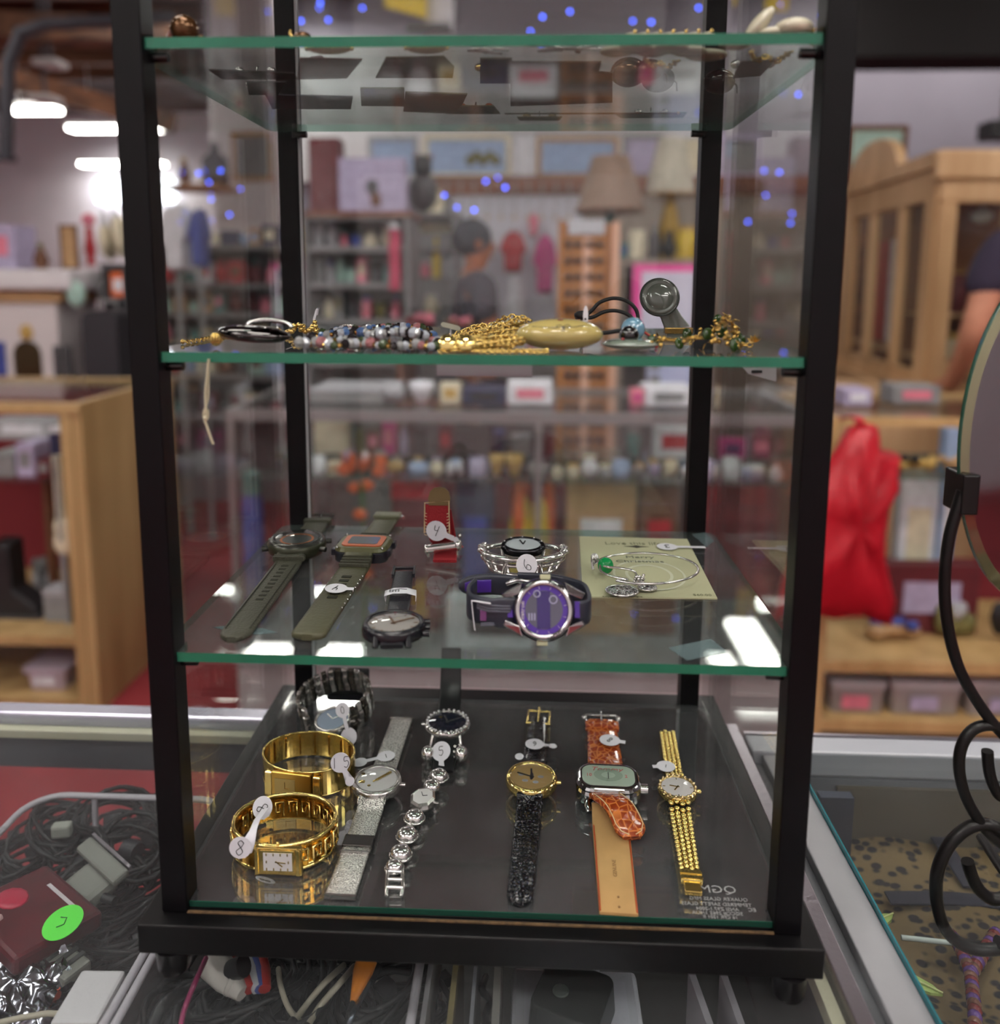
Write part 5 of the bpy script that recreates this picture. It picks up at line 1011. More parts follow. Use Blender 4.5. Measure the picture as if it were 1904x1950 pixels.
# ------------------------------------------------------------------ the black display cabinet
CW = .34; Pw = .0140; YB = .2209; Z1 = .44533; Z2 = .29838; Z3 = .1424; Z4 = .0002; TH = .005; ZT = .62
def cabinet():
    t = thing('display_cabinet', 'black framed glass display cabinet of watches and jewellery on the counter', 'display cabinet', (CW/2, .11, CT))
    b = .0093; D = YB+.0145; ring = MB()
    ring.bx(-b, CW+b, -b, D+b, -.0214, -.0045).build('base', blackm, t, bevel=.0008)
    for (x, y) in ((.0, .0), (CW-Pw, .0), (.008, YB), (CW-.0225, YB)): MB().bx(x, x+(Pw if y == 0 else .0145), y, y+Pw, -.0043, ZT).build('post', mat('post_black', (6, 5, 8), .38, 0, .2, var=.2, vscale=60), t, bevel=.0007)
    MB().bx(-b, CW+b, -b, D+b, ZT, ZT+.017).build('top_frame', blackm, t, bevel=.0008)
    for (x, y) in ((.006, -.001), (CW-.006, -.002), (.006, D-.004), (CW-.006, D-.004)): MB().lathe([(.0078, CT), (.0086, CT+.002), (.0096, -.0216)], T(x, y, 0), 24).build('foot', mat('rubber_foot', (16, 14, 16), .25), t)
    side = pane('side_glass', (.97, .98, .97), .018, 1.0, scratch=.12); top = pane('shelf_top', (.9, .95, .93), .03, 1.1, scratch=.1); eg = mat('glass_green_edge', (34, 108, 84), .12, 0, .5, var=.12, vscale=30)
    MB().bx(.0008, .0028, .0145, D-.001, -.0043, ZT-.001).build('side_glass', side, t); MB().bx(CW-.0028, CW-.0008, .0145, D-.001, -.0043, ZT-.001).build('side_glass', side, t)
    MB().bx(.0232, CW-.0232, D-.0035, D-.0012, .004, ZT-.001).build('back_glass', pane('back_pane', (.95, .97, .97), .02, 1, scratch=.05), t)
    # pale ground edge of the rear glass beside the left rear post
    MB().bx(.0227, .0245, YB+.001, YB+.003, .004, ZT-.001).build('glass_edge', mat('pale_edge', (166, 168, 172), .25), t)
    def plate(z, th, nm, mats, yf=.003):
        r = .009; yb = .2195; x0 = .0034; x1 = CW-.0034; n = Pw+.0004
        pl = [(n, yf), (CW-n, yf), (CW-n, n+.001), (x1, n+.001)]+[(x1-r+r*cos(R(a)), yb-r+r*sin(R(a))) for a in range(0, 91, 15)]+[(x0+r+r*cos(R(a)), yb-r+r*sin(R(a))) for a in range(90, 181, 15)]+[(x0, n+.001), (n, n+.001)]
        q = MB(); k = len(pl); q.add([(p[0], p[1], z-th) for p in pl]+[(p[0], p[1], z) for p in pl], [tuple(range(k))[::-1], tuple(range(k, 2*k))]); q.mi = 1
        q.add([(p[0], p[1], z-th) for p in pl]+[(p[0], p[1], z) for p in pl], [(i, (i+1) % k, k+(i+1) % k, k+i) for i in range(k)])
        q.m = [(0 if i < 2 else 1 if i == 2 else 2) for i in range(len(q.m))]
        return q.build(nm, mats+[pane('side_edge', (.55, .78, .70), .10, 1, dustcol=(60, 140, 115))], t)
    for z in (Z1, Z2, Z3):
        plate(z, TH, 'glass_shelf', [top, eg])
        for (x, s_, y) in ((Pw, 1, .009), (CW-Pw, -1, .009), (.0225, 1, YB-.004), (CW-.0225, -1, YB-.004)):
            q = MB().cyl((x+s_*.0001, y, z-TH-.0026), (x+s_*.0085, y, z-TH-.0024), .0024, n=12); q.build('shelf_peg', mat('peg_black', (20, 20, 20), .2), t)
            if y > .1: MB().bx(x-.002, x+.002, y-.001, YB, z-TH-.005, z-TH-.0004).build('peg_collar', MATS['peg_black'], t)
    # bottom glass over a mirror backing
    m = mat('bottom_mirror', (176, 176, 174), .025, 1, var=.03, vscale=40)
    plate(Z4, .0003, 'bottom_glass', [pane('bottom_top', (.95, .96, .96), .035, .8, scratch=.25), eg])
    plate(Z4-.0034, .0006, 'mirror_backing', [m, m]); MB().bx(Pw, CW-Pw, .0030, .0034, Z4-.0034, Z4-.0003).build('front_edge', mat('dark_green_edge', (22, 62, 52), .15), t)
    MB().bx(Pw, CW-Pw, -.0004, .0012, -.0044, -.0038).build('dust_line', mat('dust_line', (88, 66, 42), .9, var=.4, vscale=300), t)
    # etched glassmaker's mark, reversed as seen from above
    em = mat('etched_white', (150, 150, 150), .7); e = MB(); 
    def ln(s_, px, py, sz, sx=1.0):
        p = onz(px, py, Z4+.0002); e.text(s_, sz, T(*p) @ Matrix.Diagonal((-1, 1, 1, 1)), .00005, sx=sx)
    ln('QGM', 1366, 1694, .0078, 1.15); ln('QUAKER GLASS MFG', 1368, 1712, .0034); ln('TEMPERED SAFETY GLASS', 1364, 1722, .0033); ln('ANSI Z97.1-2004', 1366, 1731, .0032); ln('SGCC# 2965 1/4UA', 1366, 1739, .0032); ln('16 CFR 1201 II', 1372, 1746.5, .003)
    ln('EC', 1432, 1733, .0036)
    e.build('etched_mark', em, t)
    # cards hanging under the middle shelf
    for (x0, x1, y0, y1, nm) in ((831, 1013, 694, 717, 'price_card'),):
        a = at(x0, 694, .012); b_ = at(x1, 694, .012); q = thing('price_card', 'blank pale grey card hanging under the middle shelf front', 'card', a)
        MB().bx(a.x, b_.x, .0115, .0121, at(900, 716, .012).z, Z2-TH-.0003).build('card', mat('card_grey', (150, 144, 150), .7), q)
    a = at(1398, 696, .05); b_ = at(1478, 696, .05); c = at(1478, 727, .05); m_ = at(1425, 712, .05)
    q = thing('price_tag', 'folded white price tag hanging below the gold leaf necklace', 'tag', a); zt = Z2-TH-.0003
    MB().add([(a.x, .05, zt), (b_.x, .05, zt), (c.x, .05, c.z), (m_.x, .05, m_.z), (a.x, .0506, zt), (b_.x, .0506, zt), (c.x, .0506, c.z), (m_.x, .0506, m_.z)], [(0, 1, 2, 3), (7, 6, 5, 4), (0, 4, 5, 1), (1, 5, 6, 2), (2, 6, 7, 3), (3, 7, 4, 0)]).build('paper', mat('card_white', (176, 172, 176), .7), q)
    p = at(1440, 708, .0495); MB().bx(p.x-.0025, p.x+.003, .0492, .0496, p.z-.0006, p.z+.0008).build('printed_mark', mat('ink', (30, 30, 34), .6), q)
    # hanging string
    q = thing('price_string', 'knotted cream string hanging from the middle shelf at left', 'string', at(396, 700, .004)); sm = mat('string_cream', (196, 188, 160), .9)
    MB().tube(spline([at(x, y, .001) for x, y in ((398, 684), (394, 720), (391, 755), (393, 790), (390, 800), (395, 815), (400, 830), (406, 846))], 4), .0006, 6).build('strand', sm, q)
    MB().tube(spline([at(x, y, .0018) for x, y in ((398, 684), (397, 720), (396, 760), (388, 785), (389, 798), (396, 795), (396, 780))], 4), .0005, 6).build('strand', sm, q)
    MB().sph(at(392, 796, .0012), .0012, (1, 1, 1.4), 8).build('knot', sm, q)
    # clear tape pieces on the lower shelf
    tp = pane('tape', (.62, .70, .70), .25, .8, dustcol=(150, 170, 174))
    for l, qd in (('clear tape piece near the lower shelf right corner', ((1273, 1234), (1308, 1258), (1384, 1241), (1353, 1217))), ('clear tape piece beside the left olive strap', ((405, 1195), (470, 1210), (530, 1205), (465, 1188))), ('pale clear tape at the rear right of the lower shelf', ((1318, 1018), (1345, 1042), (1360, 1030), (1342, 1014)))):
        P = [onz(x, y, Z3+.0001) for x, y in qd]; o = MB().add([tuple(p) for p in P]+[(p.x, p.y, p.z+.0002) for p in P], [(0, 3, 2, 1), (4, 5, 6, 7), (0, 1, 5, 4), (1, 2, 6, 5), (2, 3, 7, 6), (3, 0, 4, 7)]).build('clear_tape', tp); tag(o, l, 'tape')
cabinet()
# ------------------------------------------------------------------ watches and jewellery
gold = mat('gold', (236, 204, 124), .15, .94); goldb = mat('gold_bright', (248, 222, 142), .1, .94, bump=.15, bscale=500); silver = mat('silver', (222, 220, 218), .15, .92); steel = mat('steel', (184, 182, 180), .24, .92)
black_s = mat('strap_black', (24, 25, 32), .38, bump=.3, bscale=900); tagw = mat('tag_paper', (226, 224, 232), .6); ink = mat('ink', (30, 30, 34), .6)
dialw = mat('dial_white', (206, 204, 204), .35); crystal = pane('crystal', (.97, .98, .98), .0, 1.2)
DIG = {'1': [[(0, 1), (0, -1)]], '3': [[(-.5, .8), (.1, 1), (.5, .6), (.0, .1), (.6, -.4), (.1, -1), (-.6, -.7)]], '4': [[(-.45, 1), (-.4, .1), (.4, .15)], [(.5, 1), (.05, -1)]], '5': [[(.55, 1), (-.4, 1), (-.45, .2), (.3, .25), (.55, -.35), (.1, -1), (-.5, -.8)]],
       '6': [[(.3, 1), (-.4, .3), (-.45, -.6), (.1, -1), (.5, -.5), (.1, 0), (-.4, -.4)]], '8': [[(.4, .7), (-.1, 1), (-.5, .6), (.0, .1), (.5, -.5), (0, -1), (-.5, -.5), (.1, .1), (.4, .7)]], '0': [[(0, 1), (-.5, .4), (-.5, -.5), (0, -1), (.5, -.5), (.5, .5), (0, 1)]]}
def price_tag(M, par, dig='', r=.0062, rot=0, neck=.012, end=.0045, tail=None, curl=0, h=.0035, label=None, name='price_tag'):
    """barbell shaped paper tag; M: local frame, disc centred at its origin, neck along -y"""
    pl = [(r*cos(R(a)), r*1.02*sin(R(a))) for a in range(-70, 251, 16)]; w_ = r*.26
    q = MB(M); a = pl+[(-w_, -r*1.05), (-w_, -r-neck), (w_, -r-neck), (w_, -r*1.05)]
    if end: 
        c = -r-neck-end*.8; a = pl+[(-w_, -r*1.05), (-w_, -r-neck)]+[(end*cos(R(x)), c+end*sin(R(x))) for x in range(110, 431, 20)][0:17]+[(w_, -r-neck), (w_, -r*1.05)]
    n = len(a); f = lambda p, z: (p[0], p[1], z-(curl*max(0, -p[1]-r)**2))
    q.add([f(p, 0) for p in a]+[f(p, .00022) for p in a], [tuple(range(n))[::-1], tuple(range(n, 2*n))]+[(i, (i+1) % n, n+(i+1) % n, n+i) for i in range(n)])
    t = q.build(name, tagw, par, label=label)
    if dig:
        q = MB(M @ RZ(rot)); wd = h*1.15
        for k, ch in enumerate(dig):
            for st in DIG[ch]: q.tube(spline([((k-(len(dig)-1)/2)*wd+x*h*.42, y*h*.5, .0004) for x, y in st], 3), .00022, 5)
        q.build('handwriting', ink, t)
    return t
def straps(F, B, C, z, lab, cat='watch', hz=.006, group=None, name='wrist_watch'):
    """root at the watch head on the shelf; +y towards the rear strap end"""
    f = onz(*F, z); b = onz(*B, z); c = onz(*C, z+hz); c.z = z; d = (b-f); d.z = 0; rz = math.degrees(math.atan2(-d.x, d.y))
    t = thing(name, lab, cat, c, rz, group); d.normalize(); return t, WM[t.name], abs((f-c).dot(d)), abs((b-c).dot(d))
def strap(M, y0, y1, z0, z1, w0, w1, th, m_, par, tip=0, rise=.009, name='strap', taper=True, label=None, dome=0, n=14):
    pts = []; wd = []
    for i in range(n+1):
        s_ = i/n; y = y0+(y1-y0)*s_; dd = abs(y-y0)
        z = z1+(z0-z1)*max(0, 1-dd/rise)**1.5
        pts.append((0, y, z)); w_ = w0+(w1-w0)*s_
        wd.append(w_)
    if tip:
        k = []; 
        for s_, ww in ((.3, .96), (.6, .82), (.85, .55), (1, .3)): pts.append((0, y1+(tip*s_)*(1 if y1 > y0 else -1), z1)); wd.append(w1*ww)
    return MB(M).ribbon(pts, (1, 0, 0), wd, th, dome).build(name, m_, par, label=label)
def rbuckle(M, y, w_, m_, par, z=.002, prong=True, l=.008):
    q = MB(M); q.tube([(-w_/2, y-l/2, z), (-w_/2, y+l/2, z+.0005), (w_/2, y+l/2, z+.0005), (w_/2, y-l/2, z)], .0009, 8); q.cyl((-w_/2-.001, y-l/2, z), (w_/2+.001, y-l/2, z), .0009, n=8); q.build('buckle', m_, par)
    if prong: MB(M).tube([(0, y-l/2, z+.001), (0, y+l/2, z+.002), (0, y+l/2+.003, z+.002)], .0006, 6).build('buckle_prong', m_, par)
def head(M, r, h, z, mc, md, par, sy=1, bez=None, n=40, hand=gold, crown=1, hands=((20, .55), (-60, .75)), ticks=12, crys=True):
    MB(M).lathe([(r*.8, z), (r*.98, z+h*.2), (r, z+h*.55), (r*.97, z+h*.8)], None, n, sy).build('watch_case', mc, par)
    MB(M).lathe([(r*.97, z+h*.8), (r*.92, z+h), (r*.82, z+h), (r*.8, z+h*.85)], None, n, sy, cap=False).build('bezel', bez or mc, par)
    MB(M).lathe([(r*.81, z+h*.8+.0003), (.00001, z+h*.8+.0003)], None, n, sy, cap=False).build('dial', md, par)
    q = MB(M)
    for k in range(ticks): a = 2*pi*k/ticks; q.box((r*.68*sin(a), r*.68*sy*cos(a), z+h*.8+.0005), (r*.05, r*.13, .0001), RZ(-math.degrees(a)))
    if ticks: q.build('hour_marks', hand, par)
    for a, l in hands: q = MB(M @ RZ(a)); q.bx(-r*.035, r*.035, -r*.1, r*l*sy, z+h*.8+.0006, z+h*.8+.0008); q.build('hand', hand, par)
    if crys: MB(M).lathe([(r*.82, z+h*.97), (r*.6, z+h*1.07), (r*.3, z+h*1.13), (.00001, z+h*1.15)], None, n, sy, cap=False).build('crystal', crystal, par)
    if crown: MB(M).cyl((r*.98*crown, 0, z+h*.5), ((r+.0022)*crown, 0, z+h*.5), .0013, n=10).build('crown', mc, par)
def lugs(M, r, w_, z, mc, par, l=.006):
    for sy in (-1, 1):
        for sx in (-1, 1): MB(M).tube([(sx*w_*.5, sy*r*.72, z+.003), (sx*w_*.54, sy*(r*.9+l*.4), z+.0025), (sx*w_*.54, sy*(r+l*.5), z+.001)], [.0016, .0014, .001], 8).build('lug', mc, par)

# ---- lower shelf (Z3)
def olive_round():
    t, M, Lf, Lb = straps((452, 1226), (618, 996), (566, 1040), Z3, 'olive green digital watch with a round domed face at the shelf left'); om = mat('olive_strap', (62, 62, 50), .5, bump=.6, bscale=700); bz = mat('gun_metal', (70, 70, 66), .25, .6)
    s1 = strap(M, -.017, -Lf+.008, .007, .0022, .018, .0165, .0032, om, t, tip=.008)
    q = MB(M)
    for k in range(10): y = -.034-k*.0062; q.bx(-.0022, .0022, y, y+.0024, .0037, .0041)
    q.build('strap_hole', mat('olive_dark', (34, 34, 22), .7), s1)
    q = MB(M); [q.ribbon([(sx*.0066, -.03, .00415), (sx*.0066, -Lf+.01, .00415)], (1, 0, 0), .0005, .0003) for sx in (-1, 1)]; q.build('groove', MATS['olive_dark'], s1)
    s2 = strap(M, .017, Lb, .007, .0032, .018, .017, .0032, om, t); rbuckle(M, Lb+.003, .019, bz, t, .004)
    for k in range(2): MB(M).bx(-.0105, .0105, -.0245+k*.003-.0, -.0225+k*.003, .0035, .0072).build('strap_ridge', om, t, bevel=.0005)
    MB(M).bx(-.0105, .0105, Lb-.012, Lb-.006, .002, .0062).build('strap_loop', om, t, bevel=.0005)
    MB(M).lathe([(.0165, .001), (.0195, .004), (.0202, .009), (.019, .0105)], None, 40).build('watch_case', mat('olive_case', (52, 54, 38), .35, .3), t)
    MB(M).lathe([(.019, .0105), (.0175, .0128), (.0152, .0128), (.0148, .011)], None, 40, cap=False).build('bezel', bz, t)
    MB(M).lathe([(.0149, .011), (.00001, .011)], None, 40, cap=False).build('dial', mat('lcd_dark', (60, 66, 66), .3), t)
    MB(M).lathe([(.0101, .0112), (.0116, .0112)], None, 32, cap=False).build('orange_ring', mat('ring_orange', (180, 96, 40), .4), t)
    MB(M).lathe([(.0152, .0126), (.012, .0142), (.006, .0151), (.00001, .0154)], None, 40, cap=False).build('crystal', crystal, t)
    for sx in (-1, 1):
        for sy in (-1, 1): MB(M).cyl((sx*.0175, sy*.008, .007), (sx*.022, sy*.0095, .007), .0018, n=10).build('button', bz, t)
olive_round()
def olive_square():
    t, M, Lf, Lb = straps((585, 1222), (742, 992), (694, 1045), Z3, 'olive green digital watch with a rectangular orange edged screen'); om = MATS['olive_strap']; om2 = mat('olive_light', (74, 73, 52), .42, bump=.3, bscale=600)
    s1 = strap(M, -.016, -Lf+.003, .008, .0024, .019, .0185, .0036, om2, t, tip=.003)
    q = MB(M)
    for k in range(6): y = -.05-k*.0066; q.bx(-.003, .003, y, y+.0032, .0041, .0046)
    q.build('strap_hole', MATS['olive_dark'], s1)
    q = MB(M); [q.sph((.0094, -.045-k*.0062, .0036), .0006, n=6) for k in range(9)]; [q.sph((-.0094, -.04-k*.009, .0036), .0005, n=6) for k in range(6)]; q.build('edge_stud', silver, s1)
    q = MB(M); [q.bx(-.0098, .0098, -.031+k*.0035, -.0292+k*.0035, .0044, .0062+k*.0006) for k in range(4)]; q.build('strap_ridge', om, t)
    strap(M, .016, Lb-.004, .008, .0042, .0185, .018, .0034, om2, t); q = MB(M); [q.bx(-.0095, .0095, .02+k*.0042, .0222+k*.0042, .0062, .0078) for k in range(3)]; q.build('strap_ridge', om, t)
    q = MB(M); q.tube([(-.0105, Lb-.006, .0052), (.0105, Lb-.006, .0056), (.0115, Lb-.002, .0046), (.011, Lb+.002, .002)], .0012, 8); q.build('buckle', silver, t); MB(M).bx(-.0105, .0105, Lb-.012, Lb-.001, .0052, .0082).build('strap_loop', mat('olive_pale', (112, 112, 92), .4), t, bevel=.001)
    pl = rrect(.036, .031, .007, 4)
    MB(M).prism(pl, .001, .0085, None, -.04).build('watch_case', mat('case_black_blue', (22, 24, 34), .25), t, bevel=.0006); MB(M).prism(rrect(.037, .032, .008, 4), .0085, .0115, None, .08).build('bezel', mat('olive_bezel', (84, 84, 48), .3), t, bevel=.0005)
    MB(M).prism(rrect(.028, .022, .004, 3), .0115, .0121, None).build('screen_frame', mat('orange_frame', (190, 92, 52), .35), t); MB(M).prism(rrect(.0205, .015, .002, 3), .0121, .0124).build('screen', mat('lcd_grey', (108, 112, 116), .08), t)
    for sx in (-1, 1):
        for sy in (-1, 1): MB(M).bx(sx*.0175, sx*.0205, sy*.008-.003, sy*.008+.003, .0045, .009).build('button', MATS['case_black_blue'], t, bevel=.0005); MB(M).sph((sx*.0155, sy*.0135, .0113), .0009, n=8).build('screw', silver, t)
    c = onz(640, 1121, Z3+.006); price_tag(frame((c.x, c.y, Z3+.0062), (.35, -1, -.05), (0, 0, 1), Vector((0, .12, 1))) @ RZ(165), t, '4', .0066, 75, .004, 0, h=.006)
olive_square()
def black_small():
    t, M, Lf, Lb = straps((752, 1222), (772, 1092), (750, 1197), Z3, 'small black analogue watch with a white paper band on its strap', hz=.006)
    strap(M, .0105, Lb-.004, .006, .002, .0125, .0125, .0022, black_s, t); MB(M).bx(-.0075, -.006, Lb-.012, Lb+.004, .0015, .004).build('buckle_side', black_s, t); MB(M).bx(.006, .0075, Lb-.012, Lb+.004, .0015, .004).build('buckle_side', black_s, t); MB(M).bx(-.0075, .0075, Lb+.001, Lb+.0035, .002, .0035).build('buckle_bar', black_s, t)
    strap(M, -.0105, -.0165, .006, .003, .0125, .012, .003, black_s, t, n=6)
    head(M, .0172, .0085, .002, mat('case_black', (20, 21, 27), .22), mat('dial_grey', (150, 144, 140), .4), t, hand=mat('mark_brown', (110, 84, 66), .5), sy=.94)
    for sx in (-1, 1): MB(M).tube([(sx*.0085, -.0125, .007), (sx*.0085, -.0165, .003)], .0017, 8).build('lug', MATS['case_black'], t)
    for sy in (-.007, .007): MB(M).cyl((.016, sy, .006), (.0192, sy*1.05, .006), .0018, n=8).build('pusher', MATS['case_black'], t)
    c = WM[t.name].inverted() @ onz(772, 1130, Z3+.004); y = c.y
    b = MB(M).ribbon([(-.0085, y, .0008), (-.0092, y, .0042), (-.004, y, .0058), (.004, y, .0058), (.0095, y-.001, .0046), (.0095, y-.001, .001)], (0, 1, 0), .0085, .0003).build('paper_band', tagw, t)
    q = MB(M); q.tube([(.004, y+.001, .0062), (-.0005, y+.002, .0062), (-.004, y, .0062)], .0002, 4); [q.bx(-.0065+k*.0017, -.0055+k*.0017, y-.002, y+.001, .0059, .0062) for k in range(4)]; q.build('handwriting', mat('ink_grey', (120, 120, 124), .6), b)
black_small()
def red_strap():
    c = onz(848, 1060, Z3); t = thing('wrist_watch', 'red fabric cuff watch with tan tip standing up by the bangle watch', 'watch', c); rm = mat('red_fabric', (150, 24, 34), .75, bump=.5, bscale=900); st = mat('stitch_cream', (206, 176, 140), .8); tm = mat('tan_suede', (118, 94, 62), .8)
    Y0 = c.y; W = lambda x, y, Y=Y0: at(x, y, Y)
    k = pxm(Y0); wd = 44*k
    zb = Z3+.0012; base = onz(848, 1068, Z3); P = lambda x, y, z: Vector((x, y, z))
    # lower flat piece, bar, upright folded piece leaning back
    MB().ribbon([P(base.x, base.y-.004, zb), P(base.x-.0005, base.y+.006, zb+.001), P(base.x-.001, base.y+.016, zb+.003)], (1, 0, 0), wd*1.05, .002).build('strap', rm, t)
    a = W(838, 1032); b = W(832, 990); c1 = W(833, 958); pts = [P(base.x-.001, base.y+.014, zb+.003), a+P(0, .004, 0), b, P(b.x, b.y+.003, c1.z-.002)]
    up = MB().ribbon(pts, (1, 0, 0), [wd, wd, wd*1.12, wd*1.12], .0018).build('cuff', rm, t)
    q = MB(); tops = W(833, 956); l = wd*.56
    q.tube([(b.x-l, b.y-.001, W(0, 1000).z), (b.x-l, b.y+.0015, tops.z-.0012), (b.x+l*.95, b.y+.0015, tops.z+.0004), (b.x+l, b.y-.001, W(0, 1000).z)], .00055, 5)
    for i in range(8):
        for sx in (-1, 1): z = W(0, 962).z-(W(0, 962).z-W(0, 1008).z)*i/8; q.tube([(b.x+sx*l, b.y-.0012, z), (b.x+sx*l*.8, b.y-.0014, z-.0006)], .0003, 4)
    q.build('stitching', st, up)
    MB().prism([(-wd*.46, 0), (wd*.46, 0), (wd*.5, .005), (wd*.42, .0095), (wd*.25, .012), (0, .0128), (-wd*.25, .012), (-wd*.42, .0095), (-wd*.5, .005)], 0, .0018, frame((tops.x+.001, b.y+.003, tops.z-.003), (1, 0, 0), (0, 0, 1), (0, -1, .1))).build('strap_tip', tm, t, label='tan suede strap tip')
    MB().ribbon([b+P(wd*.1, .006, .006), a+P(.003, .009, -.002), P(base.x+.003, base.y+.02, zb+.002)], (1, 0, 0), wd, .0014).build('strap_back', rm, t)
    A = W(814, 1042)+P(0, -.004, 0); B = W(873, 1034)+P(0, -.004, 0)
    MB().tube([A, B], .0031, 12).build('silver_bar', silver, t); q = MB(); q.sph(A, .0036, (.6, 1, 1), 10); q.sph(B, .0042, (.7, 1, 1), 10); q.build('bar_end', silver, t)
    for e, s_ in ((A, 1), (B, -1)): MB().tube([e, e+P(s_*.001, .001, -.005), (e.x+s_*.001, e.y+.002, Z3+.001)], .0012, 6).build('bar_leg', silver, t)
    price_tag(frame(W(832, 1008)+P(0, -.0035, 0), (.1, 0, 1), (0, 1, 0), Vector((-.15, -1, .25))) @ RZ(-15), t, '4', .0072, -80, .006, .002, h=.0075)
    MB().sph(W(876, 1020), .0015, n=8).build('chain_link', silver, t)
red_strap()
def bangle_watch():
    c = onz(993, 1052, Z3+.01); c.z = Z3; t = thing('bangle_watch', 'silver openwork bangle watch with a dark rimmed oval face', 'watch', c); k = pxm(c.y)
    z = Z3+.0135; a = 62*k; hb = 13*k
    F = at(996, 1030, c.y)
    M = T(F.x, F.y, z) @ RX(15)
    MB(M).lathe([(a*.68, -.002), (a*.72, .0005), (a*.7, .002)], None, 40, .62).build('watch_case', mat('case_dark_chrome', (52, 52, 56), .15, .9), t); MB(M).lathe([(a*.7, .002), (a*.66, .0032), (a*.56, .0032), (a*.54, .002)], None, 40, .62, cap=False).build('bezel', MATS['case_dark_chrome'], t)
    MB(M).lathe([(a*.56, .0024), (.00001, .0024)], None, 40, .62, cap=False).build('dial', mat('dial_pale', (186, 192, 198), .3), t)
    for an, l in ((25, .25), (-20, .2)): q = MB(M @ RZ(an)); q.bx(-.0004, .0004, 0, a*l, .0026, .0029); q.build('hand', ink, t)
    for i in range(5): an = R(20+i*36); MB(M).sph((a*.62*cos(an), a*.62*.62*sin(an), .0034), .0007, n=8).build('crystal_stone', silver, t)
    # bangle loops: an oval of thick polished bars either side of the face and below
    def loop(ax, by, zc, rr, arc, nm='bangle_bar', tilt=0, off=0):
        pts = [(ax*cos(R(x)), by*sin(R(x))+off, zc+tilt*sin(R(x))) for x in range(arc[0], arc[1]+1, 12)]
        MB(T(F.x, F.y, Z3)).tube(pts, rr, 10, flat=.8).build(nm, silver, t)
    loop(82*k, .022, .0125, .0024, (-200, 20)); loop(80*k, .020, .0075, .0016, (-190, 10)); loop(66*k, .02, .003, .0018, (-200, 20), off=-.004); loop(78*k, .012, .0115, .0024, (10, 170))
    q = MB(T(F.x, F.y, Z3))
    for i in range(9): x = R(-180+i*22.5); q.tube([(82*k*cos(x), .022*sin(x), .0115), (80*k*cos(x), .02*sin(x), .0075), (68*k*cos(x), .02*sin(x)-.004, .003)], .0013, 8)
    q.build('bangle_post', silver, t)
    q = MB(T(F.x, F.y, Z3)); [q.sph((82*k*cos(R(x)), .022*sin(R(x)), .0125), .0027, (1.2, 1, .8), 10) for x in (-170, -150, -30, -10, 8, 172)]; q.build('silver_bead', silver, t)
    [MB(T(F.x, F.y, Z3)).tube([(sx*a*.66, -.002, .012), (sx*a*.55, -.02, .008), (sx*a*.6, -.026, .002)], .0013, 8).build('side_bar', silver, t) for sx in (-1, 1)]
    p = at(1003, 1076, F.y-.027); price_tag(frame(p, (1, 0, -.1), (0, 0, 1), Vector((0, -1, .45))) @ RZ(6), t, '6', .0068, 35, .004, 0, h=.0075)
bangle_watch()
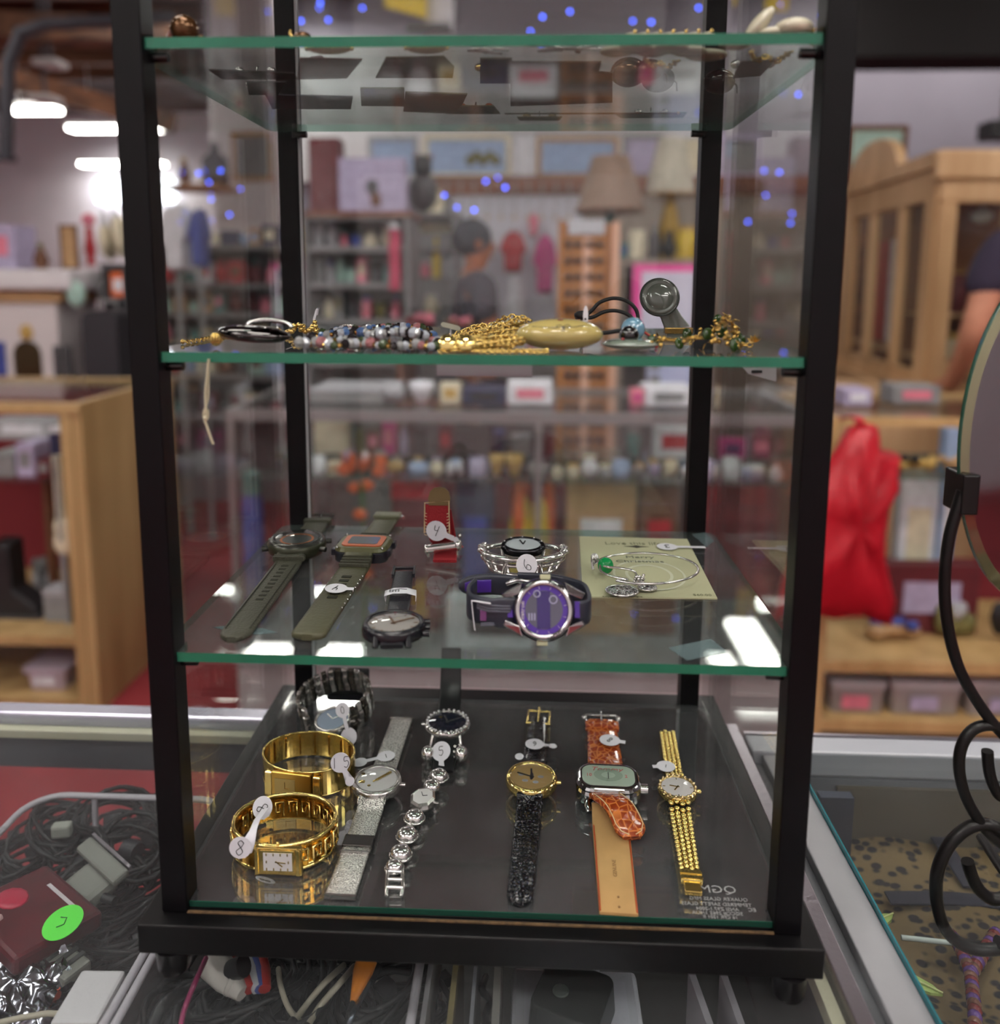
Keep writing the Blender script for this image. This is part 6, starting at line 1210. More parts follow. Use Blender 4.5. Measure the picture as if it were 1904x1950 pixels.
def purple_watch():
    Y = .024; c = at(1035, 1160, Y); t = thing('wrist_watch', 'purple and black digital watch standing on its side near the shelf front', 'watch', (c.x, Y, Z3)); k = pxm(Y)
    vm = mat('violet', (72, 40, 140), .3); dk = mat('purple_black', (30, 28, 38), .35); bl = mat('strap_slate', (44, 46, 58), .38)
    r = 62*k; F = frame((c.x, Y, Z3+r*1.12), (1, 0, .02), (0, 0, 1), Vector((.02, -1, .38)))
    MB(F).lathe([(r*.86, -.006), (r*1.0, -.003), (r, .001), (r*.94, .003)], None, 48).build('watch_case', dk, t)
    MB(F).lathe([(r*.95, .003), (r*.93, .0052), (r*.78, .0058), (r*.76, .0045)], None, 48, cap=False).build('bezel', mat('chrome_bezel', (196, 194, 196), .12, 1), t)
    MB(F).lathe([(r*.985, -.001), (r*1.0, .0005), (r*.985, .002)], None, 48, cap=False).build('violet_ring', vm, t)
    MB(F).lathe([(r*.77, .0046), (r*.6, .0046)], None, 48, cap=False).build('dial_ring', vm, t); MB(F).lathe([(r*.61, .0045), (.00001, .0045)], None, 40, cap=False).build('screen', mat('screen_grey', (84, 82, 98), .3), t)
    MB(F).bx(-r*.22, r*.2, -r*.58, r*.58, .0046, .0049).build('screen_band', mat('screen_violet', (54, 40, 100), .25), t)
    q = MB(F); q.lathe([(r*.1, .005), (r*.14, .005)], T(r*.3, r*.32, 0), 20, cap=False); q.lathe([(r*.08, .005), (r*.12, .005)], T(-r*.22, r*.5, 0), 20, cap=False); [q.bx(-r*.5+i*r*.09, -r*.45+i*r*.09, -r*.32, -r*.1, .0048, .0051) for i in range(3)]; q.build('screen_mark', mat('screen_mark', (150, 146, 176), .4), t)
    q = MB(F)
    for i in range(12): a = R(i*30+12); q.box((r*.7*cos(a), r*.7*sin(a), .0048), (r*.09, r*.012, .0003), RZ(math.degrees(a)))
    q.text('Armitron', .0034, T(-r*.685, -.002, .0048) @ RZ(90), .0001); q.build('dial_print', mat('white_print', (200, 190, 196), .5), t)
    q = MB(F)
    for s_, an, sz in (('LIGHT', 62, .0034), ('MODE', -62, .0038), ('RESET', 118, .0026)):
        q.text(s_, sz, RZ(an-90 if an > 0 else an+90) @ T(0, r*.88 if an > 0 else -r*.88, .0057), .00015)
    q.build('bezel_lettering', ink, t)
    cb = mat('button_cream', (186, 184, 150), .35)
    for s_ in (1, -1): MB(F).box((.001*s_, s_*r*1.02, .0005), (r*.34, r*.17, .005)).build('button', cb, t, bevel=.0005)
    for sx in (-1, 1):
        for sy in (-1, 1): MB(F).add([(sx*r*.78, sy*r*.5, -.001), (sx*r*1.28, sy*r*.3, -.003), (sx*r*1.38, sy*r*.5, -.004), (sx*r*.66, sy*r*.88, -.001), (sx*r*.78, sy*r*.5, .004), (sx*r*1.22, sy*r*.32, .001), (sx*r*1.32, sy*r*.48, .0), (sx*r*.68, sy*r*.84, .003)], [(0, 1, 2, 3), (4, 5, 6, 7), (0, 1, 5, 4), (1, 2, 6, 5), (2, 3, 7, 6), (3, 0, 4, 7)]).build('chrome_lug', MATS['chrome_bezel'], t, bevel=.0005)
        MB(F).bx(sx*r*.98, sx*r*1.16, -r*.26, r*.26, -.002, .001).build('violet_link', vm, t, bevel=.0004)
    # closed strap loop behind: right side curls back, left side comes to the front with a free end
    W = 34*k*2*.82; zc = Z3+r*.98
    X = lambda px, yy, zz=0: Vector((at(px, 1160, yy).x, yy, zc+zz))
    L1 = MB().ribbon(spline([X(985, Y+.001), X(950, Y-.001, .0005), X(915, Y+.001, .001), X(895, Y+.006, .001), X(893, Y+.014, .002), X(905, Y+.022, .003)], 4), (0, .0, 1), [W*1.12]*5+[W]*16, .0024).build('strap', bl, t)
    q = MB(); [q.ribbon([X(972, Y-.0012, W*(.28-.1*i)), X(930, Y-.0032, W*(.34-.1*i)), X(908, Y-.001, W*(.40-.1*i))], (0, 0, 1), .0009, .0006) for i in range(3)]; [q.ribbon([X(972, Y-.0012, -W*(.3+.07*i)), X(915, Y-.0022, -W*(.36+.07*i))], (0, 0, 1), .0009, .0006) for i in range(2)]; q.build('strap_ridge', mat('ridge_grey', (90, 92, 104), .3), L1)
    p = X(920, Y-.0012, -.001); MB().bx(p.x-.0016, p.x+.0018, p.y-.001, p.y+.001, p.z-.003, p.z+.003).build('strap_window', mat('mauve', (120, 70, 120), .4), L1, bevel=.0005)
    L2 = MB().ribbon(spline([X(1090, Y+.001), X(1118, Y+.004), X(1120, Y+.016), X(1105, Y+.03), X(1050, Y+.04), X(985, Y+.042)], 4), (0, 0, 1), W*.9, .0024).build('strap', bl, t)
    L3 = MB().ribbon(spline([X(985, Y+.03, .003), X(940, Y+.03, .004), X(905, Y+.028, .004)], 4)+[X(893, Y+.027, .004), X(882, Y+.027, .004), X(874, Y+.027, .004)], (0, 0, 1), [W*.8]*9+[W*.72, W*.5, W*.2], .003).build('strap_end', bl, t)
    L4 = MB().ribbon([X(935, Y+.027, .004), X(900, Y+.0255, .004), X(885, Y+.025, .004)], (0, 0, 1), [W*.5, W*.5, W*.3], .0008).build('violet_inlay', vm, L3)
    MB().tube([X(965, Y+.026, .006), X(985, Y+.024, .009), X(1010, Y+.024, .008)], .0014, 8).build('buckle', MATS['chrome_bezel'], t)
    pb2 = MB().ribbon([X(934, Y-.004, .0068), X(905, Y-.003, .0075), X(898, Y+.001, .006), X(900, Y-.0015, .0), X(904, Y-.002, -.009)], (.2, -1, .2), .0035, .0003).build('price_tag', tagw, t)
purple_watch()
def card():
    P = [onz(1110, 1137, Z3+.0008), onz(1366, 1140, Z3+.0008), onz(1308, 1027, Z3+.0008), onz(1103, 1022, Z3+.0008)]
    t = thing('jewellery_card', 'cream printed card under the charm bangle at the shelf right', 'card', (P[0]+P[2])/2)
    q = MB(); q.add([(p.x, p.y, Z3+.0002) for p in P]+[(p.x, p.y, Z3+.0011) for p in P], [(0, 3, 2, 1), (4, 5, 6, 7), (0, 1, 5, 4), (1, 2, 6, 5), (2, 3, 7, 6), (3, 0, 4, 7)]); q.build('card', mat('card_cream', (186, 184, 150), .75), t)
    ux = (P[1]-P[0]).normalized(); z = Z3+.00125; ct = (P[0]+P[1]+P[2]+P[3])/4
    pm = mat('card_print', (112, 112, 84), .7); q = MB()
    def tx(s_, px, py, sz, sx=1): q.text(s_, sz, frame((onz(px, py, z).x, onz(px, py, z).y, z), ux, (0, 1, 0), Vector((0, 0, 1))), .00004, sx=sx)
    tx('Love this life', 1205, 1035, .0085, .95); q.build('card_title', pm, t); q = MB()
    tx('Merry', 1218, 1061, .0062, 1.3); tx('Christmas', 1218, 1069, .0062, 1.3); q.build('card_greeting', mat('card_ink', (92, 96, 84), .7), t); q = MB()
    for i, s_ in enumerate(('wishing you joy and peace', 'this season and', 'all the year')): pass
    tx('$60.00', 1337, 1133, .0042); tx('adjustable bangle', 1185, 1136, .0036); q.build('small_print', pm, t)
    c = onz(1236, 1094, z); MB(T(c.x, c.y, z)).lathe([(.0135, 0), (.0155, 0)], None, 40, 1.2, cap=False).build('printed_ring', mat('card_pale', (206, 206, 184), .7), t); MB(T(c.x-.0, c.y, z)).lathe([(.022, 0), (.0235, 0)], None, 40, 1.15, cap=False).build('printed_ring', MATS['card_pale'], t)
    MB(T(*onz(1212, 1041, z))).prism([(-.009, 0), (-.003, .0012), (0, .003), (.003, .0012), (.009, 0), (.003, -.0012), (0, -.003), (-.003, -.0012)], 0, .0001).build('hang_hole', mat('hole_dark', (50, 46, 34), .8), t)
    c = onz(1270, 1041, z+.0008); price_tag(frame(c, (0, -1, 0), (0, 0, 1), Vector((0, 0, 1))) @ RZ(180), t, '3', .0072, 90, .02, 0, h=.0065)
    # bangle
    b = thing('charm_bangle', 'silver wire bangle with a green bead and two charms on the cream card', 'bracelet', onz(1220, 1085, Z3)); zz = Z3+.0085
    c = onz(1228, 1081, zz); pts = [];
    for x in range(-128, 196, 9): a = R(x); pts.append((c.x+.0335*cos(a), c.y+.0275*sin(a), zz-.0035*sin(a)*0+.001*cos(a)))
    MB().tube(pts, .00085, 8).build('wire', silver, b)
    E = Vector(pts[-1]); p2 = [onz(1128, 1062, zz), onz(1150, 1078, zz), onz(1180, 1082, zz), onz(1205, 1087, zz), onz(1212, 1096, zz-.003), onz(1214, 1106, zz-.005)]; MB().tube(spline([E]+p2, 3), .00085, 8).build('wire', silver, b)
    q = MB(); s0 = Vector(pts[0]); e = onz(1145, 1088, zz-.002); q.tube(spline([e+Vector((0, .006, .002)), e, onz(1165, 1098, zz-.002), onz(1195, 1104, zz-.002), s0], 4), .00085, 8); q.build('wire', silver, b)
    q = MB(); cc = onz(1133, 1064, zz+.001); [q.tube([cc+Vector((.0022*cos(R(x+i*50)), .0016*(i-2), .0022*sin(R(x+i*50)))) for x in range(0, 361, 40)], .0006, 6) for i in range(5)]; q.build('coil', silver, b)
    MB().sph(onz(1153, 1077, zz-.001), .0052, (1, .9, 1.05), 20).build('green_bead', mat('green_bead', (20, 140, 74), .12), b, label='glossy green bead')
    q = MB(); rr = random.Random(3); cc = onz(1218, 1109, Z3+.005); [q.sph(cc+Vector((.006*(rr.random()-.5), .006*(rr.random()-.5), .0055*(rr.random()-.3))), .0011, n=8) for i in range(26)]; q.build('charm_cluster', silver, b)
    sm = cells('filigree', (36, 36, 38), (226, 226, 228), 620, .2, .9, 1.4, .42)
    for x, y, r_, l in ((1184, 1127, .0098, 'large'), (1232, 1121, .0056, 'small')):
        cc = onz(x, y, Z3+.0016+.001); MB(T(*cc)).lathe([(r_*.9, -.0004), (r_, .0003), (r_*.85, .0012), (.00001, .0014)], None, 28, .85).build('charm', sm, b); MB(T(*cc)).tube([(r_*cos(R(x_)), r_*.85*sin(R(x_)), .0008) for x_ in range(0, 360, 15)], .0007, 6, closed=True).build('charm_rim', silver, b)
card()
# ---- bottom glass (Z4)
def greek_bangle():
    k = pxm(.065); t = None; Z0 = Z4
    Yb = onz(542, 1600, Z0).y; top = .0172
    # centre from the rim ellipse
    c = onz(542, 1558, Z0+top); t = thing('bangle_watch', 'gold bangle watch with Greek key pattern and small rectangular dial, frontmost left', 'watch', (c.x, c.y, Z0)); M = T(c.x, c.y, Z0)
    a = 102*pxm(c.y); b = .0222
    MB(M).band(a, b, .001, top, .0016, 72).build('band', mat('gold_dark', (178, 130, 48), .22, 1), t)
    for z in (.0014, top-.0004): MB(M).tube([((a+.001)*cos(R(x)), (b+.001)*sin(R(x)), z) for x in range(0, 360, 5)], .0012, 8, closed=True).build('rim_wire', goldb, t)
    def on(s_, z, o=.0022): return ((a+o)*cos(R(s_)), (b+o)*sin(R(s_)), z)
    q = MB(M)
    unit_ = [(0, .1), (0, .9), (.8, .9), (.8, .32), (.38, .32), (.38, .6)]
    for i in range(17):
        s0 = -62+i*16.5
        if s0 > 205: break
        q.tube([on(s0+12.5*u, .0028+(top-.0056)*v) for u, v in unit_], .00085, 6); q.tube([on(s0+12.5*.8, .0028+(top-.0056)*.1), on(s0+16.5, .0028+(top-.0056)*.1)], .00085, 6)
    q.build('greek_key', goldb, t)
    q = MB(M); [q.tube([((a-.0008)*cos(R(s0+12.5*u)), (b-.0008)*sin(R(s0+12.5*u)), .0028+(top-.0056)*v) for u, v in unit_], .0006, 6) for s0 in range(20, 165, 17)]; q.build('greek_key_inside', goldb, t)
    f = frame((0, -b-.0024, top/2+.0006), (1, 0, 0), (0, 0, 1), Vector((-.1, -1, 0))); G = M @ T(.0035, .0005, 0) @ f
    MB(G).bx(-.0135, .0135, -.0086, .0080, -.002, .0012).build('watch_case', gold, t, bevel=.0006); MB(G).bx(-.0098, .0098, -.0068, .0068, .0012, .0017).build('bezel', goldb, t, bevel=.0003); MB(G).bx(-.0078, .0085, -.0054, .0054, .0017, .0019).build('dial', dialw, t)
    for sx in (-1, 1): MB(G).bx(sx*.0118-.0009, sx*.0118+.0009, -.0082, .0078, .0012, .0022).build('case_bar', goldb, t, bevel=.0003)
    q = MB(G); [q.bx(x-.0003, x+.0003, y-.0008, y+.0008, .0019, .0021) for x, y in ((-.006, .0045), (-.002, .0045), (.002, .0045), (.006, .0045), (-.006, -.0045), (-.002, -.0045), (.002, -.0045), (.006, -.0045), (-.006, 0), (.0065, 0))]; q.build('hour_marks', gold, t)
    for an, l in ((-95, .005), (-130, .004)): MB(G @ RZ(an)).bx(-.0003, .0003, -.001, l, .0021, .0023).build('hand', gold, t)
    MB(G).sph((0, .0102, .0), .0012, n=8).build('crown', gold, t)
    for sx in (-1, 1): MB(M).sph((sx*(a+.001), 0, top-.0005), .0016, n=8).build('hinge', goldb, t)
    # long tag hanging over the rim: inner end upper right, outer end lower left
    q = MB(); D = [at(468, 1612, c.y-b-.0032), at(482, 1580, c.y-b-.001), at(490, 1560, c.y-.4*b), at(505, 1540, c.y), at(518, 1530, c.y+.3*b)]
    tg = MB().ribbon([D[0]+Vector((0, 0, -.005)), D[0], D[1], D[2], D[3]], (1, .1, .3), [.007, .0105, .0045, .0042, .0045], .0003).build('price_tag', tagw, t)
    price_tag(frame(at(458, 1614, c.y-b-.004), (.97, .1, .12), (0, 0, 1), Vector((-.2, -1, .05))), t, '8', .0062, -20, .0, 0, h=.0085); price_tag(frame(at(500, 1538, c.y+.2*b), (.8, .2, .5), (0, 0, 1), Vector((-.3, -.9, .5))), t, '8', .0062, 75, 0, 0, h=.007)
greek_bangle()
def gold_bangle():
    top = .0185; c = onz(588, 1430, Z4+top); t = thing('bangle_watch', 'plain gold bangle watch tagged fifteen behind the Greek key one', 'watch', (c.x, c.y, Z4)); k = pxm(c.y); M = T(c.x, c.y, Z4) @ RZ(-8)
    a = 94*k; b = .0225; ym = b
    MB(M).band(a, b, .001, top, .001, 72).build('band', gold, t); q = MB(M); [q.tube([((a+.0006)*cos(R(x)), (b+.0006)*sin(R(x)), z) for x in range(0, 360, 5)], .0007, 6, closed=True) for z in (.0012, top-.0003)]; q.build('rim_wire', goldb, t)
    q = MB(M); [q.tube([((a-.0004)*cos(R(x)), (b-.0004)*sin(R(x)), .0025), ((a-.0004)*cos(R(x)), (b-.0004)*sin(R(x)), top-.002)], .0005, 5) for x in range(20, 180, 20)]; q.build('link_line', mat('gold_dark', (178, 130, 48), .22, 1), t)
    G = M @ frame((-.001, -b-.0022, top*.5-.0005), (1, 0, 0), (0, 0, 1), Vector((0, -1, .03)))
    MB(G).bx(-.014, .013, -.0098, .0092, -.002, .0012).build('watch_case', mat('gold_satin', (206, 162, 82), .3, 1), t, bevel=.0008); MB(G).bx(-.0115, .0025, -.0055, .0055, .0012, .0016).build('dial', mat('dial_gold', (180, 152, 92), .3, .5), t, bevel=.0002)
    q = MB(G); q.bx(-.0045, -.0042, -.001, .0035, .0016, .0018); q.bx(-.0045, -.001, -.001, -.0007, .0016, .0018); q.build('hand', mat('gold_dark', (178, 130, 48), .22, 1), t)
    for sx in (-1, 1): MB(G).bx(sx*.0165-.0028, sx*.0165+.0028, -.008, .008, -.003, .0002).build('end_link', gold, t, bevel=.0008)
    p = at(648, 1452, c.y-b*.72-.003); price_tag(frame(p, (1, .25, 0), (0, 0, 1), Vector((.25, -1, .25))) @ RZ(25), t, '15', .0062, -25, .005, .003, h=.0065)
gold_bangle()
def link_watch():
    c = onz(641, 1372, Z4); t = thing('wrist_watch', 'chunky silver link watch standing in a closed loop, rear left', 'watch', (c.x, c.y, Z4)); k = pxm(c.y); a = 72*k; b = .025; h = .0205
    M = T(c.x, c.y+.004, Z4+.0045) @ RX(12) @ RY(-5)
    for sgn in (0,):
        n = 30
        for i in range(n):
            x = 360*i/n
            if 235 < x < 305: continue
            an = R(x); p = (a*cos(an), b*sin(an)); nz = math.degrees(math.atan2(sin(an)/b, cos(an)/a))
            L = M @ T(p[0], p[1], h/2) @ RZ(nz+90)
            s0 = 2*pi*((a+b)/2)/n*.94
            o = MB(L).box((0, 0, h*.34), (s0*.86, .0032, h*.3)).box((0, 0, -h*.34), (s0*.86, .0032, h*.3)).box((s0*.1, 0, 0), (s0*.8, .0042, h*.34)); o.build('band_link', silver if i % 2 else mat('steel_dark', (120, 116, 108), .25, .95), t, bevel=.0007)
    G = M @ frame((.003, -b+.004, h/2-.001), (1, 0, 0), (0, 0, 1), Vector((0, -.12, .99))) @ Matrix.Diagonal((.95, .8, 1, 1))
    MB(G).lathe([(.0135, -.003), (.0152, .001), (.0145, .003)], None, 36).build('watch_case', silver, t); MB(G).lathe([(.0145, .003), (.0138, .0042), (.0122, .0042), (.012, .0034)], None, 36, cap=False).build('bezel', steel, t); MB(G).lathe([(.0122, .0035), (.00001, .0035)], None, 36, cap=False).build('dial', mat('dial_blue', (150, 164, 184), .12, .3), t)
    MB(G).cyl((.0148, 0, 0), (.0175, 0, 0), .0018, n=10).build('crown', silver, t)
    for an, l in ((40, .008), (-60, .006)): MB(G @ RZ(an)).bx(-.0004, .0004, 0, l, .0037, .0039).build('hand', steel, t)
    p = at(652, 1352, c.y-b-.006); price_tag(frame(p, (.9, 0, .35), (0, 0, 1), Vector((0, -1, .5))), t, '0', .0052, 0, .0085, .006, h=.005)
link_watch()
def mesh_watch():
    t, M, Lf, Lb = straps((650, 1712), (765, 1378), (718, 1488), Z4, 'silver mesh band watch with round white face and gold hands', hz=.008)
    wv = cells('woven_silver', (84, 84, 86), (224, 222, 218), 1000, .3, .9, .7, .35, stretch=(1, 1.5, 1))
    s1 = strap(M, -.014, -Lf, .007, .0022, .0165, .0165, .0022, wv, t, n=24); s2 = strap(M, .014, Lb, .007, .0022, .0165, .0155, .0022, wv, t)
    y = -Lf*.56; MB(M).bx(-.0088, .0088, y-.0045, y+.0045, .0006, .005).build('clasp', mat('clasp_steel', (120, 118, 116), .2, 1), t, bevel=.0005); MB(M).bx(-.0086, .0086, y-.0095, y-.0082, .0006, .0046).build('clasp_bar', steel, t)
    MB(M).bx(-.0084, .0084, Lb, Lb+.0022, .001, .004).build('end_bar', silver, t); MB(M).bx(-.0086, .0086, -Lf-.0015, -Lf, .0008, .0034).build('end_bar', silver, t)
    head(M, .0165, .0072, .003, silver, dialw, t, bez=steel, hand=goldb, hands=((-38, .72), (-42, -.2)), crown=1, ticks=0)
    q = MB(M); q.bx(-.0115, -.0075, -.004, -.001, .0088, .0091); q.sph((-.0105, .006, .0089), .0018, (1, 1, .2), 8); q.sph((-.004, -.006, .0089), .0016, (1, 1, .2), 8); q.build('gold_mark', goldb, t); MB(M @ RZ(-40)).bx(-.0009, .0009, -.0005, .0115, .0092, .0096).build('hand', goldb, t)
    lugs(M, .0165, .015, .003, silver, t, .003)
    c = onz(735, 1437, Z4+.005); price_tag(frame((c.x, c.y, Z4+.0038), (.2, -1, 0), (0, 0, 1), Vector((0, -.25, 1))) @ RZ(10), t, '1', .0062, 90, .008, .005, h=.004)
mesh_watch()
def ball_bracelet():
    pt = [(848, 1428), (842, 1448), (832, 1470), (822, 1492), (805, 1520), (788, 1558), (775, 1592), (764, 1627), (752, 1668)]
    c = onz(805, 1518, Z4+.006); t = thing('bracelet_watch', 'silver bracelet watch of round ball links with a small oval face', 'watch', (c.x, c.y, Z4))
    for i, (x, y, r) in enumerate(((835, 1478, .0062), (822, 1497, .0055), (789, 1556, .006), (775, 1590, .0061), (763, 1625, .0061), (751, 1650, .005))):
        p = onz(x, y, Z4+r*.8); 
        MB(T(*p)).sph((0, 0, 0), r, (1.05, .95, .75), 20).build('ball_link', silver, t)
        if i not in (1,): MB(T(*p)).tube([(r*1.02*cos(R(a)), r*.9*sin(R(a)), -.001) for a in range(0, 360, 20)], .0009, 6, closed=True).build('link_ring', silver, t)
    pr = [(828, 1487), (812, 1508), (797, 1540), (782, 1573), (769, 1608), (757, 1640)]
    for (x, y) in pr: p = onz(x, y, Z4+.003); MB(T(*p) @ RZ(-20)).bx(-.0022, .0022, -.0032, .0032, -.001, .0012).build('connector', steel, t, bevel=.0004)
    d = onz(789, 1556, Z4)-onz(822, 1492, Z4); G = T(c.x, c.y, Z4) @ RZ(math.degrees(math.atan2(d.x, -d.y)))
    MB(G).lathe([(.0072, .001), (.0085, .0035), (.0082, .006), (.0068, .0072), (.0062, .0066)], None, 8, 1.25, smooth=False).build('watch_case', silver, t); MB(G).lathe([(.0066, .0068), (.00001, .0068)], None, 24, 1.2, cap=False).build('dial', dialw, t)
    for an, l in ((30, .004), (-70, .003)): MB(G @ RZ(an)).bx(-.0002, .0002, 0, l, .007, .0072).build('hand', ink, t)
    MB(G).cyl((.0082, 0, .0035), (.0105, 0, .0035), .001, n=8).build('crown', silver, t)
    a = onz(752, 1690, Z4+.004); b = onz(752, 1660, Z4+.004); q = MB()
    for sx in (-1, 1): q.tube([b+Vector((sx*.0042, 0, 0)), a+Vector((sx*.0045, 0, 0)), a+Vector((sx*.004, -.004, -.002))], .0011, 8)
    for s_ in (0, .5, 1): p = a.lerp(b, s_); q.tube([p+Vector((-.0044, 0, 0)), p+Vector((.0044, 0, 0))], .0011, 8)
    q.build('clasp', silver, t)
    c2 = onz(840, 1442, Z4+.004); price_tag(frame((c2.x, c2.y, Z4+.0085), (.97, -.2, 0), (0, 0, 1), Vector((-.2, -.6, .8))) @ RZ(15), t, '5', .0066, 0, .013, .0035, h=.006, curl=5)
ball_bracelet()
def crystal_watch():
    t, M, Lf, Lb = straps((845, 1425), (866, 1278), (852, 1380), Z4, 'dark dial watch with a crystal set bezel and raised black strap', hz=.012)
    st = mat('strap_black2', (18, 18, 22), .35); M2 = M
    MB(M).ribbon([(0, .014, .01), (0, .024, .017), (0, .033, .026), (.0, .038, .04), (0, .04, .052)], (1, 0, 0), [.0165, .0165, .016, .0155, .015], .0022).build('strap', st, t)
    MB(M).ribbon([(0, -.014, .01), (0, -.02, .006), (0, -.026, .002), (0, -.04, .0014)], (1, 0, 0), [.0165, .0165, .016, .014], .0022).build('strap', st, t)
    head(M, .0165, .0055, .0095, silver, mat('dial_navy', (34, 38, 54), .15), t, bez=cells('crystal_bezel', (120, 120, 120), (236, 234, 230), 500, .1, .9, 1, .3), hand=steel, crown=-1)
    q = MB(M); [q.sph((.0148*cos(R(a)), .0148*sin(R(a)), .0152), .0010, n=6) for a in range(0, 360, 15)]; q.build('crystal_stone', mat('crystal_stone', (236, 236, 240), .05, .6), t)
    for sx in (-1, 1): MB(M).tube([(sx*.0095, -.012, .011), (sx*.0105, -.016, .006), (sx*.011, -.018, .0012)], .0013, 8).build('lug', silver, t)
    for sx in (-1, 1): MB(M).sph((sx*.0115, -.026, .0055), .0055, (.9, 1, 1), 16).build('silver_ball', silver, t)
    q = MB(M); rr = random.Random(9); [q.sph((.006+.008*rr.random(), -.03+.014*rr.random(), .003+.006*rr.random()), .0014, n=6) for i in range(16)]; q.build('stone_cluster', silver, t)
    b = thing('velvet_pad', 'small black velvet pad behind the chunky link watch', 'pad', onz(655, 1300, Z4)); p = at(655, 1284, .2); MB().bx(p.x-.0165, p.x+.0165, .211, .2185, Z4, at(655, 1278, .211).z).build('pad', mat('velvet', (16, 16, 20), .9), b, bevel=.002); MB().bx(p.x-.0165, p.x+.0165, .2101, .211, Z4+.002, Z4+.006).build('seam', black_s, b)
crystal_watch()
def croc_black():
    t, M, Lf, Lb = straps((985, 1730), (1024, 1368), (1012, 1483), Z4, 'gold cased watch on a black crocodile strap with buckle at the back', hz=.008)
    cr = cells('croc_black', (8, 8, 12), (44, 46, 56), 420, .22, 0, 1.4, .25, coat=.3, feature='DISTANCE_TO_EDGE')
    s1 = strap(M, -.015, -Lf+.008, .0075, .002, .0165, .0145, .003, cr, t, tip=.0075, dome=.0008); strap(M, .015, Lb-.004, .0075, .002, .0165, .0135, .003, cr, t, dome=.0008)
    MB(M).bx(-.0095, .0095, .019, .0235, .001, .0062).build('strap_loop', cr, t, bevel=.0006); rbuckle(M, Lb-.004, .0165, goldb, t, .003, True, .016)
    head(M, .0172, .0075, .003, goldb, mat('dial_champagne', (170, 140, 92), .3), t, bez=goldb, hand=ink, hands=((5, .5), (70, .6)), ticks=0)
    q = MB(M); [q.sph((x, y, .0092), .0016, (1.6, 1.2, .15), 8) for x, y in ((-.007, .002), (-.004, -.004), (.006, .001), (.003, -.005))]; q.build('dial_figure', mat('figure_grey', (150, 150, 156), .4), t); MB(M).sph((0, .001, .0092), .002, (.8, 2.4, .15), 8).build('dial_figure', mat('figure_dark', (40, 40, 46), .4), t)
    q = MB(M); [q.sph((.0155*cos(R(a)), .0155*sin(R(a)), .0095), .0016, (1, 1, .7), 10) for a in (200, 250, 300, 340)]; q.build('bezel_stud', goldb, t)
    c = onz(1018, 1415, Z4+.006); price_tag(frame((c.x, c.y, Z4+.0052), (.0, 1, 0), (0, 0, 1), Vector((0, -.2, 1))) @ RZ(-8), t, '6', .0066, 100, .004, .003, h=.005); MB(M).sph((-.0105, .031, .0035), .004, (.8, 1, .12), 12).build('tag_end', tagw, t)
croc_black()
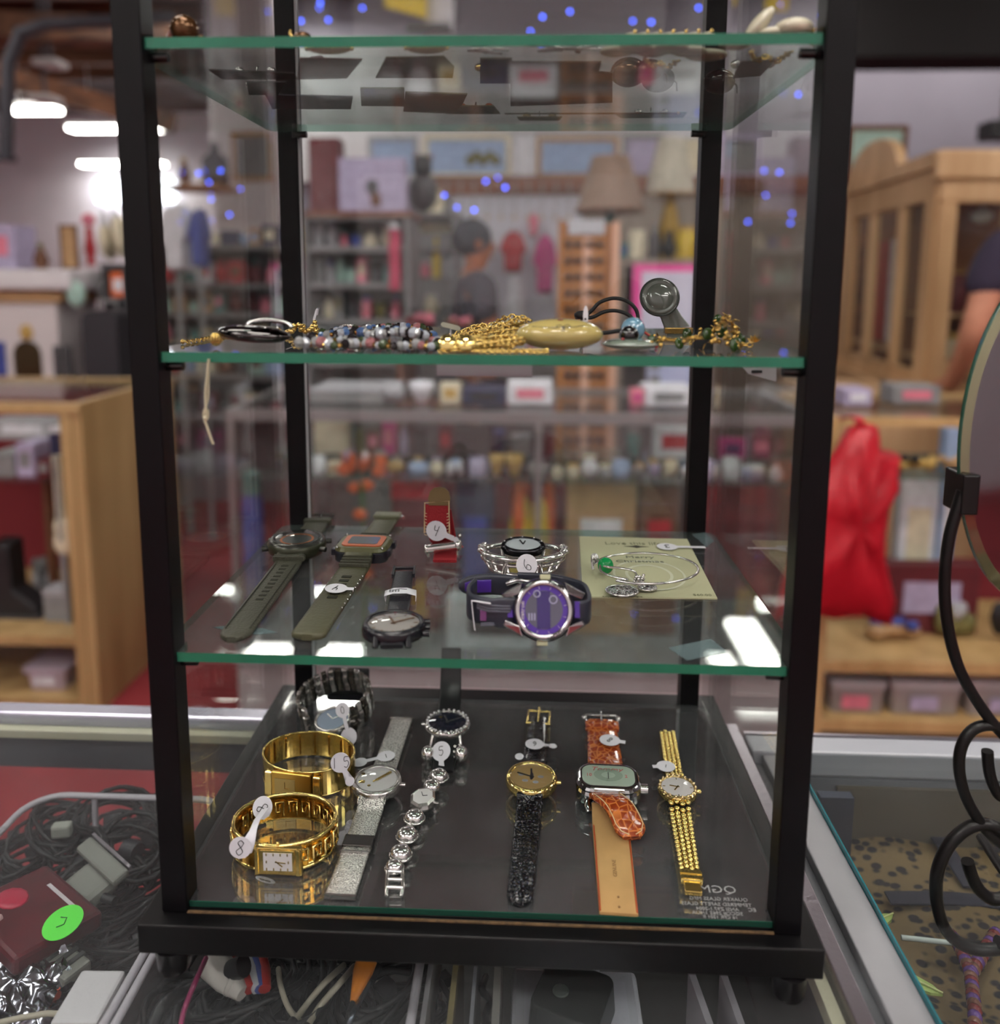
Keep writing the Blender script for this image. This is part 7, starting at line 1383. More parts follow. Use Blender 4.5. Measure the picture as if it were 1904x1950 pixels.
def croc_orange():
    t, M, Lf, Lb = straps((1172, 1742), (1140, 1372), (1158, 1483), Z4, 'large chrome watch on an orange brown crocodile strap with curled free end', hz=.012)
    og = cells('croc_orange', (214, 124, 58), (148, 58, 22), 210, .25, 0, 1.0, .04, coat=.5, feature='DISTANCE_TO_EDGE'); tan = mat('strap_lining', (176, 138, 88), .7, var=.08, vscale=60); edge = mat('strap_edge', (170, 72, 34), .4); st = mat('stitch', (222, 190, 140), .7)
    strap(M, .017, Lb-.006, .009, .0025, .0245, .021, .0038, og, t, dome=.0005); MB(M).bx(-.0125, .0125, Lb-.018, Lb-.011, .0012, .0068).build('strap_loop', og, t, bevel=.001); rbuckle(M, Lb-.006, .023, silver, t, .004, True, .011)
    s1 = MB(M).ribbon([(0, -.017, .006), (0, -.025, .003), (0, -.035, .0014), (0, -Lf*.7, .0012), (0, -Lf-.001, .0012)], (1, 0, 0), [.0225, .0225, .0225, .0215, .0205], .0016).build('strap_lining', tan, t, label='tan lining of the strap')
    q = MB(M); [q.tube([(sx*.0105, -.03, .0022), (sx*.0098, -Lf, .0022)], .0005, 5) for sx in (-1, 1)]; q.build('lining_edge', edge, s1); q = MB(M); [q.sph((.0005, -Lf+.003+.007*i, .0021), .0007, n=6) for i in range(2)]; q.text('GENUINE', .0032, T(0, -Lf*.68, .0021) @ RZ(90), .00004); q.build('strap_mark', mat('lining_print', (128, 94, 56), .7), s1)
    # curled free end lying over to the right
    inv = M.inverted(); L = lambda x, y, z: inv @ onz(x, y, z)
    a = L(1148, 1514, Z4+.008); b = L(1162, 1522, Z4+.013); c = L(1178, 1536, Z4+.0125); d = L(1190, 1556, Z4+.010); e = L(1198, 1575, Z4+.0075); f = L(1202, 1589, Z4+.0055); g = L(1204, 1596, Z4+.0045)
    lat = (inv.to_3x3() @ Vector((1, .12, -.03))); pts = spline([a, b, c, d, e], 4)+[e.lerp(f, .5), f, g]
    n = len(pts); s2 = MB(M).ribbon(pts, lat, [.019]*(n-3)+[.018, .0155, .0105], .0042, .0006).build('strap_end', og, t, label='curled orange strap end')
    q = MB(M); up = Vector((0, .0, .0024))
    for sx in (-1, 1): q.tube([p+lat.normalized()*sx*.0083+up for p in pts[2:-3]]+[pts[-2]+lat.normalized()*sx*.0062+up, pts[-1]+lat.normalized()*sx*.002+up], .00035, 5)
    q.build('stitching', st, s2)
    pc = MB(M); pc.prism(rrect(.042, .029, .011, 6), .001, .011, None, -.0).build('watch_case', mat('case_chrome', (186, 190, 190), .12, 1), t, bevel=.0025)
    MB(M).prism(rrect(.0425, .0295, .011, 6), .011, .0142, None, .1).build('bezel', mat('case_chrome', (186, 190, 190), .12, 1), t, bevel=.001)
    MB(M).prism(rrect(.034, .021, .007, 5), .0142, .0145).build('dial', mat('dial_mint', (178, 196, 180), .15, coat=1), t); MB(M).lathe([(.0045, .0147), (.0048, .0147), (.009, .0147), (.0094, .0147)], None, 32, .7, cap=False).build('inner_dial', mat('dial_mint2', (150, 168, 152), .2), t)
    q = MB(M); q.bx(-.0002, .0002, -.004, .0025, .0148, .015); q.build('hand', ink, t); rd = mat('dial_red', (176, 84, 84), .5)
    q = MB(M); q.text('Tommy', .0055, T(-.001, .0062, .0146), .0001, shear=.3, sx=1.2); q.text('10', .004, T(-.0125, -.0005, .0146), .0001); q.text('2', .004, T(.0115, -.0005, .0146), .0001); q.build('dial_lettering', rd, t)
    MB(M).cyl((.021, 0, .006), (.0255, 0, .006), .0032, n=14).build('crown', silver, t)
    for sx in (-1, 1): MB(M).tube([(sx*.0135, -.013, .006), (sx*.014, -.0185, .0045), (sx*.013, -.0205, .0025)], .0022, 8).build('lug', MATS['case_chrome'], t); MB(M).sph((sx*.0128, Lb-.004, .004), .0022, n=8).build('buckle_knob', silver, t)
    c = onz(1161, 1406, Z4+.008); price_tag(frame((c.x, c.y, Z4+.0066), (0, 1, 0), (0, 0, 1), Vector((0, -.2, 1))) @ RZ(-12), t, '8', .0072, 60, .004, 0, h=.0055)
croc_orange()
def gold_bracelet_watch():
    t, M, Lf, Lb = straps((1303, 1704), (1258, 1398), (1290, 1498), Z4, 'ladies gold bracelet watch with rope links and a pearl white dial', hz=.007)
    m_ = goldb
    def rows(y0, y1, w0, w1, nr, nm):
        q = MB(M); n = int(abs(y1-y0)/.0034)
        for i in range(n):
            s_ = (i+.5)/n; y = y0+(y1-y0)*s_; w_ = w0+(w1-w0)*s_; z = .0022+.004*max(0, 1-abs(y-y0)/.007)
            for j in range(nr): q.sph(((j-(nr-1)/2)*w_/nr, y+(.0017 if j % 2 else 0), z), .0018, (.85*w_/nr/.0027, 1.15, .75), 8, RZ(22 if j % 2 else -22))
        q.build(nm, m_, t)
    rows(-.0125, -Lf+.016, .0145, .0115, 4, 'rope_links'); rows(.0125, Lb, .012, .0115, 4, 'rope_links')
    MB(M).bx(-.006, .006, -Lf+.0065, -Lf+.015, .001, .0042).build('clasp', goldb, t, bevel=.0005); MB(M).bx(-.0046, .0046, -Lf-.001, -Lf+.007, .0008, .0034).build('clasp_tongue', gold, t, bevel=.0004); q = MB(M); [q.bx(-.0062, .0062, -Lf+.007+.004*i, -Lf+.008+.004*i, .0042, .0048) for i in range(2)]; q.build('clasp_bar', goldb, t)
    head(M, .0128, .0055, .002, goldb, mat('dial_pearl', (222, 216, 216), .25), t, bez=cells('gold_stones', (150, 110, 50), (250, 224, 160), 420, .15, .9, 1, .3), hand=gold, hands=((150, .35), (80, .4)), ticks=4)
    q = MB(M); [q.sph((.0115*cos(R(a)), .0115*sin(R(a)), .0075), .0011, n=6) for a in range(0, 360, 20)]; q.build('bezel_bead', mat('pale_gold', (236, 214, 170), .12, .9), t)
    c = onz(1268, 1458, Z4+.005); price_tag(frame((c.x, c.y, Z4+.0045), (0, -1, 0), (0, 0, 1), Vector((0, -.2, 1))) @ RZ(5), t, '1', .0062, 70, .003, 0, h=.003)
gold_bracelet_watch()
# ---- middle shelf (Z2): jewellery heap seen edge-on
def chain_links(path, pitch=.0024, r=.0011, th=.00038, m_=gold, M=None):
    q = MB(); pts = spline(path, 8); L = [0]
    for a, b in zip(pts, pts[1:]): L.append(L[-1]+(b-a).length)
    n = int(L[-1]/pitch); j = 0
    for i in range(n):
        s_ = i*pitch
        while j < len(L)-2 and L[j+1] < s_: j += 1
        p = pts[j].lerp(pts[j+1], (s_-L[j])/max(1e-9, L[j+1]-L[j])); d = (pts[j+1]-pts[j]).normalized()
        F = frame(p, d, (0, 0, 1), Vector((0.2, .3, 1)) if i % 2 else Vector((.1, 1, .2))); ro = RX(35 if i % 2 else -35)
        q.M = F @ ro; q.tube([(r*1.35*cos(R(a)), r*sin(R(a)), 0) for a in range(0, 360, 60)], th, 4, closed=True); q.M = Matrix()
    return q
def shelfB():
    z = Z2
    # chrome pendant with gold filigree ball
    c = at(482, 650, .028); t = thing('oval_pendant', 'dark chrome oval pendant with a gold filigree ball at shelf left', 'pendant', (c.x, .028, z)); k = pxm(.028)
    cm_ = mat('dark_chrome', (92, 90, 90), .08, 1)
    MB(T(c.x, .03, z+.0072) @ RY(4)).sph((0, 0, 0), 1, (78*k*.92, .012, .0046), 28).build('body', cm_, t)
    MB(T(c.x+.006, .036, z+.0105) @ RY(2)).tube([(.012*cos(R(a)), .006*sin(R(a))*.4, .0035*sin(R(a))) for a in range(0, 181, 15)], .0011, 8).build('bail', silver, t)
    q = MB(); rr = random.Random(1); p = at(525, 634, .036); [q.sph(p+Vector((rr.uniform(-.003, .003), rr.uniform(-.002, .002), rr.uniform(-.003, .003))), .0007, n=6) for i in range(18)]; q.build('stone_cluster', silver, t)
    p = at(411, 646, .026); q = MB(T(*p))
    for i in range(6): q.M = T(*p) @ RZ(i*30) @ RX(90); q.tube([(.0027*cos(R(a)), .0032*sin(R(a)), 0) for a in range(0, 360, 30)], .0005, 5, closed=True)
    q.build('gold_ball', gold, t, label='gold filigree ball')
    MB().cyl(p, at(425, 648, .027), .0008).build('connector', gold, t)
    # gold bead cluster
    c = at(578, 628, .12); t = thing('gold_earring', 'gold beaded cluster earring beside the left rear post', 'earring', (c.x, .12, z)); rr = random.Random(4); k = pxm(.12)
    for i in range(34): p = Vector((c.x+rr.uniform(-30, 28)*k, .12+rr.uniform(-.008, .008), z+.0017+abs(rr.gauss(0, .0028)))); MB().sph(p, .0017, n=8).build('gold_bead', gold, t)
    q = MB(); q.tube([at(543, 612, .12), at(560, 618, .12), at(575, 630, .12)], .0004, 5); q.build('ear_wire', silver, t)
    q = thing('price_tag', 'small white looped tag standing above the gold cluster', 'tag', (at(602, 620, .12).x, .12, z)); MB().ribbon([at(600, 625, .125), at(598, 608, .125), at(603, 590, .125), at(606, 586, .125), at(603, 600, .126)], (1, 0, 0), .0016, .0003).build('paper', tagw, q); MB().tube([at(600, 625, .125), (at(600, 625, .125).x, .125, z+.0004)], .0003, 4).build('thread', tagw, q)
    # glass bead strings
    def glassy(nm, c, t_=1):
        t_ *= .45
        m_ = mat(nm, c, .02); m_.node_tree.nodes['Principled BSDF'].inputs['Transmission Weight'].default_value = t_; return m_
    pal = [glassy('bead_clear', (190, 192, 192)), mat('bead_smoke', (40, 36, 38), .06), glassy('bead_blue', (90, 120, 170), .6), mat('bead_green', (60, 74, 48), .12), glassy('bead_pink', (176, 120, 122), .5), mat('bead_gold', (200, 164, 92), .15, .95), glassy('bead_crystal', (206, 212, 222), .8)]
    me = []
    for m_ in pal:
        b = MB(); b.lathe([(.3, -.95), (.85, -.5), (1, 0), (.85, .5), (.3, .95)], Matrix.Diagonal((.0026, .0026, .0024, 1)), 8, smooth=False); me.append(b.mesh('bead', m_))
    strands = [('clear glass bead necklace with gold spacers at the front of the heap', [(565, .014, .003), (600, .018, .003), (640, .012, .003), (690, .02, .0032), (740, .012, .003), (785, .016, .003), (828, .012, .003), (830, .03, .003), (780, .035, .004), (720, .034, .0035), (660, .036, .004), (600, .034, .003)], 56, (0, 6, 5, 0, 4, 5, 6, 3, 5, 1)),
               ('smoky and blue glass bead necklace in the middle of the heap', [(590, .05, .004), (640, .05, .006), (690, .052, .007), (745, .046, .008), (800, .05, .007), (825, .055, .005), (790, .066, .006), (730, .066, .008), (670, .064, .007), (620, .066, .004)], 52, (1, 5, 2, 0, 5, 1, 6, 2)),
               ('green and rose bead necklace at the back of the heap', [(610, .09, .004), (660, .09, .005), (715, .088, .007), (770, .09, .008), (815, .092, .006), (800, .105, .004), (740, .106, .006), (680, .106, .005), (630, .108, .004)], 48, (3, 5, 1, 6, 2, 5, 4)),
               ('pale crystal bead string lying over the heap', [(700, .03, .007), (730, .028, .008), (765, .03, .009), (790, .026, .0085), (812, .028, .007)], 16, (6, 0, 1))]
    for l, P, n, seq in strands:
        pts = spline([(at(x, 650, y).x, y, z+h) for x, y, h in P], 8); t = thing('bead_necklace', l, 'necklace', pts[0]); L = [0]
        for a, b in zip(pts, pts[1:]): L.append(L[-1]+(b-a).length)
        j = 0; rr = random.Random(n)
        for i in range(n):
            s_ = L[-1]*(i+.5)/n
            while j < len(L)-2 and L[j+1] < s_: j += 1
            p = pts[j].lerp(pts[j+1], (s_-L[j])/(L[j+1]-L[j])); kk = seq[i % len(seq)]
            o = bpy.data.objects.new('bead', me[kk]); COL.objects.link(o); o.parent = t; sc = (.6 if kk == 5 else rr.uniform(.85, 1.25)); o.scale = (sc,)*3; p.z = max(p.z, z+.0034*sc); o.location = p-t.location; o.rotation_euler = (rr.random()*3, rr.random()*3, rr.random()*3)
        MB().tube(pts, .0004, 4).build('thread', steel, t)
    t = thing('wire_earring', 'grey wire mesh earring rising behind the beads', 'earring', (at(680, 640, .12).x, .12, z)); q = MB(); P = lambda x, y: at(x, y, .125)
    for i in range(5): q.tube([P(625+i*8, 640-i*2), P(655+i*3, 618), P(665+i*14, 622+i*2), P(690+i*9, 636)], .0004, 4)
    q.build('wires', silver, t); MB().tube([(P(660, 630).x, .125, z), P(660, 618)], .0006, 5).build('post', silver, t)
    # gold chains heap
    rr = random.Random(6); labs = ['front', 'second', 'third', 'rearmost']
    for c_ in range(4):
        y0 = .016+c_*.02; P = []
        for i in range(16): 
            x = 842+ (i*37+c_*29) % 165; hh = max(.0015, min(.0125, .002+.0105*((x-830)/150))*rr.uniform(.25, 1)*(.6+.25*c_))
            P.append((at(x, 650, y0).x, y0+rr.uniform(-.008, .01), z+hh))
        t = thing('gold_chain', 'tangled gold chain necklace, %s of the four in the heap' % ('frontmost' if c_ == 0 else labs[c_] if c_ < 3 else 'rearmost'), 'necklace', P[0]); chain_links(P, .0030, .0016, .00052).build('chain', gold, t); MB().cyl(P[-1], Vector(P[-1])+Vector((.003, 0, .001)), .0012, n=8).build('clasp', goldb, t)
    t = thing('chain_necklace', 'fine gold chain spread flat toward the cream oval', 'necklace', at(960, 665, .02)); q = chain_links([(at(x, 650, .012).x, y, z+.0009) for x, y in ((840, .010), (880, .014), (930, .009), (980, .012), (1030, .008), (1040, .016), (980, .02), (900, .02))], .0018, .0009, .0004); q.build('chain', gold, t); MB().sph((at(1042, 650, .012).x, .016, z+.0012), .0012, n=8).build('clasp', goldb, t)
    for i, (x, l) in enumerate(((851, 'left curved gold disc earring before the chains'), (886, 'right curved gold disc earring before the chains'))):
        p = at(x, 645, .013); t = thing('gold_earring', l, 'earring', (p.x, .013, z)); MB(frame((p.x, .013, z+.0048), (1, 0, 0), (0, 0, 1), Vector((0, -1, .5)))).lathe([(.0044, 0), (.0036, .0009), (.00001, .0014)], None, 24).build('disc', goldb, t); MB().tube([(p.x, .014, z+.0048), (p.x, .018, z+.0006)], .0004, 5).build('post', gold, t)
    for x, y, l in ((858, 622, 'small grey paper tag lying on the beads'), (965, 612, 'grey round tag behind the gold chains')):
        p = at(x, y, .09 if x > 900 else .06); t = thing('paper_tag', l, 'tag', (p.x, p.y, z)); G = frame(p, (1, .1, -.25 if x < 900 else .2), (0, 0, 1), Vector((0, -.6, .8))); MB(G).prism(rrect(.011 if x < 900 else .022, .004, .0018, 3), 0, .0003).build('paper', mat('tag_grey', (150, 146, 132), .6), t); MB().tube([p, (p.x, p.y, z+.0004)], .0004, 4).build('thread', tagw, t)
    # cream oval bead pendant
    Y = .03; c = at(1066, 632, Y); k = pxm(Y); t = thing('oval_pendant', 'large cream oval pendant with a drawn bow at the shelf middle', 'pendant', (c.x, Y, z)); rx, ry, rz = 82*k, .0125, 30*k; zc = z+rz+.0002
    iv = mat('ivory_gloss', (186, 168, 104), .12, coat=.8, var=.06, vscale=80); MB(T(c.x, Y, zc)).sph((0, 0, 0), 1, (rx, ry, rz), 48).build('body', iv, t)
    def on(u, v):
        x = u*82*k; zz = v*30*k; s_ = 1-(x/rx)**2-(zz/rz)**2; return Vector((c.x+x, Y-ry*math.sqrt(max(0, s_))-.0001, zc+zz))
    q = MB(); B = lambda l: q.tube([on(x+.05, y) for x, y in l], .00022, 5)
    B([(-.7, .52), (-.4, .5), (-.22, .48), (-.12, .5), (.0, .55), (-.06, .66), (-.15, .6), (-.12, .5)]); B([(.0, .55), (.1, .68), (.17, .6), (.12, .5), (.0, .52), (.25, .52), (.4, .58), (.5, .6)]); B([(.0, .52), (.0, .4), (-.04, .3)]); B([(.02, .52), (.04, .38), (.02, .28)]); q.build('drawn_bow', ink, t)
    MB().sph(on(.0, .93), .0012, (1.4, 1, .4), 8).build('red_dot', mat('dot_red', (120, 30, 26), .4), t)
    # black cords
    t = thing('cord_necklace', 'black cord necklace looping behind the cream oval', 'necklace', at(1160, 640, .11)); cd_ = mat('cord_black', (26, 26, 28), .6)
    for l in (((1095, 606), (1115, 600), (1128, 590), (1142, 576), (1168, 568), (1195, 574), (1212, 592), (1216, 620)), ((1098, 602), (1125, 605), (1150, 594), (1175, 592), (1200, 602), (1212, 622)), ((1090, 628), (1120, 624), (1150, 626), (1185, 622), (1210, 630))):
        P = [at(x, y, .13) for x, y in l]; 
        if l[0][1] == 628: P = [at(x, y+8, .06) for x, y in l]
        for p in P: p.z = max(p.z, z+.0013)
        MB().tube(spline(P, 5), .0012, 8).build('cord', cd_, t)
    p = at(1108, 600, .13); MB().sph(p, .0032, (1.6, 1, .9), 10).build('knot', cd_, t); a = at(1108, 600, .13); MB().tube([a, (a.x, .13, z+.001)], .0012, 6).build('cord', cd_, t); MB().sph((a.x+.004, .126, z+.002), .002, n=8).build('knot', cd_, t)
    t = thing('paper_tag', 'upright white tag standing behind the cream oval', 'tag', (at(1115, 610, .05).x, .05, z)); P = at(1115, 602, .05); MB(frame(P, (1, 0, 0), (0, 0, 1), Vector((0, -1, 0)))).prism([(.0014*cos(R(a)), .0056*sin(R(a))) for a in range(0, 360, 20)], 0, .0003).build('paper', tagw, t); MB().bx(P.x-.0006, P.x+.0004, .0494, .0497, P.z-.002, P.z-.001).build('ink_mark', ink, t); MB().tube([(P.x, .0502, P.z-.004), (P.x-.001, .05, z+.0004)], .0004, 4).build('thread', tagw, t)
    # blue and black glass beads, clear lens, grey disc
    k = pxm(.04); t = thing('glass_bead', 'pale blue round glass bead behind the black one', 'bead', (at(1205, 628, .045).x, .045, z)); r = 23*pxm(.045); p = at(1205, 627, .045); zz = p.z; MB().sph((p.x, .045, zz), r, n=28).build('ball', mat('bead_skyblue', (112, 152, 176), .06, coat=1), t); MB().cyl((p.x, .045, z+.0042), (p.x, .045, zz-r*.8), .0012, n=8).build('stem', cd_, t)
    t = thing('glass_bead', 'glossy black round glass bead in front of the blue one', 'bead', (at(1198, 636, .032).x, .032, z)); p = at(1198, 638, .034); MB().sph((p.x, .034, p.z), 18*pxm(.034), n=28).build('ball', mat('bead_black', (8, 8, 10), .04, coat=1), t); MB().sph((p.x-.0035, .031, p.z-.002), .0009, n=8).build('red_dot', mat('dot_red2', (150, 24, 34), .3), t); MB().cyl((p.x, .034, z+.004), (p.x, .034, p.z-.003), .001, n=8).build('stem', cd_, t)
    p = at(1200, 650, .036); t = thing('glass_lens', 'clear grey oval glass stone under the two round beads', 'stone', (p.x, .036, z)); gl = mat('grey_glass', (120, 132, 120), .08, 0, .6, coat=1); MB(T(p.x, .036, z+.0032)).sph((0, 0, 0), 1, (.0145, .012, .0031), 32).build('stone', gl, t); MB(T(p.x, .036, z+.0032)).tube([(.0146*cos(R(a)), .0121*sin(R(a)), 0) for a in range(0, 360, 12)], .0003, 5, closed=True).build('rim', mat('glass_rim_pale', (170, 180, 170), .1), t)
    t = thing('cord_bracelet', 'thin red and green cord beside the black glass bead', 'bracelet', at(1235, 640, .045)); P = [at(1226, 632, .045), at(1238, 640, .045), at(1250, 650, .045)]; MB().tube(P, .0007, 6).build('strand', mat('cord_red', (170, 40, 40), .5), t); MB().tube([p+Vector((.001, .0015, 0)) for p in P], .0006, 6).build('strand', mat('cord_green', (70, 110, 60), .5), t); MB().sph((P[-1].x, .045, z+.001), .001, n=6).build('knot', MATS['cord_red'], t)
    Y = .14; c = at(1256, 566, Y); k = pxm(Y); t = thing('disc_pendant', 'grey round lens pendant standing tilted on its flat arm', 'pendant', (at(1295, 625, Y).x, Y, z)); gm = mat('lens_grey', (92, 96, 90), .15, coat=.8); G = frame(c, (1, 0, .0), (0, 0, 1), Vector((-.1, -1, .3))); r = 35*k
    MB(G).lathe([(r*.96, -.002), (r, 0), (r*.94, .0018), (r*.8, .0022), (r*.74, .0012), (r*.72, .0018), (r*.4, .0034), (.00001, .004)], None, 48).build('disc', gm, t); MB(G).tube([(r*cos(R(a)), r*sin(R(a)), 0) for a in range(0, 360, 8)], .0009, 8, closed=True).build('rim', mat('lens_rim', (50, 54, 50), .15), t)
    MB().ribbon([at(1268, 590, Y), at(1278, 604, Y), at(1290, 624, Y)], (1, 0, .1), [.014, .0135, .0165], .0022).build('arm', gm, t); A = at(1290, 628, Y); MB().bx(A.x-.0085, A.x+.0095, Y-.003, Y+.003, A.z-.0025, A.z+.0015).build('gold_hinge', mat('brass', (170, 140, 84), .25, 1), t, bevel=.0005); MB().bx(A.x-.007, A.x+.008, Y-.002, Y+.004, z, A.z-.0024).build('foot', gm, t)
    # gold leaf necklace with green stones
    t = thing('leaf_necklace', 'gold leaf necklace with dark green stones heaped at the shelf right', 'necklace', at(1340, 650, .05)); rr = random.Random(12)
    leaf = MB(); leaf.add([(0, 0, 0), (.0012, .0014, .0006), (0, .004, .0002), (-.0012, .0014, .0006), (0, 0, .0003), (.001, .0014, .0009), (0, .004, .0005), (-.001, .0014, .0009)], [(0, 1, 2, 3), (4, 7, 6, 5), (0, 4, 5, 1), (1, 5, 6, 2), (2, 6, 7, 3), (3, 7, 4, 0)]); lm = leaf.mesh('leaf', mat('leaf_gold', (206, 174, 104), .22, .9)); gme = MB().sph((0, 0, 0), .0028, (1, 1.3, .45), 14).mesh('green_stone', mat('stone_green', (40, 62, 24), .08)); bme = MB().sph((0, 0, 0), .0013, n=8).mesh('gold_bead', mat('bead_gold', (200, 164, 92), .15, .95))
    prof = [(1235, .4), (1260, .7), (1290, .55), (1320, .75), (1350, .9), (1365, 1.7), (1385, 1.9), (1400, 1.2), (1412, .35), (1430, .2), (1440, .3)]
    def hgt(x):
        for (a, ha), (b, hb) in zip(prof, prof[1:]):
            if x <= b: return (ha+(hb-ha)*(x-a)/(b-a))*.0095
        return .002
    for i in range(99):
        x = rr.choice((rr.uniform(1238, 1412), rr.uniform(1345, 1408))); y = rr.uniform(.02, .075); h = hgt(x)*rr.uniform(.1, .95); p = Vector((at(x, 650, y).x, y, z+.0014+h)); kk = rr.random()
        o = bpy.data.objects.new(*(('green_stone', gme) if kk < .13 else ('leaf', lm) if kk < .62 else ('gold_bead', bme))); COL.objects.link(o); o.parent = t; o.location = p-t.location; o.rotation_euler = (rr.uniform(-1.2, 1.2), rr.uniform(-1.2, 1.2), rr.random()*6.3)
        if kk < .13: o.rotation_euler = (1.2+rr.uniform(-.3, .3), rr.uniform(-.5, .5), rr.uniform(-.6, .6)); o.location.z = max(o.location.z, z+.003-t.location.z)
    P = [(at(x, 650, y).x, y, z+h) for x, y, h in ((1235, .05, .002), (1262, .03, .006), (1290, .05, .004), (1320, .03, .007), (1350, .055, .006), (1375, .04, .015), (1395, .05, .013), (1404, .045, .004), (1425, .045, .0022), (1440, .045, .003))]
    chain_links(P, .0024, .0013, .0005).build('chain', MATS['bead_gold'], t)
    q = MB(); c = at(1438, 643, .045); c.z = z+.0035
    for i in range(5): q.M = T(*c) @ RY(-60+i*30) @ RZ(20*i); q.add([(0, 0, 0), (.0014, .0, .0022), (0, .0006, .0048), (-.0014, 0, .0022), (0, .0008, .0018)], [(0, 1, 4), (1, 2, 4), (2, 3, 4), (3, 0, 4), (0, 3, 2, 1)])
    q.build('gold_flower', MATS['leaf_gold'], t)
    # fine chain at the far left side of the shelf
    t = thing('fine_chain', 'fine gold chain along the left side glass', 'necklace', at(330, 630, .06)); chain_links([(.006, .05, z+.001), (.008, .07, z+.001), (.007, .1, z+.001), (.012, .12, z+.001), (.018, .14, z+.001), (.024, .15, z+.001), (.03, .148, z+.001)], .0028, .0014, .0005).build('chain', gold, t); MB().sph((.006, .047, z+.0014), .0014, n=8).build('clasp', gold, t)
shelfB()
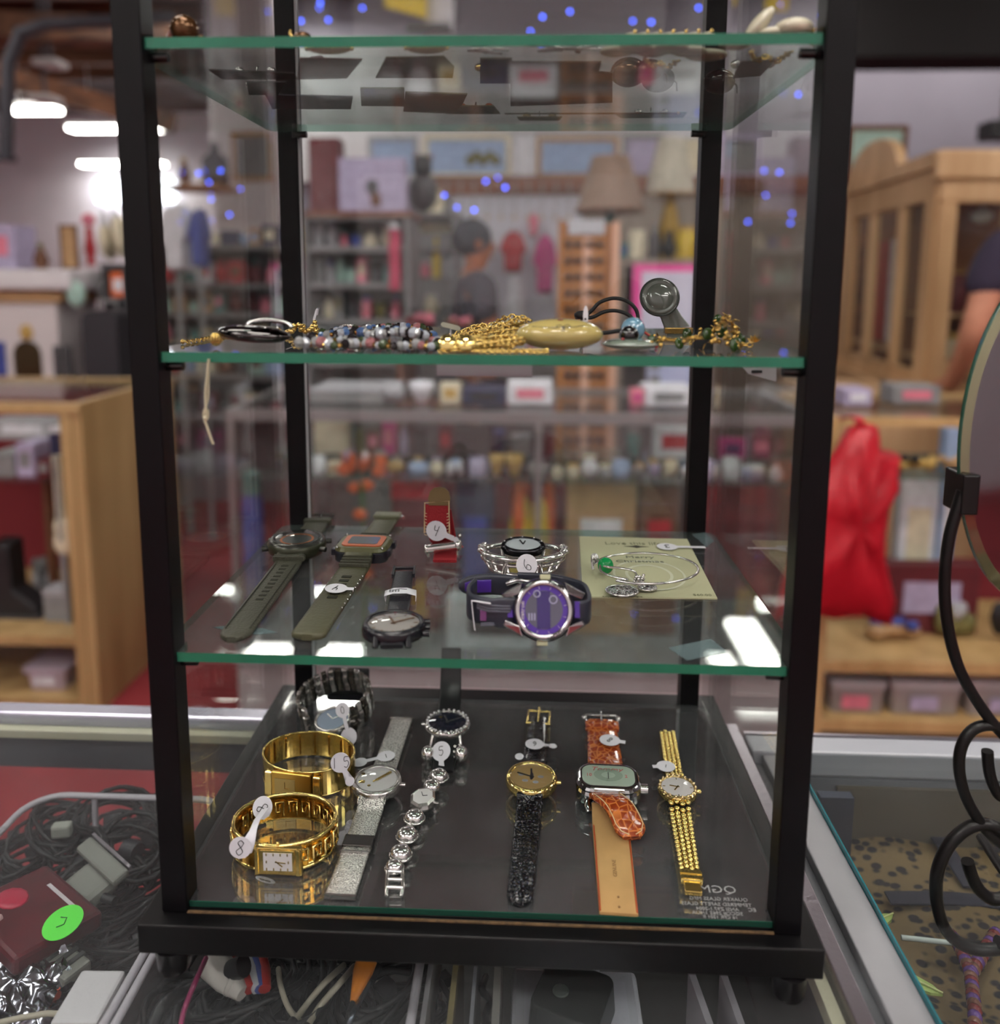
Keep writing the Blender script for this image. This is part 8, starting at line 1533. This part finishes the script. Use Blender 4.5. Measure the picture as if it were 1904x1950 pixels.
# ---- top shelf (Z1), seen from below through the glass
def shelfA():
    z = Z1+.0001
    bb = mat('bronze_bead', (96, 66, 40), .12, .6); rb = mat('red_brown', (120, 44, 36), .3)
    def P(x, y, h=0): return onz(x, y, Z1+h)
    t = thing('bead_earring', 'round bronze bead earring at the top shelf front left', 'earring', P(352, 88)); c = P(352, 96); c.y = .016; c.x = at(352, 70, .016).x
    MB().sph((c.x, c.y, z+.0068), .0068, n=20).build('ball', bb, t); MB().sph((c.x-.007, c.y+.006, z+.0045), .0045, n=14).build('small_ball', rb, t); MB().sph((c.x+.006, c.y+.004, z+.003), .003, n=12).build('small_ball', bb, t)
    c = at(575, 60, .02); t = thing('bead_earring', 'bronze bead and gold hook earring left of the rear post top', 'earring', (c.x, .02, z)); MB().sph((c.x, .02, z+.0035), .0035, (1.4, 1, 1), 14).build('ball', bb, t); MB().tube([(c.x-.004, .02, z+.003), (c.x-.006, .02, z+.006), (c.x-.0055, .02, z+.0075)], .0007, 6).build('hook', gold, t)
    sh = mat('shell_cream', (206, 200, 176), .25, coat=.3, var=.08, vscale=80)
    def shell(x, y, r, l, tl=0, sc=(1, .8, .35), yy=None, g=None):
        p = at(x, y, yy); t = thing('shell_bead', l, 'shell', (p.x, yy, z), 0, g); MB(T(p.x, yy, z+r*sc[2]+abs(sin(R(tl)))*r*.6) @ RY(tl)).sph((0, 0, 0), r, sc, 18).build('shell', sh, t); MB().sph((p.x+r*.6, yy-r*.3, z+.0012), .0011, n=8).build('gold_bead', gold, t)
    t = thing('shell_bracelet', 'bracelet of pale shells and gold beads on the top shelf', 'bracelet', (at(1265, 70, .03).x, .03, z))
    for i in range(7): x = 1195+i*24; p = at(x, 66, .022); MB(T(p.x, .022, z+.0028) @ RY(-12)).sph((0, 0, 0), .0062, (1, .9, .4), 16).build('shell', sh, t); MB().sph((p.x+.003, .018, z+.0052), .0009, n=8).build('gold_bead', gold, t)
    for i in range(5): p = onz(1175+i*34, 108-(i % 2)*6, Z1); MB(T(p.x, max(p.y, .035), z+.0026)).sph((0, 0, 0), .009, (1, .8, .26), 16).build('shell', sh, t)
    chain_links([onz(x, y, Z1+.001) for x, y in ((1228, 112), (1240, 126), (1256, 120), (1270, 128), (1288, 118), (1300, 112))], .003, .0016, .0006).build('chain', gold, t)
    shell(1445, 48, .0098, 'upright cream shell at the top shelf right', -50, (1, .7, .35), .018); shell(1478, 50, .0092, 'flat cream shell between the two right shells', 0, (1, .8, .32), .016); shell(1512, 48, .0088, 'glossy white oval shell near the right post', 0, (1, .9, .5), .012)
    shell(1345, 96, .011, 'flat shell right of the shell bracelet', 0, (1, .7, .25), .05); shell(1400, 84, .008, 'small flat shell near the right rear post top', 0, (1, .7, .25), .03)
    t = thing('gold_chain', 'small gold chain heap beside the right post top', 'necklace', (at(1548, 50, .02).x, .02, z)); rr = random.Random(2); X = at(1545, 50, .02).x; chain_links([(X+rr.uniform(-.006, .004), .02+rr.uniform(-.006, .006), z+.001+rr.uniform(0, .006)) for i in range(10)], .0024, .0013, .0005).build('chain', gold, t); MB().sph((X, .014, z+.0015), .0015, n=8).build('clasp', gold, t)
    t = thing('gold_chain', 'loose gold chain lying under the right shells', 'necklace', P(1450, 105)); chain_links([onz(x, y, Z1+.001) for x, y in ((1430, 100), (1440, 115), (1458, 108), (1478, 116), (1495, 106), (1510, 96))], .003, .0016, .0006).build('chain', gold, t); MB().sph(onz(1430, 99, Z1+.0015), .0015, n=8).build('clasp', gold, t)
    dk = mat('card_dark', (44, 40, 40), .7); dr = mat('card_maroon', (84, 36, 40), .7); db = mat('card_brown', (78, 66, 44), .7); gr = mat('card_olive', (96, 92, 56), .7)
    cards = [('dark earring card at the front left of the top shelf', ((382, 134), (560, 140), (566, 152), (390, 152)), dk, silver), ('dark teal earring card left of the rear post', ((470, 160), (545, 160), (530, 184), (450, 184)), mat('card_teal', (48, 58, 60), .7), silver),
             ('blue grey earring card near the left rear post', ((505, 186), (672, 190), (668, 213), (478, 213)), mat('card_slate', (62, 62, 76), .7), mat('garnet', (110, 26, 34), .1)), ('maroon earring card with a white label', ((570, 112), (690, 114), (660, 150), (565, 152)), dr, silver),
             ('brown trapezoid earring card under a gold brooch', ((735, 114), (845, 112), (865, 132), (862, 152), (715, 152)), db, gold), ('dark earring card with clear studs', ((686, 174), (770, 174), (770, 208), (688, 207)), gr, silver), ('olive earring card with a silver stud', ((772, 176), (890, 180), (880, 200), (860, 217), (768, 213)), gr, silver),
             ('olive card with orange stone earrings', ((880, 205), (940, 205), (952, 220), (850, 220)), gr, mat('orange_stone', (190, 90, 30), .15)), ('narrow brown earring card', ((914, 119), (975, 119), (975, 165), (914, 165)), db, gold), ('largest brown earring card in the middle of the top shelf', ((972, 119), (1145, 119), (1140, 138), (1166, 140), (1166, 196), (972, 203)), mat('card_umber', (74, 58, 46), .7), gold),
             ('grey green earring card with a pin at the rear', ((985, 226), (1070, 226), (1062, 243), (990, 243)), gr, gold), ('pale mint card at the rear right of the top shelf', ((1170, 222), (1308, 220), (1300, 229), (1182, 230)), mat('card_mint', (120, 150, 136), .7), silver), ('dark grey card under the right rear corner', ((1410, 118), (1480, 112), (1470, 145), (1395, 150)), mat('card_grey2', (84, 84, 92), .7), silver)]
    for i, (l, pl, m_, jm) in enumerate(cards):
        Q = [onz(x, y, Z1) for x, y in pl]; Q = [Vector((min(max(q.x, .02), .32), min(q.y, .212), 0)) for q in Q]; c = sum(Q, Vector())/len(Q); t = thing('earring_card', l, 'earring card', (c.x, c.y, z)); dz = (i % 3)*.0008
        MB().prism([(q.x, q.y) for q in Q], z+dz, z+dz+.0007).build('card', m_, t)
        q = MB(); [q.sph((c.x+s_*.009, c.y, z+dz+.0025), .0024, (1.2, 1, .9), 12) for s_ in (-1, 1)]; q.build('earrings', jm, t)
        MB().cyl((c.x, c.y, z+dz+.001), (c.x, c.y+.004, z+dz+.006), .0005, n=6).build('pin', silver, t)
    Q = [onz(x, y, Z1+.0002) for x, y in ((590, 122), (612, 119), (634, 136), (600, 138))]; t = thing('white_label', 'small white label on the maroon earring card', 'label', Q[0]); MB().prism([(q.x, q.y) for q in Q], z+.0035, z+.0038).build('paper', tagw, t); MB().bx(Q[0].x, Q[0].x+.004, Q[0].y, Q[0].y+.001, z+.0028, z+.0034).build('glue_dot', tagw, t)
    for i, (x, y, l, w_) in enumerate(((627, 103, 'long gold brooch lying behind the left post', 46), (812, 102, 'gold oval brooch above the brown card', 42))):
        p = onz(x, y, Z1); t = thing('gold_brooch', l, 'brooch', (p.x, p.y, z)); MB(T(p.x, p.y, z+.0025)).sph((0, 0, 0), 1, (w_*pxm(p.y)*.9, .006, .0024), 20).build('body', gold, t); q = MB(); [q.sph((p.x+s_*w_*pxm(p.y)*.9, p.y, z+.0025), .0012, n=8) for s_ in (-1, 1)]; q.build('tip', goldb, t)
    for i, (x, y) in enumerate(((925, 104), (1050, 100), (1100, 104))):
        l = ('left silver wire earring on the top shelf', 'middle silver wire earring on the top shelf', 'right silver wire earring on the top shelf')[i]; t = thing('wire_earring', l, 'earring', P(x, y)); rr = random.Random(i+30); q = MB(); p = P(x, y)
        for k_ in range(3): q.tube([p+Vector((rr.uniform(-.012, .012), rr.uniform(-.006, .006), .001+rr.uniform(0, .003))) for _ in range(4)], .0006, 5)
        q.build('wire', silver, t); MB().sph(p+Vector((0, 0, .002)), .0018, n=8).build('bead', silver, t)
    for x, y, r, l in ((1196, 166, .0095, 'bronze egg bead hanging left of the pair'), (1236, 160, .0078, 'left bronze bead of the darker pair'), (1252, 176, .0088, 'right dark bead of the darker pair'), (1368, 180, .0085, 'dark bead in front of the right rear post')):
        p = onz(x, y, Z1); p.y = min(p.y, .2); m_ = bb if x < 1240 else mat('dark_bead', (40, 34, 34), .12, .4); t = thing('egg_bead', l, 'bead', (p.x, p.y, z)); MB(T(p.x, p.y, z+r*.86)).sph((0, 0, 0), r, (1.12, 1, .86), 24).build('bead', m_, t); MB().tube([(p.x+r, p.y, z+r*.8), (p.x+r*1.25, p.y, z+r*.6), (p.x+r*1.3, p.y, z+.0006)], .0005, 5).build('hook', m_, t)
    t = thing('pin_bar', 'long thin pin crossing the rear of the top shelf', 'pin', P(1100, 212)); A = onz(960, 210, Z1+.0015); B = onz(1290, 217, Z1+.0015); A.y = B.y = .19; MB().cyl(A+Vector((0, 0, 0)), B, .0006, n=6).build('shaft', mat('pin_brown', (96, 84, 70), .4), t); MB().sph(B, .0013, n=8).build('pin_head', gold, t)
shelfA()
